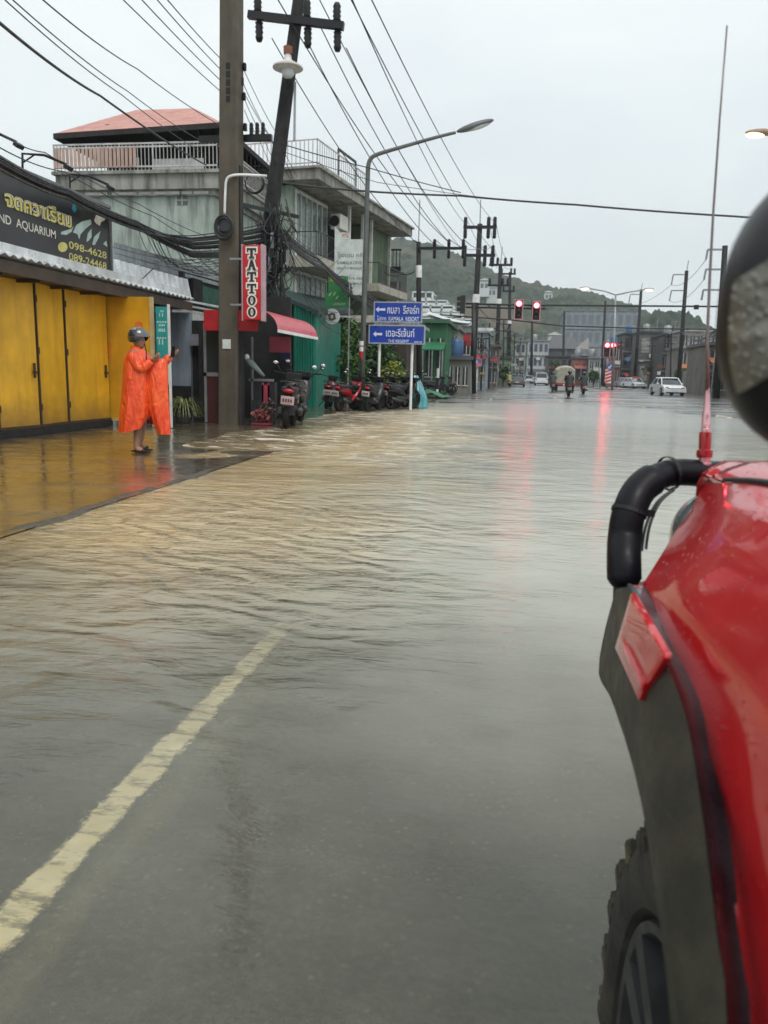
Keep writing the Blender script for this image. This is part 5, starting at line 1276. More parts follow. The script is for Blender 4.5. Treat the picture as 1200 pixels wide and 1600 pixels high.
# ---------------- hanging signs along the left
def flat_sign(name, label, px0, py0, px1, py1, Y, m, tilt=0, frame=None, grp=None):
    a, b_ = PY(px0, py0, Y), PY(px1, py1, Y); root = thing(name, label, 'sign', ((a.x + b_.x) / 2, Y, b_.z), grp)
    mb = MB(); mb.box(a.x, b_.x, Y, Y + .06, b_.z, a.z); wbuild(mb, 'panel', m, root)
    if frame:
        mb = MB(); t = .04
        mb.box(a.x - t, b_.x + t, Y - .012, Y + .07, a.z, a.z + t); mb.box(a.x - t, b_.x + t, Y - .012, Y + .07, b_.z - t, b_.z); mb.box(a.x - t, a.x, Y - .012, Y + .07, b_.z, a.z); mb.box(b_.x, b_.x + t, Y - .012, Y + .07, b_.z, a.z)
        wbuild(mb, 'frame', frame, root)
    return root, a, b_
def sign_text(root, txt, px0, py0, px1, py1, Y, m, nm='lettering', bold=.01):
    a, b_ = PY(px0, py1, Y - .005), PY(px1, py0, Y - .005); mb = MB()
    put_text(mb, txt, a, (1, 0, 0), (0, 0, 1), b_.x - a.x, b_.z - a.z, bold); return wbuild(mb, nm, m, root)
M_sw = mat('sign_white', (.60, .64, .62), .5, dirt=(.4, .42, .4), damt=.4); M_slet = mat('sign_grey_green_ink', (.12, .19, .17), .6)
ws, a, b_ = flat_sign('hotel_sign', 'large white sign board with rows of grey green lettering', 523, 374, 569, 431, 29, M_sw)
mb = MB(); c0, c1 = PY(544, 431, 29), PY(567, 461, 29); mb.box(c0.x, c1.x, 29, 29.06, c1.z, c0.z - .002); wbuild(mb, 'lower_panel', M_sw, ws)
mb = MB(); t0 = [PY(523, 374, 29), PY(523, 353, 29), PY(532, 364, 29), PY(534, 363, 29), PY(547, 364, 29), PY(547, 373.6, 29), PY(534, 373.6, 29)]; mb.prism(t0, (0, .06, 0)); wbuild(mb, 'torn_top', M_sw, ws)
for t_, bx in (('โรงแรม ศศิ', (527, 394, 567, 402)), ('KAMALA DIVE', (527, 408, 565, 413)), ('HEALTHY MASSAGE', (526, 417, 566, 421)), ('076-385', (545, 433, 566, 437)), ('KAMALA', (545, 441, 566, 445))):
    sign_text(ws, t_, *bx[:2], *bx[2:], 29, M_slet)
sign_text(ws, 'HOTEL', 534, 365, 545, 371, 29, M_red)
mb = MB(); p = PY(568, 400, 29.1); mb.tube([(p.x, 29.15, 0), (p.x, 29.15, PY(568, 380, 29).z)], .04, 8); wbuild(mb, 'post', M_steel, ws)
M_gsn = mat('sign_green', (.015, .20, .05), .5, dirt=(.01, .09, .03), damt=.5, dscale=3)
gs1, a, b_ = flat_sign('green_sign', 'upper green sign panel with orange lettering below the white board', 513, 432, 543, 457, 28.6, M_gsn)
sign_text(gs1, 'RENT', 516, 434, 537, 440, 28.6, mat('ink_orange', (.6, .28, .03), .5))
gs2, a, b_ = flat_sign('green_sign', 'lower green sign panel with pale marks above the round sign', 508, 457, 543, 480, 28.55, M_gsn)
mb = MB()
for x_, y_ in ((513, 463), (520, 462), (524, 468)):
    p = PY(x_, y_, 28.54); mb.add([p, p + Vector((.06, 0, .02)), p + Vector((.14, 0, .16)), p + Vector((.05, 0, .10))], [(0, 1, 2, 3)])
wbuild(mb, 'leaf_mark', mat('ink_pale_green', (.35, .5, .25), .5), gs2); sign_text(gs2, 'LAUNDRY', 521, 473, 540, 477, 28.55, mat('ink_pale', (.4, .5, .3), .5))
mb = MB(); p = PY(543, 440, 28.6); mb.tube([(p.x + .05, 28.7, 0), (p.x + .05, 28.7, p.z)], .035, 8); wbuild(mb, 'post', M_steel, gs2)
c = PY(519, 495, 28.3); rs = thing('round_sign', 'round white sign with a brown emblem over the tree', 'sign', (c.x, 28.3, c.z - .28)); mtx = Matrix.Rotation(math.radians(90), 3, 'X')
mb = MB(); mb.lathe([(0, .03), (.27, .03), (.29, 0), (.27, -.03), (0, -.03)], 28, c, mtx); wbuild(mb, 'disc', M_sw, rs, smooth='auto')
mb = MB()
for k in range(12): an_ = k * .52; p = c + Vector((math.cos(an_) * .08 * (1 + (k % 3) * .35), -.034 - k * .0004, math.sin(an_) * .10)); mb.add([p + Vector((math.cos(j * 1.26 + k) * .05, 0, math.sin(j * 1.26 + k) * .05)) for j in range(5)], [(0, 1, 2, 3, 4)])
wbuild(mb, 'emblem', mat('emblem_brown', (.10, .07, .05), .6), rs)
mb = MB(); mb.tube([c + Vector((.28, .03, 0)), c + Vector((1.2, .3, 0))], .02, 6); wbuild(mb, 'bracket', M_steel, rs)
ww_, a, b_ = flat_sign('banner_board', 'long off white board above the tree behind the lamp post', 531, 492, 585, 504, 36, mat('offwhite_board', (.55, .52, .46), .6, dirt=(.35, .3, .25), damt=.5))
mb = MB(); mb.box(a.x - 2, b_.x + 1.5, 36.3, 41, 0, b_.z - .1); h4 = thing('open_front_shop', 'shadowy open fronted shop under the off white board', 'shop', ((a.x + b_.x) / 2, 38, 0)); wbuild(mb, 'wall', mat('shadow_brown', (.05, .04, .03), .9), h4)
mb = MB(); mb.box(a.x - 2.2, b_.x + 2, 36.1, 41.4, b_.z - .1, b_.z + .06); wbuild(mb, 'roof', M_ledge, h4)

# ---------------- blue road signs
YS = 26.5
M_blue = mat('road_sign_blue', (.008, .045, .34), .35, dirt=(.006, .03, .2), damt=.4, dscale=2)
M_sf = mat('sign_back_frame', (.30, .34, .42), .5)
M_swl = mat('sign_letter', (.62, .66, .80), .5)
def road_sign(label, x0, y0, x1, y1, dy, arrow, texts):
    r_, a, b_ = flat_sign('road_sign', label, x0, y0, x1, y1, YS + dy, M_blue, frame=M_sf, grp='blue direction signs on white posts')
    Y = YS + dy - .014; ax_, ay_, aw = arrow
    mb = MB(); c = PY(ax_, ay_, Y); k = mpp(Y)
    mb.add([c + Vector((-aw * k, 0, 0)), c + Vector((-aw * .35 * k, 0, -4.3 * k)), c + Vector((-aw * .35 * k, 0, 4.3 * k))], [(0, 1, 2)])
    mb.add([c + Vector((-aw * .36 * k, 0, -1.7 * k)), c + Vector((aw * k, 0, -1.7 * k)), c + Vector((aw * k, 0, 1.7 * k)), c + Vector((-aw * .36 * k, 0, 1.7 * k))], [(0, 1, 2, 3)])
    wbuild(mb, 'arrow', M_swl, r_)
    for t_, bx in texts: sign_text(r_, t_, *bx[:2], *bx[2:], Y, M_swl, bold=.012)
    return r_, a, b_
r1, a1, b1_ = road_sign('upper blue road sign with white arrow and Thai lettering', 586, 473, 657.5, 502.5, 0, (594.5, 483.5, 7.5), (('กมลา  รีสอร์ท', (605, 477, 655, 490)), ('ไปทาง  KAMALA  RESORT', (589, 494, 655, 501))))
r2, a2_, b2__ = road_sign('lower wider blue road sign with white arrow and Thai lettering', 578, 509, 662, 536.5, -.05, (590, 522, 7), (('เดอะรีเจ้นท์', (603, 512.5, 648, 526)), ('THE REGENT', (606, 531, 639, 535)), ('400 M', (647, 533, 659, 536))))
for px_, lab in ((592.5, 'left white post under the blue road signs'), (643.5, 'right white post under the blue road signs')):
    f = PY(px_, 560, YS + .14); mb = MB(); mb.tube([(f.x, YS + .14, .02), (f.x, YS + .14, a1.z - .05)], .048, 10)
    anchored('sign_post', mb, M_white, lab, 'sign post', 'white posts of the blue signs', smooth='auto')
# ============================================================ poles
def insul(mb, c, h=.30, r=.07, up=1):
    c = Vector(c); mb.lathe([(r * .4, 0), (r, h * .08), (r * .75, h * .2), (r, h * .3), (r * .75, h * .42), (r, h * .54), (r * .75, h * .66), (r * .95, h * .8), (r * .6, h), (0, h)], 10, c, None if up > 0 else Matrix.Rotation(math.pi, 3, 'X'))
# thick square concrete pole
f = PZ(361, 663, .0); YP1 = f.y; pl = PY(343.5, 500, YP1).x; pr = PY(374, 500, YP1).x; xc = (pl + pr) / 2; wd = (pr - pl)
p1 = thing('concrete_pole', 'thick square brown concrete pole with a coil of black cable', 'utility pole', (xc, YP1, -.05))
tp = 14.0; mb = MB(); hw = wd * .5
topc = PY(362, 0, YP1)
rows = []
for i in range(30):
    t = i / 29; z = -.05 + tp * t; cx = xc + (topc.x - .0 - xc) * (z / topc.z) ; k = hw * (1 - .22 * t)
    rows.append([Vector((cx + sx * k, YP1 + sy * k, z)) for sx, sy in ((-1, -.86), (-.86, -1), (.86, -1), (1, -.86), (1, .86), (.86, 1), (-.86, 1), (-1, .86))])
mb.grid(rows, True); wbuild(mb, 'shaft', M_conc, p1)
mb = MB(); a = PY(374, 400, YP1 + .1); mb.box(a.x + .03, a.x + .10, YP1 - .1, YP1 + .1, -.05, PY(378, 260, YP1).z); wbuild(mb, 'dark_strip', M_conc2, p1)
mb = MB()
for py in (100, 113, 126, 139, 152): c = PY(354, py, YP1 - .3); mb.obox(Vector((c.x, YP1 - hw * .86 - .0, c.z)), .09, .03, .12)
wbuild(mb, 'bolt_hole', M_black, p1)
a, b_ = PY(347, 530, YP1 - hw - .03), PY(360, 545, YP1 - hw - .03); mb = MB(); mb.box(a.x, b_.x, YP1 - hw - .012, YP1 - hw - .0, b_.z, a.z); wbuild(mb, 'paper_label', M_sw, p1)
# crossbar with insulators low on the pole
zb_ = PY(390, 210, YP1).z; xa_, xb_ = PY(312, 210, YP1 + .3).x, PY(425, 210, YP1 + .3).x
mb = MB(); mb.box(xa_, xb_, YP1 + hw, YP1 + hw + .12, zb_ - .06, zb_ + .07)
cb = wbuild(mb, 'crossbar', M_black, p1)
mb = MB()
for t in (.72, .8, .88): insul(mb, (xa_ + (xb_ - xa_) * t, YP1 + hw + .06, zb_ + .07), .25, .05)
for x_, y_ in ((382, 111), (378, 133), (381, 157), (383, 205)): insul(mb, PY(x_, y_, YP1 + .1), .16, .05)
wbuild(mb, 'insulator', M_black, p1, each=1)
# cable coil with white conduit
cc_ = PY(350, 354, YP1 - hw - .12); mb = MB()
for k in range(16):
    r_ = .155 + .012 * (k % 6) + random.uniform(-.012, .012); pts = []
    for j in range(28):
        an_ = 2 * math.pi * j / 28; pts.append(cc_ + Vector((r_ * math.cos(an_) * 1.02, -.02 + .012 * (k % 5) + .01 * math.sin(3 * an_ + k), r_ * 1.22 * math.sin(an_) - .01 * (k % 3))))
    mb.tube(pts, .017, 6, closed=True)
wbuild(mb, 'cable_coil', M_cable, p1, smooth=True)
mb = MB(); mb.lathe([(0, .03), (.13, .03), (.14, 0)], 20, cc_ + Vector((.0, .05, .03)), mtx); wbuild(mb, 'junction_cap', mat('cap_dark', (.03, .03, .035), .5), p1)
mb = MB(); yy = YP1 - hw - .06; mb.tube(smooth_path([PY(351, 335, yy), PY(352, 300, yy), PY(354, 281, yy), PY(362, 274.5, yy), PY(380, 273, yy + .1), PY(417, 275, yy + .3)], 5), .028, 8); wbuild(mb, 'white_conduit', mat('pvc_white', (.7, .7, .7), .4), p1, smooth=True)

# leaning dark pole with crossarm and street light
YP2 = 22.5
b0_ = PY(405, 640, YP2); m0 = PY(424, 330, YP2); t0 = PY(468, -10, YP2 + .6); t1 = t0 + (t0 - m0) * .25
base = m0 + (m0 - t0) * ((m0.z + .2) / (t0.z - m0.z)) * .35; base = Vector((m0.x - .35, YP2, -.1))
p2 = thing('leaning_pole', 'leaning dark utility pole wrapped in cables with a double insulator crossarm', 'utility pole', tuple(base))
mb = MB(); mb.tube([base, m0, t0, t1], [.24, .22, .165, .15], 14); wbuild(mb, 'shaft', M_conc2, p2, smooth=True)
def cross(root, c, half, wdt=.12, ins=(-1, -.35, .35, 1), down=True, dirx=Vector((1, 0, 0)), ih=.32, nm='crossarm'):
    mb = MB(); c = Vector(c); mb.beam(c - dirx * half, c + dirx * half, wdt, wdt * 1.15); wbuild(mb, nm, M_black, root)
    mb = MB(); pts = []
    for t in ins:
        q_ = c + dirx * half * t * .93; insul(mb, q_ + Vector((0, 0, wdt * .5)), ih, ih * .25); pts.append(q_ + Vector((0, 0, wdt * .5 + ih)))
    wbuild(mb, 'insulator', M_black, root, each=1, smooth=True); mb = MB()
    if down:
        for t in ins: q_ = c + dirx * half * t * .93; insul(mb, q_ - Vector((0, -.12, wdt * .5)), ih * 1.1, ih * .25, -1)
    if mb.v: wbuild(mb, 'insulator', M_black, root, each=1, smooth=True)
    return pts
c1_ = PY(462, 32, YP2 + .25); ca = (PY(538, 44, YP2 + .25) - PY(389, 26, YP2 + .25)); half = ca.length / 2; ca.normalize()
ARM2 = cross(p2, c1_, half, .17, (-.86, .25, .92), True, ca, .48)
mb = MB(); cL = (PY(380, 320, YP2 - .3) + PY(467, 339, YP2 - .3)) / 2; dL = (PY(467, 339, YP2 - .3) - PY(380, 320, YP2 - .3)); mb.beam(cL - dL / 2, cL + dL / 2, .09, .10); wbuild(mb, 'lower_bracket', mat('green_black_arm', (.012, .025, .022), .6), p2)
mb = MB(); mb.tube([PY(461, 128, YP2), PY(460, 220, YP2)], .035, 6); wbuild(mb, 'drop_pipe', M_steel, p2)
# cable clusters hanging on it (tangle, loops, splice boxes)
mb = MB(); rnd = random.Random(5)
for k in range(80):
    a = PY(rnd.uniform(404, 448), rnd.uniform(310, 430), YP2 - rnd.uniform(.25, .6)); b_ = a + Vector((rnd.uniform(-.35, .5), rnd.uniform(-.3, .3), rnd.uniform(-1.1, -.2))); m_ = (a + b_) / 2 + Vector((rnd.uniform(-.3, .3), rnd.uniform(-.2, .2), -rnd.uniform(.1, .6)))
    mb.tube(smooth_path([a, m_, b_], 6), rnd.choice((.012, .018, .026)), 5)
wbuild(mb, 'cable_tangle', M_cable, p2, smooth=True); mb = MB()
for k in range(9):
    c_ = PY(rnd.uniform(410, 452), rnd.uniform(360, 450), YP2 - .45); r_ = rnd.uniform(.12, .28); mb.tube([c_ + Vector((r_ * math.cos(t), .04 * math.sin(2 * t), 1.3 * r_ * math.sin(t))) for t in [2 * math.pi * j / 18 for j in range(18)]], .014, 5, closed=True)
c_ = PY(397, 286, YP2 - .3)
for k in range(4): mb.tube([c_ + Vector(((.25 + .012 * k) * math.cos(t), .02 * k, (.25 + .01 * k) * math.sin(t))) for t in [2 * math.pi * j / 20 for j in range(20)]], .012, 5, closed=True)
wbuild(mb, 'cable_loop', M_cable, p2, each=1, smooth=True)
mb = MB()
for x_, y_, h_, w_ in ((424, 385, .5, .16), (437, 372, .45, .2), (427, 410, .6, .14), (446, 395, .5, .15), (414, 372, .4, .2), (440, 408, .36, .12), (418, 430, .4, .1)):
    c_ = PY(x_, y_, YP2 - .5); mb.lathe([(0, -h_ / 2), (w_ / 2, -h_ / 2), (w_ / 2, h_ / 2), (0, h_ / 2)], 10, c_)
wbuild(mb, 'splice_case', M_black, p2, each=1, smooth='auto')
mb = MB()
for x_, y_ in ((425, 375), (421, 412), (449, 402)): c_ = PY(x_, y_, YP2 - .62); mb.box(c_.x - .04, c_.x + .04, c_.y, c_.y + .05, c_.z - .22, c_.z + .2)
wbuild(mb, 'pale_tag', M_steel, p2, each=1)
# the white lamp hood on the pole
c_ = PY(453, 108, YP2 - .1); lp_ = thing('street_light', 'round white hooded lamp fixed on the leaning pole', 'street light', tuple(c_ + Vector((0, -.2, -.25)))); k = mpp(YP2)
c_ = c_ + Vector((0, -.2, 0)); mb = MB()
mb.lathe([(0, 18 * k), (4 * k, 18 * k), (6 * k, 8 * k), (13 * k, 4 * k), (22 * k, -1 * k), (22 * k, -3 * k), (9 * k, -5 * k)], 28, c_); wbuild(mb, 'hood', mat('lamp_hood', (.68, .66, .64), .35, dirt=(.4, .35, .3), damt=.4, dscale=5), lp_, smooth='auto')
mb = MB(); mb.lathe([(0, 14 * k), (9 * k, -4 * k), (9 * k, -11 * k), (6 * k, -15 * k), (0, -16 * k)], 20, c_); wbuild(mb, 'lens', mat('milky_lens', (.6, .63, .65), .2), lp_, smooth=True)
mb = MB(); mb.lathe([(6 * k, 16 * k), (6.5 * k, 26 * k), (0, 26 * k)], 16, c_); wbuild(mb, 'rusty_neck', mat('rust_red', (.22, .07, .04), .7), lp_)

# steel lamp post with curved arm
YL = 25.5; f = PY(565, 600, YL); tp_ = PY(575, 262, YL)
lp2 = thing('street_lamp', 'tall grey lamp post whose curved arm reaches right over the road', 'street lamp', (f.x, YL, .02))
arm = smooth_path([tp_, PY(578, 250, YL), PY(588, 242, YL), PY(620, 232, YL + .1), PY(680, 215, YL + .2), PY(712, 207, YL + .3)], 6)
mb = MB(); mb.tube([Vector((f.x, YL, 0)), f.lerp(tp_, .45)] + arm, [.10, .085] + [.075 - .03 * i / len(arm) for i in range(len(arm))], 12); wbuild(mb, 'pole_shaft', mat('lamp_post_grey', (.12, .13, .13), .5, .3, dirt=(.08, .07, .05), damt=.4), lp2, smooth=True)
hA, hB = PY(710, 207, YL + .3), PY(769, 188, YL + .6); mb = MB(); dd = (hB - hA).normalized(); m3 = dd.to_track_quat('X', 'Z').to_matrix()
mb.ell(hA.lerp(hB, .55) + Vector((0, 0, -.0)), (hB - hA).length * .5, .14, .11, 18, 10, m3); wbuild(mb, 'lamp_housing', mat('lamp_grey', (.10, .105, .11), .4), lp2, smooth=True)
mb = MB(); mb.ell(hA.lerp(hB, .62) + Vector((0, 0, -.035)), (hB - hA).length * .36, .12, .10, 18, 10, m3); wbuild(mb, 'lens', mat('lamp_lens', (.5, .55, .58), .1, spec=.8), lp2, smooth=True)
mb = MB(); r0, r1 = PY(565, 582, YL), PY(565, 535, YL); n = 3
for i, (q0_, q1_, m_) in enumerate(((534, 541, 0), (542, 552, 1), (553, 562, 0))): pass
for i in range(2):
    z0, z1 = PY(565, 549 - i * 9, YL).z, PY(565, 542 - i * 9, YL).z; mb.lathe([(.10, z0), (.10, z1)], 14, (f.x, YL, 0))
wbuild(mb, 'white_band', M_white, lp2)
mb = MB(); mb.lathe([(.097, PY(565, 560, YL).z), (.097, PY(565, 533, YL).z)], 14, (f.x, YL, 0)); wbuild(mb, 'red_band', M_red, lp2)

# striped posts further up the road
def striped(name, label, px_, base_py, top_px, top_py, Y, rad, bands, z0=0.03, arms=(), mast=None, grp='utility poles with striped feet'):
    f = PY(px_, base_py, Y); t = PY(top_px, top_py, Y); root = thing(name, label, 'utility pole', (f.x, Y, z0), grp); f = Vector((f.x, Y, z0))
    mb = MB(); mb.tube([f, t], [rad, rad * .72], 10); wbuild(mb, 'shaft', M_conc2, root, smooth=True)
    for (ya, yb) in bands:
        A = f.lerp(t, (PY(px_, yb, Y).z - z0) / (t.z - z0)); B = f.lerp(t, (PY(px_, ya, Y).z - z0) / (t.z - z0)); mb = MB(); mb.tube([A, B], rad * 1.06, 10); wbuild(mb, 'white_band', M_white, root)
    pts = []
    for (ax0, ax1, ay, ins) in arms:
        A, B = PY(ax0, ay, Y - .15), PY(ax1, ay, Y - .15); pts.append(cross(root, (A + B) / 2, (B - A).length / 2, rad * .7, ins, ax1 - ax0 > 40 or Y < 70, ih=rad * 2.4))
    if mast: A = t; B = PY(*mast, Y); mb = MB(); mb.tube([A, B], rad * .18, 6); wbuild(mb, 'lightning_rod', M_steel, root)
    return root, pts, t
pA, ptA, tA = striped('utility_pole', 'dark utility pole with a one sided crossarm right behind the blue road signs', 656, 600, 654, 378, 38, .15, [(415, 434)], arms=((654, 728, 388, (-.35, .3, .95)),), mast=(656, 312), z0=.05)
pB, ptB, tB = striped('utility_pole', 'tallest far utility pole with two insulator crossarms and striped foot', 737, 609, 750, 350, 62, .27, [(460, 473), (571, 580), (590, 601)], arms=((724, 776, 355, (-.95, .55, .95)), (722, 774, 399, (-.9, .4, .9))), mast=(751, 312))
pC, ptC, tC = striped('utility_pole', 'second of the far utility poles with crossarms, past the traffic signals', 774, 604, 782, 414, 88, .28, [(467, 475), (575, 581)], arms=((764, 801, 414, (-.9, -.3, .4, .95)), (762, 796, 446, (-.9, .4, .9))), mast=(785, 386))
pD, ptD, tD = striped('utility_pole', 'third of the far utility poles with crossarms, thin against the hill', 795, 602, 797, 425, 115, .28, [(500, 506)], arms=((782, 806, 428, (-.9, .4, .9)), (785, 804, 455, (-.9, .9))))
pE, ptE, tE = striped('utility_pole', 'thin far utility pole left of the pale tarpaulin truck', 830, 600, 832, 470, 150, .28, [], arms=())
pF, ptF, tF = striped('utility_pole', 'short far utility pole beside the grey gabled roof', 879, 598, 882, 486, 170, .3, [], arms=())
# right side row, with side brackets
def rpole(label, bx, by, tx, ty, Y, rad, arms):
    f = PY(bx, by, Y); t = PY(tx, ty, Y); root = thing('power_pole', label, 'power pole', (f.x, Y, 0.02), 'power poles along the right side of the road'); f = Vector((f.x, Y, .02))
    mb = MB(); mb.tube([f, t], [rad, rad * .75], 10); wbuild(mb, 'shaft', M_conc2, root, smooth=True); out = []
    for (x0, x1, y_) in arms:
        A, B = PY(x0, y_, Y), PY(x1, y_, Y); mb = MB(); mb.beam(A, B, rad * .5, rad * .5); wbuild(mb, 'bracket_arm', M_steel, root)
        mb = MB(); C = PY(x0 - 3, y_ + 16, Y); mb.tube([A, C], rad * .3, 6); wbuild(mb, 'string_insulator', M_steel, root); out.append(C)
    return root, out, t
pG, oG, tG = rpole('right side power pole nearest the truck mirror, with three bracket arms', 1121, 600, 1133, 384, 62, .26, ((1106, 1131, 390), (1103, 1128, 421), (1099, 1124, 453)))
pH, oH, tH = rpole('right side power pole with two bracket arms beside the red aerial', 1061, 590, 1073, 423, 95, .26, ((1052, 1071, 429), (1049, 1069, 454)))
pI, oI, tI = rpole('right side power pole behind the double armed street lamp', 992, 590, 1002, 452, 130, .28, ((985, 1001, 460),))
pJ, oJ, tJ = rpole('farthest right side power pole over the twin red signals', 940, 590, 946, 470, 150, .26, ())
mb = MB(); mb.tube([tH, PY(1076, 407, 95)], .05, 5); wbuild(mb, 'lightning_rod', M_steel, pH)
mb = MB(); mb.tube([tI, PY(1004, 442, 130)], .05, 5); wbuild(mb, 'lightning_rod', M_steel, pI)

# double armed lit street lamp, and the lit lamp at the right edge
Yd = 92; f = PY(957, 600, Yd); t = PY(962, 461, Yd)
dl = thing('double_street_lamp', 'double armed street lamp with both lamps lit orange white in the median', 'street lamp', (f.x, Yd, .02))
mb = MB(); mb.tube([(f.x, Yd, .02), t], [.14, .10], 10); mb.tube([t, PY(945, 455, Yd), PY(915, 450, Yd)], .07, 8); mb.tube([t, PY(985, 456, Yd), PY(1012, 452, Yd)], .07, 8); wbuild(mb, 'pole_shaft', M_steel, dl, smooth=True)
M_glow = emis('sodium_glow', (1.0, .72, .5), 2.2)
for x_, y_ in ((914, 450), (1014, 452)):
    c_ = PY(x_, y_, Yd); mb = MB(); mb.ell(c_, .55, .25, .16, 14, 8); h_ = wbuild(mb, 'lamp_head', M_steel, dl, smooth=True)
    mb = MB(); mb.ell(c_ + Vector((0, -.02, -.08)), .48, .26, .14, 14, 8); wbuild(mb, 'lit_lens', M_glow, dl, smooth=True)
Yr = 34; a = PY(1178, 209, Yr); b_ = PY(1260, 216, Yr); fx = b_.x + .5
rl = thing('street_lamp', 'lit orange street lamp entering at the right edge of the sky', 'street lamp', (fx, Yr, .02))
mb = MB(); mb.tube(smooth_path([(fx, Yr, .02), (fx, Yr, a.z - 1.6), (fx - .5, Yr, a.z - .5), b_ + Vector((0, 0, .0)), a + Vector((.3, 0, 0))], 6), .07, 8); wbuild(mb, 'pole_shaft', M_steel, rl, smooth=True)
mb = MB(); mb.ell(a + Vector((.22, 0, .05)), .55, .16, .13, 16, 8); wbuild(mb, 'lamp_head', mat('lamp_head_orange', (.35, .22, .15), .5), rl, smooth=True)
mb = MB(); mb.ell(a + Vector((.06, 0, -.03)), .36, .15, .14, 16, 8); wbuild(mb, 'lit_lens', emis('orange_glow', (1.0, .62, .30), 2.6), rl, smooth=True)

# ------------------------------------------------------------ traffic signals
M_sigb = mat('signal_black', (.012, .012, .012), .5); M_lit = emis('signal_red', (1.0, .03, .045), 40.0); M_off = mat('signal_off', (.06, .012, .015), .3)
M_pink = mat('signal_edge', (.55, .30, .32), .5)
def signal(root, px_, pyt, w_, h_, Y, n=3):
    c = PY(px_, pyt + h_ / 2, Y); k = mpp(Y); hw_, hh_ = w_ * k / 2, h_ * k / 2
    mb = MB(); mb.box(c.x - hw_, c.x + hw_, Y, Y + .25, c.z - hh_, c.z + hh_); hd_ = wbuild(mb, 'signal_head', M_sigb, root)
    mb = MB(); t = .05
    mb.box(c.x - hw_ - t, c.x - hw_, Y - .02, Y + .1, c.z - hh_ - t, c.z + hh_ + t); mb.box(c.x + hw_, c.x + hw_ + t, Y - .02, Y + .1, c.z - hh_ - t, c.z + hh_ + t); mb.box(c.x - hw_, c.x + hw_, Y - .02, Y + .1, c.z + hh_, c.z + hh_ + t); mb.box(c.x - hw_, c.x + hw_, Y - .02, Y + .1, c.z - hh_ - t, c.z - hh_)
    wbuild(mb, 'backboard_edge', M_pink, root)
    r_ = min(hw_ * .8, hh_ / 3 * .85)
    for i in range(3):
        cz = c.z + hh_ * (.62 - .62 * i); mb = MB(); mb.ell((c.x, Y - .01, cz), r_, .05, r_, 16, 8)
        wbuild(mb, 'lit_lens' if i == 0 else 'dark_lens', M_lit if i == 0 else M_off, root, smooth=True)
        mb = MB(); mb.grid([[(c.x + r_ * 1.1 * math.cos(t_), Y + d_, cz + r_ * 1.1 * math.sin(t_)) for t_ in [math.pi * j / 10 for j in range(11)]] for d_ in (0, -.22)]); wbuild(mb, 'visor', M_sigb, root)
Yt = 55
f = PY(741, 608, Yt); t = PY(740, 473, Yt)
gm = thing('signal_mast', 'black signal mast holding two red lit traffic lights over the road', 'traffic light', (f.x, Yt, .03))
mb = MB(); mb.tube([(f.x, Yt, .03), t], .16, 10); wbuild(mb, 'mast_pole', M_sigb, gm, smooth=True)
mb = MB()
for y0, y1, x1 in ((474.5, 477.5, 852), (480, 482.5, 852)): mb.tube([PY(728, y0, Yt), PY(x1, y1, Yt)], .06, 8)
for x_ in (760, 790, 825): mb.tube([PY(x_, 475, Yt), PY(x_ + 8, 481, Yt)], .03, 6)
wbuild(mb, 'mast_arm', M_sigb, gm, smooth=True)
signal(gm, 810.5, 470, 10.5, 27, Yt - .35); signal(gm, 838, 473, 10, 26, Yt - .35)
mb = MB(); c = PY(722.5, 476, Yt)
mb.box(c.x - .14, c.x + .2, Yt - .2, Yt + .2, PY(722, 490, Yt).z, PY(722, 462, Yt).z)
for k in range(3): z_ = PY(722, 467 + k * 8.5, Yt).z; mb.box(c.x - .38, c.x - .14, Yt - .15, Yt + .15, z_ - .12, z_ + .14)
wbuild(mb, 'side_signal', M_sigb, gm)
f = PY(947, 608, 96); t = PY(946, 532, 96)
ms = thing('median_signal', 'median post with twin red lit signals above a red and white striped board', 'traffic light', (f.x, 94, .03))
Ym_ = 94; mb = MB(); mb.tube([PY(948, 608, Ym_ + .2), PY(950, 530, Ym_ + .2)], .14, 8); mb.tube([PY(937.5, 607, Ym_ + .2), PY(938, 575, Ym_ + .2)], .10, 8); wbuild(mb, 'post', M_steel, ms, smooth=True)
signal(ms, 948.5, 536, 9, 21, Ym_); signal(ms, 958, 536, 9, 21, Ym_)
a, b_ = PY(946, 577, Ym_), PY(958, 599, Ym_); mb = MB(); mb.box(a.x, b_.x, Ym_, Ym_ + .06, b_.z, a.z); wbuild(mb, 'striped_board', M_white, ms)
mb = MB(); W_ = b_.x - a.x; H_ = a.z - b_.z
for k in range(4):
    z_ = b_.z + H_ * (k / 4) ; mb.add([(a.x, Ym_ - .01, z_), (b_.x, Ym_ - .01, min(a.z, z_ + H_ * .22)), (b_.x, Ym_ - .01, min(a.z, z_ + H_ * .36)), (a.x, Ym_ - .01, z_ + H_ * .14)], [(0, 1, 2, 3)])
wbuild(mb, 'red_stripe', emis('hazard_red', (.6, .02, .01), .0, (.60, .03, .015)), ms)
c = PY(954, 573, Ym_); mb = MB(); mb.lathe([(0, .02), (.42, .02), (.42, -.02), (0, -.02)], 20, c, mtx); kb = wbuild(mb, 'keep_left_disc', mat('disc_blue', (.08, .10, .38), .4), ms)
mb = MB(); mb.add([c + Vector((-.26, -.03, -.2)), c + Vector((.0, -.03, -.24)), c + Vector((-.06, -.03, -.12)), c + Vector((.2, -.03, .16)), c + Vector((.1, -.03, .24)), c + Vector((-.15, -.03, -.02)), c + Vector((-.25, -.03, .06))], [(0, 1, 2, 3, 4, 5, 6)]); wbuild(mb, 'white_arrow', M_white, ms)
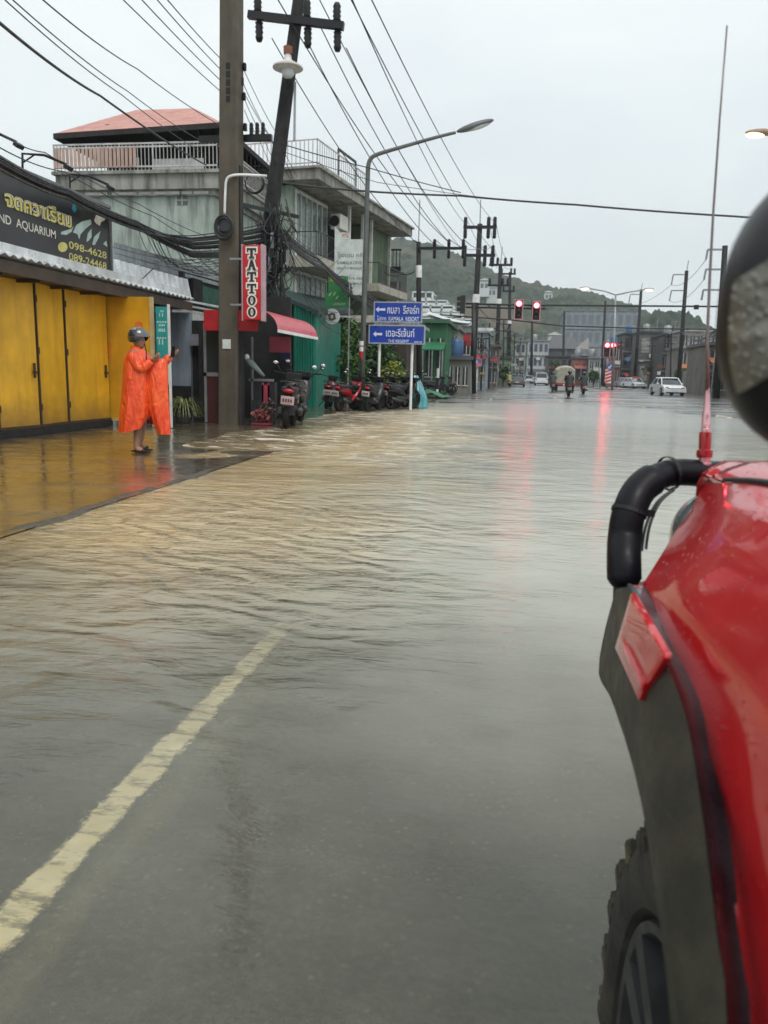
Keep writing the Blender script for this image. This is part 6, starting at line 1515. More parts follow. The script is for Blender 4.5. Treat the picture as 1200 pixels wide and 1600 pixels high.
mb = MB(); mb.box(f.x - 1.2, f.x + 2.5, Ym_ - 1.5, Ym_ + 8, 0, .16); struct(mb.build('median_kerb', M_ledge, bevel=.03))
# information sign at (745,570)
si, a, b_ = flat_sign('warning_sign', 'small blue and pink sign on a white post near the tallest far pole', 739, 561, 752, 571, 60, mat('sign_blue_small', (.10, .12, .42), .5), frame=M_pink)
mb = MB(); a2_, b3 = PY(738, 567, 59.96), PY(751, 573, 59.96); mb.box(a2_.x, b3.x, 59.9, 59.96, b3.z, a2_.z); wbuild(mb, 'pink_panel', mat('pink_panel', (.6, .2, .22), .5), si)
mb = MB(); c = PY(745, 566, 59.94); mb.ell(c + Vector((0, 0, .09)), .05, .02, .05, 8, 6); mb.add([c + Vector((-.12, 0, -.14)), c + Vector((.12, 0, -.14)), c + Vector((.04, 0, .06)), c + Vector((-.04, 0, .06))], [(0, 1, 2, 3)]); wbuild(mb, 'figure_mark', M_white, si)
f = PY(744, 608, 60.1); mb = MB(); mb.tube([(f.x, 60.1, .03), (f.x, 60.1, a.z)], .06, 8); wbuild(mb, 'post', M_white, si)

# ------------------------------------------------------------ wires
def wire(name, label, pts, rad, sag=0, grp=None, cat='cable', n=14, m=M_cable):
    """pts: 3d points at the supports; sags between them"""
    P = []
    for a, b_ in zip(pts, pts[1:]):
        for k in range(n): t = k / n; P.append(a.lerp(b_, t) - Vector((0, 0, sag * 4 * t * (1 - t))))
    P.append(pts[-1]); mb = MB(); c = P[0].copy(); mb.tube([p - c for p in P], rad, 5, cap=False)
    o = mb.build(name, m, smooth=True, loc=tuple(c)); return tag(o, label, cat, grp)
W = lambda *a: PY(*a)
G1 = 'thin wires from above the street to the thick concrete pole'
for k, (x0, y0, x1, y1) in enumerate(((193, 0, 346, 144), (222, 0, 346, 127), (246, 0, 346, 110), (262, 0, 347, 94))):
    a = W(x0, y0, 11); b_ = W(x1, y1, YP1 + .1); a2 = a + (a - b_) * .6
    wire('power_line', 'one of the four thin wires slanting down to the thick concrete pole', [a2, a, b_], .009, .02, G1)
for k, (x0, y0, x1, y1) in enumerate(((380, 107, 430, 205), (379, 128, 420, 210), (380, 150, 410, 212), (382, 172, 402, 212), (384, 150, 445, 250))):
    wire('service_wire', 'one of the thin wires fanning from the thick pole towards the terrace', [W(x0, y0, YP1 + .1), W(x1, y1, 20.5), W(x1 + 35, y1 + 72, 24)], .008, .05, 'thin wires fanning behind the thick pole')
for k, (pp, r_, lab) in enumerate((
        (((-5, 32, 8), (157, 150, 13), (322, 258, 21.5)), .020, 'thick black wire crossing in front of the pink roof'),
        (((18, -2, 9), (200, 143, 14), (318, 222, 22)), .009, 'thin wire crossing the middle of the pink roof, upper of a pair'),
        (((8, 0, 9), (190, 148, 14), (318, 240, 22)), .009, 'thin wire crossing the middle of the pink roof, lower of a pair'),
        (((65, -2, 9), (215, 108, 14), (345, 196, 21.5)), .010, 'single wire passing over the ridge of the pink roof'),
        (((-5, 205, 9), (70, 238, 12), (215, 318, 17), (330, 372, 21)), .009, 'thin wire below the bent lamps, dropping to the dark bundle'),
        (((-5, 228, 9), (100, 268, 12), (240, 338, 17), (340, 395, 21)), .009, 'thin wire just above the dark cable bundle'))):
    wire('power_line', lab, [W(*p) for p in pp], r_, .05)
# dark bundle
rnd = random.Random(3)
for k in range(22):
    o = rnd.uniform(-8, 8); o2 = rnd.uniform(-16, 34); r_ = rnd.choice((.014, .02, .028, .04)); dY = rnd.uniform(-.4, .4)
    wire('communication_cable', 'one of the black cables bundled above the dark sign and reaching the leaning pole', [W(-6, 250 + o * 1.4, 9 + dY), W(105, 302 + o, 12.3 + dY), W(215, 352 + o * .9, 16 + dY), W(300, 378 + o2 * .7, 19.5 + dY), W(418, 362 + o2, YP2 - .4)], r_, .04, 'bundled black cables over the shops')
for k in range(18):
    x_ = rnd.uniform(212, 310); y_ = 352 + (x_ - 215) * .3
    wire('loose_cable', 'one of the loose black cable ends drooping below the bundle by the terrace house', [W(x_, y_, 17.5), W(x_ + rnd.uniform(20, 45), y_ + rnd.uniform(25, 60), 18.5), W(345 + rnd.uniform(-5, 30), 405 + rnd.uniform(-20, 35), 20)], .008, rnd.uniform(.0, .2), 'loose cables under the bundle')
for k in range(20):
    o = rnd.uniform(-18, 18); r_ = rnd.choice((.014, .022, .034))
    wire('communication_cable', 'one of the black cables slanting down from the leaning pole past the balcony', [W(424 + o * .4, 345 + o, YP2 - .3), W(500 + o * .6, 410 + o * .8, 26), W(565, 462 + o * .6, 30), W(640, 500 + o * .3, 38)], r_, .15, 'cables slanting past the balcony')
for k in range(11):
    wire('drop_cable', 'one of the thin drop cables curving from the leaning pole to the balcony building', [W(424 + k * 2, 300 + k * 9, YP2 - .2), W(500 + k * 8, 345 + k * 14, 28)], .009, .5 + .1 * k, 'thin drop cables at the balcony building')
# right fan: high wires to the far poles
G3 = 'high wires fanning from the leaning pole to the far poles'
ends = [(653, 381, 38), (678, 381, 38), (704, 381, 38), (727, 381, 38), (727, 350, 62), (765, 350, 62), (775, 350, 62), (725, 394, 62), (773, 394, 62)]
fan = [((425, 60), 0, 0), ((484, 72), 1, 0), ((500, 40), 2, 0), ((541, 75), 3, 0), ((497, -5), 7, 0), ((548, -6), 4, 1), ((546, -6), 8, 1), ((578, -6), 6, 1), ((430, -8), 2, 1)]
for (p, e_, far_) in fan:
    a = W(p[0], p[1], YP2 + (.3 if not far_ else -3)); b_ = W(*ends[e_])
    pts = [a, b_] if not far_ else [a + (a - b_) * .25 + Vector((0, 0, .4)), a, b_]
    wire('power_line', 'one of the high wires fanning from the leaning pole to the far poles', pts, .016, .55, G3, n=18)
for i, (A, B) in enumerate(((ptB[0], ptC[0]), (ptC[0], ptD[0]))):
    for a, b_ in zip(A, B): wire('power_line', 'one of the thin wires strung between the far left utility poles', [a, b_], .02, .5, 'wires between the far left poles')
for a, b_ in zip(ptA[0], ptB[1]): wire('power_line', 'one of the wires from the one sided crossarm to the tallest far pole', [a, b_], .018, .4, 'wires behind the blue signs')
for A, B in ((oG, oH), (oH, oI)):
    for a, b_ in zip(A, B): wire('power_line', 'one of the thin wires between the right side power poles', [a, b_], .02, .7, 'wires of the right side poles')
# heavy cables across the road
wire('span_cable', 'heavy black cable crossing the whole road high up', [W(430, 284, YP2), W(560, 298, 26), W(720, 306, 27), W(900, 320, 27), W(1145, 338, 27), W(1300, 345, 27)], .032, .02)
wire('span_cable', 'thinner upper cable joining the heavy road cable from the leaning pole', [W(440, 225, YP2), W(575, 262, 25), W(720, 301, 27)], .016, .02)
wire('span_cable', 'thin cable from the leaning pole meeting the road cable by the lamp arm', [W(440, 236, YP2), W(590, 285, 25), W(760, 309, 27)], .010, .02)
wire('signal_cable', 'level black cable continuing right from the signal mast arm', [W(852, 477, 55), W(1000, 478, 58), W(1125, 479, 60), W(1250, 480, 62)], .065, 0)
wire('signal_cable', 'sagging black cable under the traffic lights', [W(690, 492, 55), W(800, 500, 57), W(875, 509, 60), W(1000, 513, 60), W(1125, 515, 60)], .05, 0)
c = PY(1088, 480, 59); mb = MB(); mb.obox(c, .3, .2, .3); anchored('cable_box', mb, M_black, 'small black box on the level cable left of the aerial', 'cable box')
wire('service_wire', 'short black wire from the balcony building to the one sided crossarm pole', [W(600, 425, 40), W(628, 428, 39), W(654, 418, 38)], .02, .15)
# ============================================================ scooters and cars
M_tail = mat('tail_red', (.35, .01, .012), .3); M_plate = mat('plate_white', (.62, .60, .58), .5); M_plpink = mat('plate_pink', (.62, .42, .44), .5)
M_seat = mat('seat_vinyl', (.02, .02, .022), .5); M_eng = mat('engine_grey', (.06, .06, .06), .5, .4)
def scooter(label, loc, heading, col, lean=6, plate=M_plate, grp=None, name='motorbike', small=False, box_=False):
    root = thing(name, label, 'motorbike', tuple(loc), grp); root.rotation_euler = (math.radians(lean), 0, heading)
    c1, c2, c3 = (int(v * 255) for v in col); M_b = mat('bike_paint_%d_%d_%d' % (c1, c2, c3), col, .35, coat=.4 if sum(col) > .1 else .1, var=.1, spec=.35)
    RX = Matrix.Rotation(math.radians(90), 3, 'X')
    for x_, r_ in ((.62, .29), (-.62, .29)):
        mb = MB(); n = 14 if small else 22
        mb.lathe([(r_ - .075, -.045), (r_ - .02, -.05), (r_, -.025), (r_, .025), (r_ - .02, .05), (r_ - .075, .045)], n, (x_, 0, r_), RX); w_ = mb.build('wheel', M_blackm, root, smooth='auto')
        if not small:
            mb = MB(); mb.lathe([(0, -.05), (.045, -.05), (.045, .05), (0, .05)], 10, (x_, 0, r_), RX); mb.lathe([(.205, -.03), (.22, -.03), (.22, .03), (.205, .03)], 20, (x_, 0, r_), RX)
            for k in range(6): a = k * 1.047; mb.beam((x_, 0, r_), (x_ + .21 * math.cos(a), 0, r_ + .21 * math.sin(a)), .02, .015)
            mb.build('rim', M_eng, w_)
    # body shell: leg shield, floor, rear cowl
    mb = MB()
    def hull(secs, n=12):
        rows = []
        for (x_, z_, ry, rz) in secs: rows.append([Vector((x_, ry * math.cos(a), z_ + rz * math.sin(a))) for a in [2 * math.pi * j / n for j in range(n)]])
        mb.grid(rows, True)
    hull([(-.92, .72, .01, .01), (-.88, .70, .06, .05), (-.7, .66, .11, .10), (-.45, .60, .15, .14), (-.2, .55, .15, .13), (-.02, .45, .12, .11), (.05, .38, .10, .08)])
    hull([(.10, .36, .12, .05), (.28, .42, .13, .10), (.38, .62, .17, .16), (.46, .82, .15, .12), (.50, .93, .09, .05)])
    mb.beam((-.05, 0, .33), (.30, 0, .36), .24, .08)
    mb.build('body_shell', M_b, root, smooth=True)
    mb = MB(); rows = [[Vector((x_, y_ * w_, z_ - .03 * (y_ * 1.0) ** 2 * 4)) for y_ in (-1, -.5, 0, .5, 1)] for x_, z_, w_ in ((-.86, .80, .08), (-.6, .80, .13), (-.35, .77, .15), (-.1, .73, .12), (-.02, .68, .09))]
    mb.grid(rows); mb.grid([[v + Vector((0, 0, -.09)) for v in r] for r in rows]); mb.obox((-.45, 0, .72), .78, .24, .09); mb.build('seat', M_seat, root, smooth=False, bevel=.015)
    mb = MB(); mb.tube([(.62, -.09, .29), (.50, -.07, .85)], .022, 6); mb.tube([(.62, .09, .29), (.50, .07, .85)], .022, 6); mb.beam((.66, 0, .60), (.86, 0, .42), .12, .02); mb.beam((.42, 0, .62), (.66, 0, .60), .12, .02)
    mb.build('front_fork', M_black, root)
    mb = MB(); mb.tube([(.38, -.34, 1.02), (.44, -.2, 1.00), (.47, 0, .96), (.44, .2, 1.00), (.38, .34, 1.02)], .016, 6); mb.obox((.46, 0, .97), .16, .26, .12); mb.build('handlebar', M_black, root, bevel=.01)
    for s in (-1, 1):
        mb = MB(); mb.tube([(.42, s * .22, 1.01), (.44, s * .30, 1.16)], .008, 5); mb.ell((.44, s * .33, 1.19), .015, .06, .04, 10, 6); mb.build('mirror', M_black, root, smooth=True)
        mb = MB(); mb.ell((.428, s * .33, 1.19), .006, .05, .033, 10, 6); mb.build('mirror_glass', M_chrome, root, smooth=True)
    mb = MB(); mb.ell((.57, 0, .93), .05, .09, .06, 10, 8); mb.build('headlight', M_lens, root, smooth=True)
    mb = MB(); mb.ell((-.90, 0, .70), .04, .09, .04, 10, 6); mb.build('tail_light', M_tail, root, smooth=True)
    mb = MB(); mb.beam((-.78, 0, .62), (-.98, 0, .42), .12, .015); mb.build('mudguard', M_black, root)
    mb = MB(); mb.obox((-.985, 0, .53), .008, .21, .16, Matrix.Rotation(math.radians(-18), 3, 'Y')); p_ = mb.build('number_plate', plate, root)
    mb = MB()
    for k in range(4): mb.add([(-.9975 + .0, -.07 + k * .04, .50), (-.9975, -.045 + k * .04, .50), (-.988 - .012, -.045 + k * .04, .56), (-.988 - .012, -.07 + k * .04, .56)], [(0, 1, 2, 3)])
    mb.build('plate_marks', mat('plate_ink', (.06, .05, .06), .5), p_)
    mb = MB(); mb.tube([(-.1, -.15, .30), (-.5, -.19, .30), (-.85, -.21, .38)], [.03, .05, .055], 10); mb.build('exhaust', M_eng, root, smooth=True)
    mb = MB(); mb.obox((-.25, 0, .33), .45, .22, .2); mb.obox((-.5, .12, .32), .35, .08, .12); mb.build('engine', M_eng, root, bevel=.02)
    mb = MB(); mb.tube([(-.55, -.14, .80), (-.85, -.14, .86), (-.97, 0, .87), (-.85, .14, .86), (-.55, .14, .80)], .014, 6); mb.build('grab_rail', M_eng, root)
    mb = MB(); mb.tube([(-.05, .1, .32), (-.1, .26, .03)], .014, 6); mb.build('side_stand', M_black, root)
    return root
HB = math.radians(90)
def bike(label, px_, py_, Y, head, col, sc=(1.06, 1.22, 1.08), **k):
    f = PY(px_, py_, Y); r_ = scooter(label, (f.x, Y, k.pop('z', .02)), math.radians(head), col, **k); r_.scale = sc; return r_
G_b = 'motorbikes parked along the flooded kerb'
bike('black motorbike with pinkish plate parked nearest, right of the thick pole', 449, 650, 17.0, 103, (.010, .010, .012), plate=M_plpink, grp=G_b, sc=(1.1, 1.35, 1.16))
bike('tall black motorbike just behind the pinkish plated one', 463, 650, 17.9, 98, (.012, .012, .013), grp=G_b, sc=(1.1, 1.3, 1.2))
bike('dark maroon scooter with white plate left of the orange cone', 513, 630, 26.0, 98, (.09, .010, .014), grp=G_b)
bike('bright red scooter with white plate right of the orange cone', 543, 640, 25.0, 76, (.42, .008, .02), grp=G_b)
bike('black scooter standing sideways beside the red scooter', 572, 640, 26.0, 62, (.012, .012, .014), grp=G_b)
bike('black scooter at the foot of the lamp post, third from the red one', 595, 637, 27.0, 52, (.014, .014, .016), grp=G_b)
bike('black scooter under the right end of the blue signs', 615, 635, 28.0, 60, (.011, .011, .013), grp=G_b)
bike('black tall scooter next to the turquoise bagged bundle', 634, 634, 28.5, 70, (.010, .012, .014), grp=G_b)
bike('matt black scooter squeezed in front of the lamp post foot', 582, 636, 25.6, 84, (.012, .012, .013), grp=G_b)
bike('black scooter between the two white sign posts, handlebar turned', 628, 633, 27.6, 58, (.010, .010, .012), grp=G_b)
bike('black scooter parked past the turquoise bundle by the small striped post', 678, 616, 46.0, 40, (.012, .012, .013), grp=G_b, z=.04)
bike('dark grey scooter half hidden behind the one past the turquoise bundle', 690, 614, 48.0, 30, (.03, .03, .032), grp=G_b, z=.04)
# turquoise covered bundle
f = PY(652, 634, 29); tq = thing('covered_scooter', 'bundle wrapped in a turquoise plastic sheet at the end of the parked motorbikes', 'covered bundle', (f.x, 29, .02))
mb = MB(); rows = []
for i in range(12):
    t = i / 11; r = []
    for j in range(30):
        a = 2 * math.pi * j / 30; q_ = 1 + .10 * math.sin(5 * a + 2 * t) + .08 * noise.noise(Vector((math.cos(a) * 2, math.sin(a) * 2, t * 3)))
        w_ = .08 + .26 * math.sin(min(1, t * 1.15) * math.pi / 2); r.append(Vector((w_ * q_ * math.cos(a) + .14 * t - .1, .45 * q_ * (w_ / .3) * math.sin(a), 1.18 * (1 - t))))
    rows.append(r)
mb.grid(rows, True); mb.build('sheet', mat('turquoise_plastic', (.03, .24, .28), .3, dirt=(.25, .5, .52), damt=.5, dscale=5, coat=.4), tq, smooth=True)
# orange cone
f = PZ(530, 641, .02); cn = thing('traffic_cone', 'faded orange traffic cone between the maroon and red scooters', 'traffic cone', (f.x, f.y, .01))
M_cone = mat('cone_orange', (.45, .09, .045), .6, dirt=(.25, .08, .05), damt=.4)
mb = MB(); mb.box(-.19, .19, -.19, .19, 0, .04); mb.build('foot', M_cone, cn, bevel=.01)
mb = MB(); mb.lathe([(.15, .04), (.035, .72), (0, .73)], 20); mb.build('cone_body', M_cone, cn, smooth='auto')
mb = MB(); mb.lathe([(.093, .40), (.066, .56)], 20); mb.build('white_band', M_white, cn, smooth=True)
# small striped post
f = PY(683, 612, 42); mb = MB(); mb.tube([(0, 0, 0), (0, 0, 1.55)], .07, 8); sp_ = mb.build('bollard', M_white, loc=(f.x, 42, .03), smooth='auto'); tag(sp_, 'thin black and white striped post in front of the scooters', 'bollard')
mb = MB(); mb.tube([(0, 0, .45), (0, 0, 1.05)], .074, 8); mb.build('black_band', M_black, sp_)
mb = MB(); p = PY(668, 612, 40); mb.grid([[(p.x - .8 + .2 * i, 40 + j * .6, .05 + .35 * math.exp(-((i - 4) ** 2 + (j - 2) ** 2) / 8) + .03 * ((i * 7 + j * 3) % 4)) for i in range(10)] for j in range(6)])
anchored('green_tarp', mb, mat('green_tarp', (.02, .17, .07), .6), 'crumpled green tarp on the kerb beside the turquoise bundle', 'tarp', smooth=True)

# riders on the road
G_r = 'motorbikes ridden away down the road'
def ridden(label, plabel, px_, py_, Y, col, coat, helm):
    f = PY(px_, py_, Y); b_ = scooter(label, (f.x, Y, .03), HB, col, lean=0, grp=G_r, small=True)
    rider('person', plabel, (f.x, Y, .05), HB, coat, 1.0, helm, 'riders on the road')
ridden('red tailed motorbike ridden away in mid road, nearest of three', 'rider in black on the nearest motorbike in mid road', 888, 620, 52, (.14, .01, .012), (.02, .02, .022), (.02, .02, .02))
ridden('red motorbike ridden away right of the nearest rider', 'rider in dark green on the red motorbike', 911, 616, 62, (.42, .01, .02), (.02, .035, .03), (.03, .03, .03))
ridden('small dark motorbike ridden left of the tarpaulin truck', 'rider in grey left of the tarpaulin truck', 863, 610, 70, (.06, .01, .012), (.05, .055, .055), (.02, .02, .02))
f = PY(795, 605, 92); rider('person', 'far rider in pale yellow raincoat near the dark grey car', (f.x, 92, .05), HB, (.36, .34, .12), 1.0, (.2, .2, .2)); scooter('dark motorbike under the rider in pale yellow', (f.x, 92, .03), HB, (.02, .02, .02), lean=0, small=True, grp=G_r)

def car(name, label, cat, loc, head, col, L, Wd, Ht, prof, glass, lightsF, grp=None, extra=None):
    """prof: side outline (x, z) of the lower body; glass: (x, z) of the greenhouse; nose towards +x"""
    root = thing(name, label, cat, tuple(loc), grp, head)
    mp = mat('paint_%d_%d_%d' % tuple(int(v * 99) for v in col), col, .3, coat=1, var=.06)
    def ext(mb, pts, w0, w1, inset_top=.0):
        zs = [p[1] for p in pts]; zmin, zmax = min(zs), max(zs); n = len(pts); rows = []
        for s in (-1, -.92, 0, .92, 1):
            rows.append([Vector((x_ * (1 - (.03 if abs(s) == 1 else 0)), s * (w0 + (w1 - w0) * (z_ - zmin) / max(.01, zmax - zmin)) / 2, z_ - (.02 if abs(s) == 1 else 0))) for x_, z_ in pts])
        mb.grid([[*r, r[0]] for r in rows]); mb.add([p for p in rows[0]], [tuple(range(n))]); mb.add([p for p in rows[-1]], [tuple(range(n))])
    mb = MB(); ext(mb, prof, Wd, Wd * .94); mb.build('body', mp, root, smooth='auto')
    mb = MB(); ext(mb, glass, Wd * .92, Wd * .72); mb.build('window', M_glass, root, smooth='auto')
    zt = max(z for x_, z in glass); xs_ = [x_ for x_, z in glass if z > zt - .06]
    mb = MB(); ext(mb, [(min(xs_) - .05, zt - .03), (max(xs_) + .05, zt - .03), (max(xs_) - .05, zt + .035), (min(xs_) + .05, zt + .035)], Wd * .75, Wd * .68)
    zb_ = min(z for x_, z in glass); 
    gp = sorted(glass); 
    for s in (-1, 1):
        for (xb_, xt_) in ((min(x_ for x_, z in glass), min(xs_)), (max(x_ for x_, z in glass), max(xs_)), ((min(xs_) + max(xs_)) / 2, (min(xs_) + max(xs_)) / 2)):
            mb.beam((xb_, s * Wd * .455, zb_), (xt_, s * Wd * .362, zt), .07, .05)
    mb.build('roof', mp, root, smooth='auto')
    RX = Matrix.Rotation(math.radians(90), 3, 'X')
    for x_ in (L * .31, -L * .31):
        for s in (-1, 1):
            mb = MB(); mb.lathe([(0, -.10), (.30, -.10), (.33, -.07), (.33, .08), (.30, .10), (0, .10)], 18, (x_, s * (Wd / 2 - .08), .33), RX); w_ = mb.build('wheel', M_blackm, root, smooth='auto')
            mb = MB(); mb.lathe([(0, -.108), (.20, -.108), (.205, .108), (0, .108)], 14, (x_, s * (Wd / 2 - .08), .33), RX); mb.build('rim', M_steel, w_)
    for s in (-1, 1):
        mb = MB(); mb.ell((L / 2 - .06, s * Wd * .36, lightsF), .07, .16, .08, 12, 8); mb.build('headlight', M_lens, root, smooth=True)
        mb = MB(); mb.obox((-L / 2 + .02, s * Wd * .41, lightsF + .12), .06, .14, .24); mb.build('tail_light', M_tail, root, bevel=.015)
        mb = MB(); mb.ell((L * .16, s * (Wd / 2 + .08), zb_ + .08), .06, .10, .07, 8, 6); mb.build('wing_mirror', mp, root, smooth=True)
    for x_, s_ in ((L / 2 + .005, 1), (-L / 2 - .01, -1)):
        mb = MB(); mb.obox((x_, 0, .42 if s_ > 0 else .55), .02, .42, .13); mb.build('number_plate', M_plate, root)
        mb = MB(); mb.obox((x_ - s_ * .0, 0, .56 if s_ > 0 else .34), .03, Wd * .62, .10); mb.obox((x_ - s_ * .01, 0, .27), .03, Wd * .8, .08); mb.build('grille' if s_ > 0 else 'bumper_trim', M_black, root)
    if extra: extra(root, mp)
    return root
sed_p = [(-2.15, .30), (2.15, .28), (2.18, .55), (2.0, .72), (1.1, .88), (-1.55, .92), (-2.1, .88), (-2.18, .6)]; sed_g = [(-1.6, .90), (1.15, .86), (.45, 1.36), (.2, 1.41), (-.75, 1.41), (-1.0, 1.36)]
van_p = [(-2.3, .35), (2.3, .32), (2.33, .7), (2.0, .98), (1.5, 1.05), (-2.25, 1.1), (-2.33, .7)]; van_g = [(-2.2, 1.08), (1.6, 1.03), (.85, 1.72), (.6, 1.8), (-1.9, 1.82), (-2.1, 1.76)]
def at(px_, Y): return PY(px_, 600, Y).x
car('car', 'white saloon car driving towards the camera on the right of the road', 'car', (at(1043, 66), 66, .03), math.radians(-84), (.72, .73, .74), 4.3, 1.75, 1.45, sed_p, sed_g, .62)
car('car', 'white car far behind, parked left of the white saloon at the roadside', 'car', (at(990, 112), 112, .03), math.radians(-70), (.60, .62, .64), 4.3, 1.75, 1.45, sed_p, sed_g, .62)
car('car', 'silver grey car parked beside the far white parked one', 'car', (at(978, 118), 118, .03), math.radians(-70), (.25, .26, .28), 4.3, 1.75, 1.45, sed_p, sed_g, .62)
car('minivan', 'silver white minivan seen from behind in the centre lane far away', 'van', (at(845, 120), 120, .03), HB, (.62, .64, .66), 4.6, 1.85, 1.9, van_p, van_g, .8)
car('car', 'dark bronze car seen from behind left of the minivan', 'car', (at(808, 98), 98, .03), HB, (.09, .08, .075), 4.4, 1.8, 1.5, sed_p, sed_g, .62)
car('car', 'small white far car between the bronze car and the minivan', 'car', (at(826, 150), 150, .03), HB, (.55, .57, .6), 4.3, 1.75, 1.45, sed_p, sed_g, .62)
car('car', 'grey car parked on the left behind the scooters past the blue signs', 'car', (at(676, 53), 53, .04), math.radians(60), (.16, .165, .16), 4.4, 1.8, 1.5, sed_p, sed_g, .62)
# tarpaulin truck
Yk = 76; x_ = at(881, Yk); tt = thing('covered_truck', 'small red truck with a tall pale tarpaulin load seen from behind', 'truck', (x_, Yk, .03), rz=HB)
mb = MB(); rows = []
for xx in (-1.9, -1.85, -.8, .4, 1.4, 1.45):
    e = .93 if abs(xx) > 1.8 or xx > 1.42 else 1; rows.append([Vector((xx, y_ * e, z_ * (e if z_ > 1 else 1))) for y_, z_ in ((-.86, .75), (-.90, 1.3), (-.86, 2.0), (-.5, 2.28), (0, 2.34 + .03 * math.sin(xx * 5)), (.5, 2.28), (.86, 2.0), (.90, 1.3), (.86, .75))])
mb.grid(rows); mb.add([v for v in rows[0]], [tuple(range(9))]); mb.build('tarpaulin', mat('pale_tarp', (.36, .34, .27), .7, dirt=(.2, .2, .16), damt=.6, streak=True), tt, smooth='auto')
mb = MB(); mb.box(-1.95, 1.5, -.9, .9, .5, .74); mb.box(1.5, 2.6, -.85, .85, .4, 1.7); mb.build('cab_and_bed', mat('truck_red', (.36, .015, .02), .4), tt, bevel=.04)
mb = MB(); mb.box(2.2, 2.62, -.75, .75, 1.05, 1.55); mb.build('window', M_glass, tt)
for s in (-1, 1):
    mb = MB(); mb.obox((-1.97, s * .72, .62), .05, .26, .14); mb.build('tail_light', M_tail, tt)
    for xx in (-1.1, 1.8): mb = MB(); mb.lathe([(0, -.11), (.33, -.11), (.36, 0), (.33, .11), (0, .11)], 16, (xx, s * .75, .36), Matrix.Rotation(HB, 3, 'X')); mb.build('wheel', M_blackm, tt, smooth='auto')
mb = MB(); mb.obox((-1.965, 0, .56), .02, .4, .14); mb.build('number_plate', M_plate, tt)
# parked box truck at the right
Yk = 84; x_ = at(1092, Yk); bt = thing('parked_truck', 'dark grey truck facing the road beside the red aerial', 'truck', (x_, Yk, .03), rz=math.radians(-86))
mb = MB(); mb.box(-2.6, 1.2, -1.0, 1.0, .6, 2.1); mb.build('cargo_box', mat('truck_cargo', (.16, .17, .17), .6, dirt=(.3, .3, .28), damt=.5), bt, bevel=.04)
mb = MB(); mb.prism([Vector((1.25, -.95, .45)), Vector((2.6, -.95, .45)), Vector((2.6, -.95, 1.0)), Vector((2.3, -.95, 1.8)), Vector((1.25, -.95, 1.85))], (0, 1.9, 0)); mb.build('cab', mat('truck_grey', (.10, .10, .105), .4, coat=.5), bt, bevel=.04)
mb = MB(); mb.prism([Vector((2.62, -.8, 1.08)), Vector((2.36, -.8, 1.72)), Vector((2.30, -.8, 1.72)), Vector((2.56, -.8, 1.08))], (0, 1.6, 0)); mb.build('windscreen', M_glass, bt)
for s in (-1, 1):
    mb = MB(); mb.obox((2.62, s * .7, .75), .05, .28, .16); mb.build('headlight', M_white, bt)
    for xx in (-1.6, 1.9): mb = MB(); mb.lathe([(0, -.11), (.36, -.11), (.39, 0), (.36, .11), (0, .11)], 16, (xx, s * .85, .39), Matrix.Rotation(HB, 3, 'X')); mb.build('wheel', M_blackm, bt, smooth='auto')
mb = MB(); mb.obox((2.62, 0, .55), .05, 1.6, .12); mb.build('bumper', M_steel, bt)

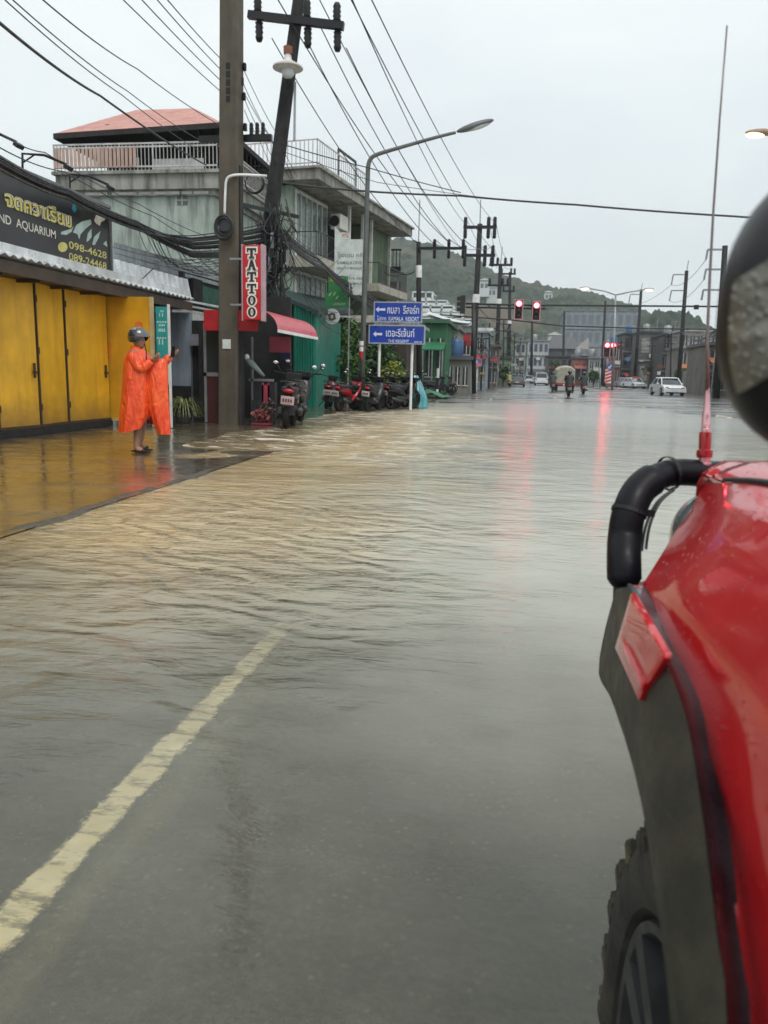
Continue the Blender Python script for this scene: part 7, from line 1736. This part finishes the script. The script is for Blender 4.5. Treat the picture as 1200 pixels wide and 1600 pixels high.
# ============================================================ far streets
def facade(name, label, cat, x0, x1, ytop, Y, depth, col, win=(3, 2), roof=None, awn=None, wcol=(.03, .035, .04), pitch=0, base_z=0, ywin=None, brd=None, streak=True, grp=None, lit=False):
    a, b_ = PY(x0, ytop, Y), PY(x1, ytop, Y); zt = (a.z + b_.z) / 2; root = thing(name, label, cat, ((a.x + b_.x) / 2, Y, base_z), grp)
    key = '%d_%d_%d' % tuple(int(c * 99) for c in col)
    mw = mat('render_' + key, col, .85, dirt=tuple(c * .45 for c in col), damt=.7, dscale=.35, streak=streak, var=.2)
    mb = MB(); mb.box(a.x, b_.x, Y, Y + depth, base_z, zt); wbuild(mb, 'wall', mw, root)
    W_, H_ = b_.x - a.x, zt - base_z; mg = mat('win_%d' % int(wcol[0] * 999), wcol, .3)
    nx, nz = win
    for j in range(nz):
        for i in range(nx):
            cw = W_ / nx; ch = H_ / nz; x_ = a.x + cw * (i + .5); z_ = base_z + ch * (j + .52); hw_ = cw * .3; hh_ = ch * .27
            mb = MB(); mb.box(x_ - hw_, x_ + hw_, Y - .05, Y + .1, z_ - hh_, z_ + hh_); f_ = wbuild(mb, 'window', mg, root)
            if Y < 130:
                mb = MB(); t = .06; mb.box(x_ - hw_ - t, x_ + hw_ + t, Y - .09, Y - .052, z_ - hh_ - t, z_ - hh_); mb.box(x_ - .03, x_ + .03, Y - .09, Y - .052, z_ - hh_, z_ + hh_); mb.v = [(q[0] - root.location.x, q[1] - root.location.y, q[2] - root.location.z) for q in mb.v]; mb.build('frame', M_wt, f_)
    if nz > 1:
        mb = MB()
        for j in range(1, nz): z_ = base_z + H_ * j / nz; mb.box(a.x - .1, b_.x + .1, Y - .35, Y - .003, z_ - .12, z_ + .08)
        wbuild(mb, 'ledge', M_ledge, root, each=1)
    rc = roof or (.12, .12, .12); mr = mat('roof_%d_%d' % (int(rc[0] * 99), int(rc[1] * 99)), rc, .7, dirt=tuple(c * .5 for c in rc), damt=.6)
    mb = MB()
    if pitch: e = .5; R0, R1 = Vector((a.x + W_ * .15, Y + depth / 2, zt + pitch)), Vector((b_.x - W_ * .15, Y + depth / 2, zt + pitch)); c_ = [Vector((a.x - e, Y - e, zt)), Vector((b_.x + e, Y - e, zt)), Vector((b_.x + e, Y + depth + e, zt)), Vector((a.x - e, Y + depth + e, zt))]; mb.add(c_ + [R0, R1], [(0, 1, 5, 4), (1, 2, 5), (2, 3, 4, 5), (3, 0, 4), (3, 2, 1, 0)])
    else: mb.box(a.x - .2, b_.x + .2, Y - .3, Y + depth + .2, zt, zt + .25)
    wbuild(mb, 'roof', mr, root)
    hsh = int(abs(a.x) * 7 + Y) % 5
    if Y < 200 and W_ > 1.5 and not pitch:
        if hsh in (0, 1, 3): mb = MB(); mb.lathe([(0, 0), (.5, 0), (.55, .1), (.55, 1.0), (.4, 1.2), (0, 1.25)], 12, (a.x + W_ * .3, Y + 1.5, zt + .26)); wbuild(mb, 'water_tank', M_steel if hsh else mat('tank_blue', (.05, .12, .25), .5), root, smooth='auto')
        if hsh in (1, 2, 4): mb = MB(); px0 = a.x + W_ * .7; mb.tube([(px0, Y + 1, zt + .2), (px0, Y + 1, zt + 2.2)], .04, 5); mb.beam((px0 - .5, Y + 1, zt + 2.0), (px0 + .5, Y + 1, zt + 2.0), .03, .03); mb.beam((px0 - .35, Y + 1, zt + 1.7), (px0 + .35, Y + 1, zt + 1.7), .03, .03); wbuild(mb, 'roof_aerial', M_steel, root)
        if nz > 1: mb = MB(); mb.box(a.x + W_ * .42, a.x + W_ * .42 + .8, Y - .4, Y - .1, base_z + H_ * .55, base_z + H_ * .55 + .55); wbuild(mb, 'air_conditioner', M_wt, root)
    if awn:
        mb = MB(); za = base_z + min(2.8, H_ * .8); mb.prism([Vector((a.x, Y - .0, za + .5)), Vector((a.x, Y - 1.6, za)), Vector((a.x, Y - 1.6, za - .08)), Vector((a.x, Y - .0, za + .42))], (W_, 0, 0)); wbuild(mb, 'awning', mat('awn_%d_%d_%d' % tuple(int(c * 99) for c in awn), awn, .6), root)
        mb = MB()
        for t in (.04, .5, .96): mb.box(a.x + W_ * t - .04, a.x + W_ * t + .04, Y - 1.58, Y - 1.5, base_z, za - .1)
        wbuild(mb, 'awning_post', M_steel, root)
    if brd: c0, m0 = brd; mb = MB(); mb.box(a.x + W_ * .15, b_.x - W_ * .15, Y - .12, Y - .096, base_z + H_ * .86, base_z + H_ * .97); wbuild(mb, 'shop_board', mat('board_%d_%d_%d' % tuple(int(c * 99) for c in c0), c0, .5), root)
    return root
FB = facade
FB('shop', 'green boarded shop right behind the blue road signs', 'shop', 664, 698, 505, 50, 7, (.03, .13, .06), (2, 1), (.05, .12, .07), (.02, .16, .07))
FB('shop', 'cream walled shop with green awning left of the tallest far pole', 'shop', 697, 716, 515, 58, 6, (.34, .35, .28), (2, 2), (.2, .2, .2), (.02, .20, .09))
FB('shop', 'grey shuttered low building beside the small grey car', 'shop', 698, 734, 562, 54, 5, (.22, .215, .19), (3, 1), (.10, .10, .12))
FB('shop', 'narrow white shop with red board behind the signal mast', 'shop', 722, 738, 520, 66, 7, (.42, .42, .40), (1, 2), (.2, .2, .2), None, brd=((.45, .03, .03), 0))
FB('shop', 'pale blue grey shop right of the signal mast', 'shop', 746, 762, 520, 76, 7, (.25, .32, .36), (2, 2), (.3, .32, .34), (.30, .04, .04))
FB('shop', 'dim brown shop among the far left poles', 'shop', 762, 780, 542, 86, 7, (.12, .10, .085), (2, 2), (.1, .09, .08), (.24, .05, .05))
FB('shop', 'low greenish shop behind the rider in pale yellow', 'shop', 780, 797, 560, 102, 7, (.11, .13, .10), (2, 1), (.07, .07, .07), (.05, .09, .06))
FB('shop', 'weathered white two storey house behind the bronze car', 'house', 806, 822, 534, 150, 8, (.36, .37, .37), (2, 3), (.2, .2, .2))
FB('shop', 'white and blue grey shop house behind the minivan', 'house', 826, 858, 533, 170, 9, (.40, .43, .46), (4, 3), (.25, .26, .28), None, wcol=(.07, .08, .1))
FB('warehouse', 'broad dark grey roofed hall in the middle distance', 'hall', 857, 905, 545, 180, 14, (.09, .095, .10), (4, 1), (.09, .09, .10), pitch=3.0)
FB('shop', 'dark shop house behind the covered truck', 'house', 856, 897, 558, 140, 8, (.12, .125, .12), (4, 2), (.05, .05, .05), (.10, .03, .03))
FB('shop', 'brick red low shop left of the median signals', 'shop', 898, 918, 560, 130, 8, (.24, .10, .08), (2, 1), (.1, .1, .1), (.32, .10, .08))
g_ = FB('house', 'house with a white triangular gable left of the median signals', 'house', 899, 920, 556, 132, 8, (.12, .09, .08), (2, 1), (.30, .29, .30))
mb = MB(); p0_, p1_, p2_ = PY(899, 545, 131.4), PY(920, 545, 131.4), PY(920, 527, 131.4); mb.prism([p0_, p1_, p2_], (0, .3, 0)); wbuild(mb, 'gable', mat('gable_pale', (.42, .38, .37), .7), g_)
FB('shop', 'pale shop with shutters behind the median signals', 'shop', 921, 938, 560, 128, 8, (.34, .36, .36), (2, 2), (.2, .2, .2))
FB('shop', 'pinkish fronted shop right of the median signals', 'shop', 955, 972, 540, 126, 8, (.30, .12, .12), (2, 2), (.3, .1, .1))
FB('hotel', 'broad blue grey block rising behind the double street lamp', 'building', 884, 1000, 486, 300, 30, (.22, .25, .28), (10, 4), (.20, .22, .25), wcol=(.13, .15, .17))
FB('building', 'dark apartment block right of the double street lamp', 'building', 976, 1004, 522, 140, 12, (.10, .105, .10), (3, 3), (.06, .06, .06))
FB('building', 'grey building with a large pale window behind the right power poles', 'building', 1000, 1040, 520, 132, 12, (.12, .12, .12), (2, 2), (.06, .06, .065), wcol=(.30, .30, .28))
FB('building', 'dark shuttered building behind the white saloon car', 'building', 1038, 1064, 524, 118, 10, (.08, .082, .08), (3, 3), (.05, .05, .05))
FB('market_stall', 'market stall front with orange awning right of the white saloon', 'market stall', 1062, 1118, 545, 102, 8, (.22, .20, .18), (4, 2), (.25, .24, .24), (.42, .16, .07))
FB('market_hall', 'pale roofed market building behind the orange awnings', 'building', 1066, 1124, 518, 110, 8, (.30, .29, .27), (5, 3), (.35, .35, .35), (.42, .18, .10))
FB('shop', 'tall house with dark roof behind the truck mirror', 'house', 1108, 1190, 540, 72, 8, (.16, .15, .13), (4, 2), (.1, .1, .1), (.3, .12, .06))
for (lab, x0, y0, x1, y1, Y_, c_) in (('teal hanging shop sign right of the white saloon', 1079, 556, 1092, 580, 98, (.05, .24, .26)), ('pale blue shop sign beside the teal one', 1092, 568, 1106, 584, 97, (.30, .38, .50)), ('orange shop sign strip above the teal sign', 1078, 543, 1110, 550, 97.5, (.50, .18, .08)),
        ('small red round edged sign right of the tallest far pole', 727, 532, 736, 541, 64, (.42, .04, .05)), ('white lit looking shop board in the far left row', 747, 512, 771, 517, 75, (.60, .62, .62))):
    flat_sign('shop_sign', lab, x0, y0, x1, y1, Y_, mat('ss_%d_%d_%d' % tuple(int(v * 99) for v in c_), c_, .5))
FB('house', 'plain cream roadside house on the far right, past the truck mirror', 'house', 1215, 1420, 470, 58, 9, (.30, .28, .24), (4, 2), (.12, .10, .09), (.10, .14, .12))
FB('house', 'grey green roadside shop house at the far right edge of the street', 'house', 1430, 1760, 400, 44, 10, (.20, .23, .21), (5, 2), (.10, .10, .10), (.34, .10, .06))
rr_ = random.Random(11); pal = [(.45, .06, .05), (.55, .55, .52), (.07, .16, .35), (.50, .32, .06), (.05, .22, .12), (.35, .36, .38), (.12, .10, .10), (.40, .16, .10)]
for k in range(26):
    lft = k < 14; x_ = rr_.uniform(744, 804) if lft else rr_.uniform(962, 1108); Y_ = (60 + (x_ - 740) * 1.0) if lft else rr_.uniform(92, 112); y_ = rr_.uniform(548, 590) if lft else rr_.uniform(548, 592); w_ = rr_.uniform(4, 9); h_ = rr_.uniform(2.5, 7); c_ = pal[k % 8]
    flat_sign('shop_board', 'one of the small faded shop boards crowding the far left row' if lft else 'one of the small faded shop boards crowding the far right row', x_, y_, x_ + w_, y_ + h_, Y_, mat('ss_%d_%d_%d' % tuple(int(v * 99) for v in c_), c_, .5), grp='small boards of the far left row' if lft else 'small boards of the far right row')
for k in range(9):
    lft = k < 6; x_ = (752, 764, 786, 792, 803, 812, 970, 1018, 1048)[k]; Y_ = (70, 80, 98, 105, 125, 150, 120, 108, 100)[k]; f = PY(x_, 600, Y_); t = PY(x_ + 1, (520, 505, 500, 512, 520, 528, 530, 525, 520)[k], Y_)
    mb = MB(); mb.tube([(f.x, Y_, 0), t], [.10, .08], 6); mb.beam(t + Vector((-.7, 0, -.5)), t + Vector((.7, 0, -.5)), .08, .1); mb.beam(t + Vector((-.5, 0, -1.3)), t + Vector((.5, 0, -1.3)), .08, .1)
    anchored('service_pole', mb, M_conc2, 'one of the thin service poles crowding the far street', 'service pole', 'thin service poles of the far street')
for k in range(12):
    a = PY(rr_.uniform(738, 750), rr_.uniform(480, 560), 62); b_ = PY(rr_.uniform(776, 800), rr_.uniform(500, 570), 100); wire('communication_cable', 'one of the low black cables slung along the far left row', [a, b_, PY(822, rr_.uniform(560, 580), 160)], rr_.choice((.02, .035)), .5, 'low cables of the far left row', n=8)
for k in range(8):
    a = PY(rr_.uniform(1060, 1075), rr_.uniform(510, 560), 95); b_ = PY(rr_.uniform(985, 1003), rr_.uniform(530, 565), 130); wire('communication_cable', 'one of the low black cables slung along the far right row', [PY(1125, rr_.uniform(490, 540), 64), a, b_], .03, .6, 'low cables of the far right row', n=8)
for k, (x_, Y_, h_, w_) in enumerate(((786, 95, 3.0, 1.6), (872, 140, 5, 3.2), (1068, 98, 3.0, 2.2), (698, 60, 4.5, 2.0), (840, 185, 7, 4), (1100, 90, 3.5, 2.0), (1020, 126, 5, 3.0), (927, 124, 3.0, 2.0))):
    labs = ('low tree at the far left kerb by the pale yellow rider', 'far tree over the covered truck', 'bush beside the orange awning stall', 'dark tree behind the green boarded shop', 'far tree above the minivan', 'shrub behind the dark grey parked truck', 'dark tree behind the right power poles', 'small tree by the pale shuttered shop')
    c = PY(x_, 600, Y_); bush('tree', labs[k], (c.x, Y_, .0), (w_ * .6, w_ * .6, h_ * .34), 900, .28, M_lf1, 'tree', h_ * .25, clumps=8)
# white terraced resort on the slope
Yh = 230; rsr = thing('resort_building', 'white stepped resort with stacked balconies on the hillside', 'resort', (PY(690, 500, Yh).x, Yh, -1))
M_rw = mat('resort_white', (.60, .63, .62), .7, dirt=(.35, .38, .36), damt=.5, dscale=.15)
for k, (x0, x1, y0, y1, dY) in enumerate(((645, 675, 455, 470, 8), (650, 698, 468, 478, 5), (655, 708, 476, 487, 3), (658, 720, 485, 494, 1), (658, 722, 492, 502, 0), (690, 742, 497, 508, -3))):
    a, b_ = PY(x0, y0, Yh + dY), PY(x1, y1, Yh + dY); mb = MB(); mb.box(a.x, b_.x, Yh + dY, Yh + dY + 12, b_.z, b_.z + .9); mb.box(a.x, b_.x, Yh + dY, Yh + dY + 12, a.z - .4, a.z)
    n = max(3, int((b_.x - a.x) / 2.6))
    for i in range(n + 1): x_ = a.x + (b_.x - a.x) * i / n; mb.box(x_ - .2, x_ + .2, Yh + dY, Yh + dY + 2, b_.z, a.z)
    lv = wbuild(mb, 'terrace_level', M_rw, rsr)
    mb = MB(); mb.box(a.x + .2, b_.x - .2, Yh + dY + 1.5, Yh + dY + 11.8, b_.z + .01 if k else 0, a.z - .41); mb.v = [(q[0] - rsr.location.x, q[1] - rsr.location.y, q[2] - rsr.location.z) for q in mb.v]; mb.build('window_band', mat('resort_window', (.10, .12, .12), .3), lv)
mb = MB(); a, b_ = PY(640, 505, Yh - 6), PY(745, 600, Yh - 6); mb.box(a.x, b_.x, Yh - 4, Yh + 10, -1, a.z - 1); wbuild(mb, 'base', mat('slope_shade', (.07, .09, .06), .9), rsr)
# pale curved canopy roof
mb = MB(); Yc = 120; rows = []
for k in range(13):
    t = k / 12; p = PY(665 + 68 * t, 489 + 16 * math.sin(t * 1.5), Yc); rows.append([p, p + Vector((0, 5, .6)), p + Vector((0, 5, .1)), p - Vector((0, 0, .45))])
mb.grid(rows); anchored('canopy_roof', mb, M_rw, 'pale curved canopy roof in front of the white hillside resort', 'roof')
for (x_, y_, Y_, lab) in ((757, 437, 380, 'white house high on the hill left of the second far pole'), (769, 448, 390, 'white house high on the hill right of the second far pole'), (857, 456, 480, 'small white house near the hill crest'), (889, 497, 320, 'white house low on the hill slope'), (867, 522, 300, 'white far house above the dark grey hall')):
    p = PY(x_, y_, Y_); root = thing('hill_house', lab, 'house', (p.x, Y_, p.z - 5), 'white houses on the hill'); mb = MB(); mb.box(-2.4, 2.4, -2, 6, -3, 4.5); mb.build('wall', M_rw, root)
    mb = MB(); mb.box(-1.6, -.2, -2.05, -1.9, 1, 3); mb.box(.4, 1.7, -2.05, -1.9, 1, 3); mb.build('window', mat('resort_window', (.1, .12, .12), .3), root)
    mb = MB(); mb.add([(-2.9, -2.6, 4.5), (2.9, -2.6, 4.5), (2.9, 6.6, 4.5), (-2.9, 6.6, 4.5), (0, 2, 6)], [(0, 1, 4), (1, 2, 4), (2, 3, 4), (3, 0, 4)]); mb.build('roof', mat('hill_roof', (.3, .3, .3), .6), root)

# ============================================================ wooded hills
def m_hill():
    m, nt, b = new_mat('wooded_hill_hazed'); p = pos_node(nt)
    c = mixc(nt, noise_fac(nt, p, .03, 5, .6), (.04, .056, .036), (.085, .11, .066)); c = mixc(nt, noise_fac(nt, p, .16, 4, .7, .38, .6), (.008, .015, .008), c)  # greens lightened and greyed, so haze is painted into the slope
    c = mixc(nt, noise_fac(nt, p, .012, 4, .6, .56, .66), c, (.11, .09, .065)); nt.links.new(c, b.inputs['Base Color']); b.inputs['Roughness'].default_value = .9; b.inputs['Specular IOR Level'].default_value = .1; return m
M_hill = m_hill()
def hill(name, ridge, Yr, depth, y0, spread):
    """ridge given where it meets the sky; a real slope runs down towards the street in front of it"""
    pts = [PY(a, b_, Yr) for a, b_ in ridge]; xs_ = [p.x for p in pts]
    def crest(x_):
        if x_ <= xs_[0]: return pts[0].z
        if x_ >= xs_[-1]: return pts[-1].z
        for a, b_ in zip(pts, pts[1:]):
            if a.x <= x_ <= b_.x: return a.z + (b_.z - a.z) * smst(a.x, b_.x, x_) * .4 + (b_.z - a.z) * .6 * (x_ - a.x) / (b_.x - a.x)
    rows = []; nY = 80; nX = 300
    for j in range(nY + 1):
        t = j / nY; y_ = y0 + (Yr + depth - y0) * t; r = []
        for i in range(nX + 1):
            x_ = (xs_[0] - spread) + (xs_[-1] - xs_[0] + 2 * spread) * i / nX
            u = (y_ - y0) / (Yr - y0); g = smst(0, 1, u) if u < 1 else 1 - .5 * smst(0, 1, (y_ - Yr) / depth)
            h = crest(x_ * (Yr / y_) ** .0) * g * (1 + .10 * noise.noise(Vector((x_ * .006, y_ * .006, 1)))) + (4.0 * noise.noise(Vector((x_ * .07, y_ * .07, 0))) + 4.5 * abs(noise.noise(Vector((x_ * .17, y_ * .12, 5)))) + random.uniform(0, 2.2)) * min(1, u * 3)
            r.append((x_, y_, h - 1.0))
        rows.append(r)
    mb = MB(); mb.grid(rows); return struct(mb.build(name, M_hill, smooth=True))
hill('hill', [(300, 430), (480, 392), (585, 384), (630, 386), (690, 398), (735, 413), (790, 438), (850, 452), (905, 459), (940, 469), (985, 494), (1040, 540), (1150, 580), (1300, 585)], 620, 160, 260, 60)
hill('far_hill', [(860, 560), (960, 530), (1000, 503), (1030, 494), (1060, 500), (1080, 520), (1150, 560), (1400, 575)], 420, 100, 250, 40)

# ============================================================ damp air
hz = MB(); hz.box(-900, 1100, -60, 1100, -1.5, 175)
hzo = hz.build('haze', bpy.data.materials.new('damp_air')); hzo['kind'] = 'stuff'
hm = hzo.data.materials[0]; hm.use_nodes = True; nt = hm.node_tree
for n in list(nt.nodes): nt.nodes.remove(n)
o_ = nt.nodes.new('ShaderNodeOutputMaterial'); v_ = nt.nodes.new('ShaderNodeVolumePrincipled'); v_.inputs['Color'].default_value = (.86, .93, .97, 1); v_.inputs['Density'].default_value = .00046; v_.inputs['Anisotropy'].default_value = .2
nt.links.new(v_.outputs[0], o_.inputs['Volume'])
scene.cycles.volume_bounces = 0
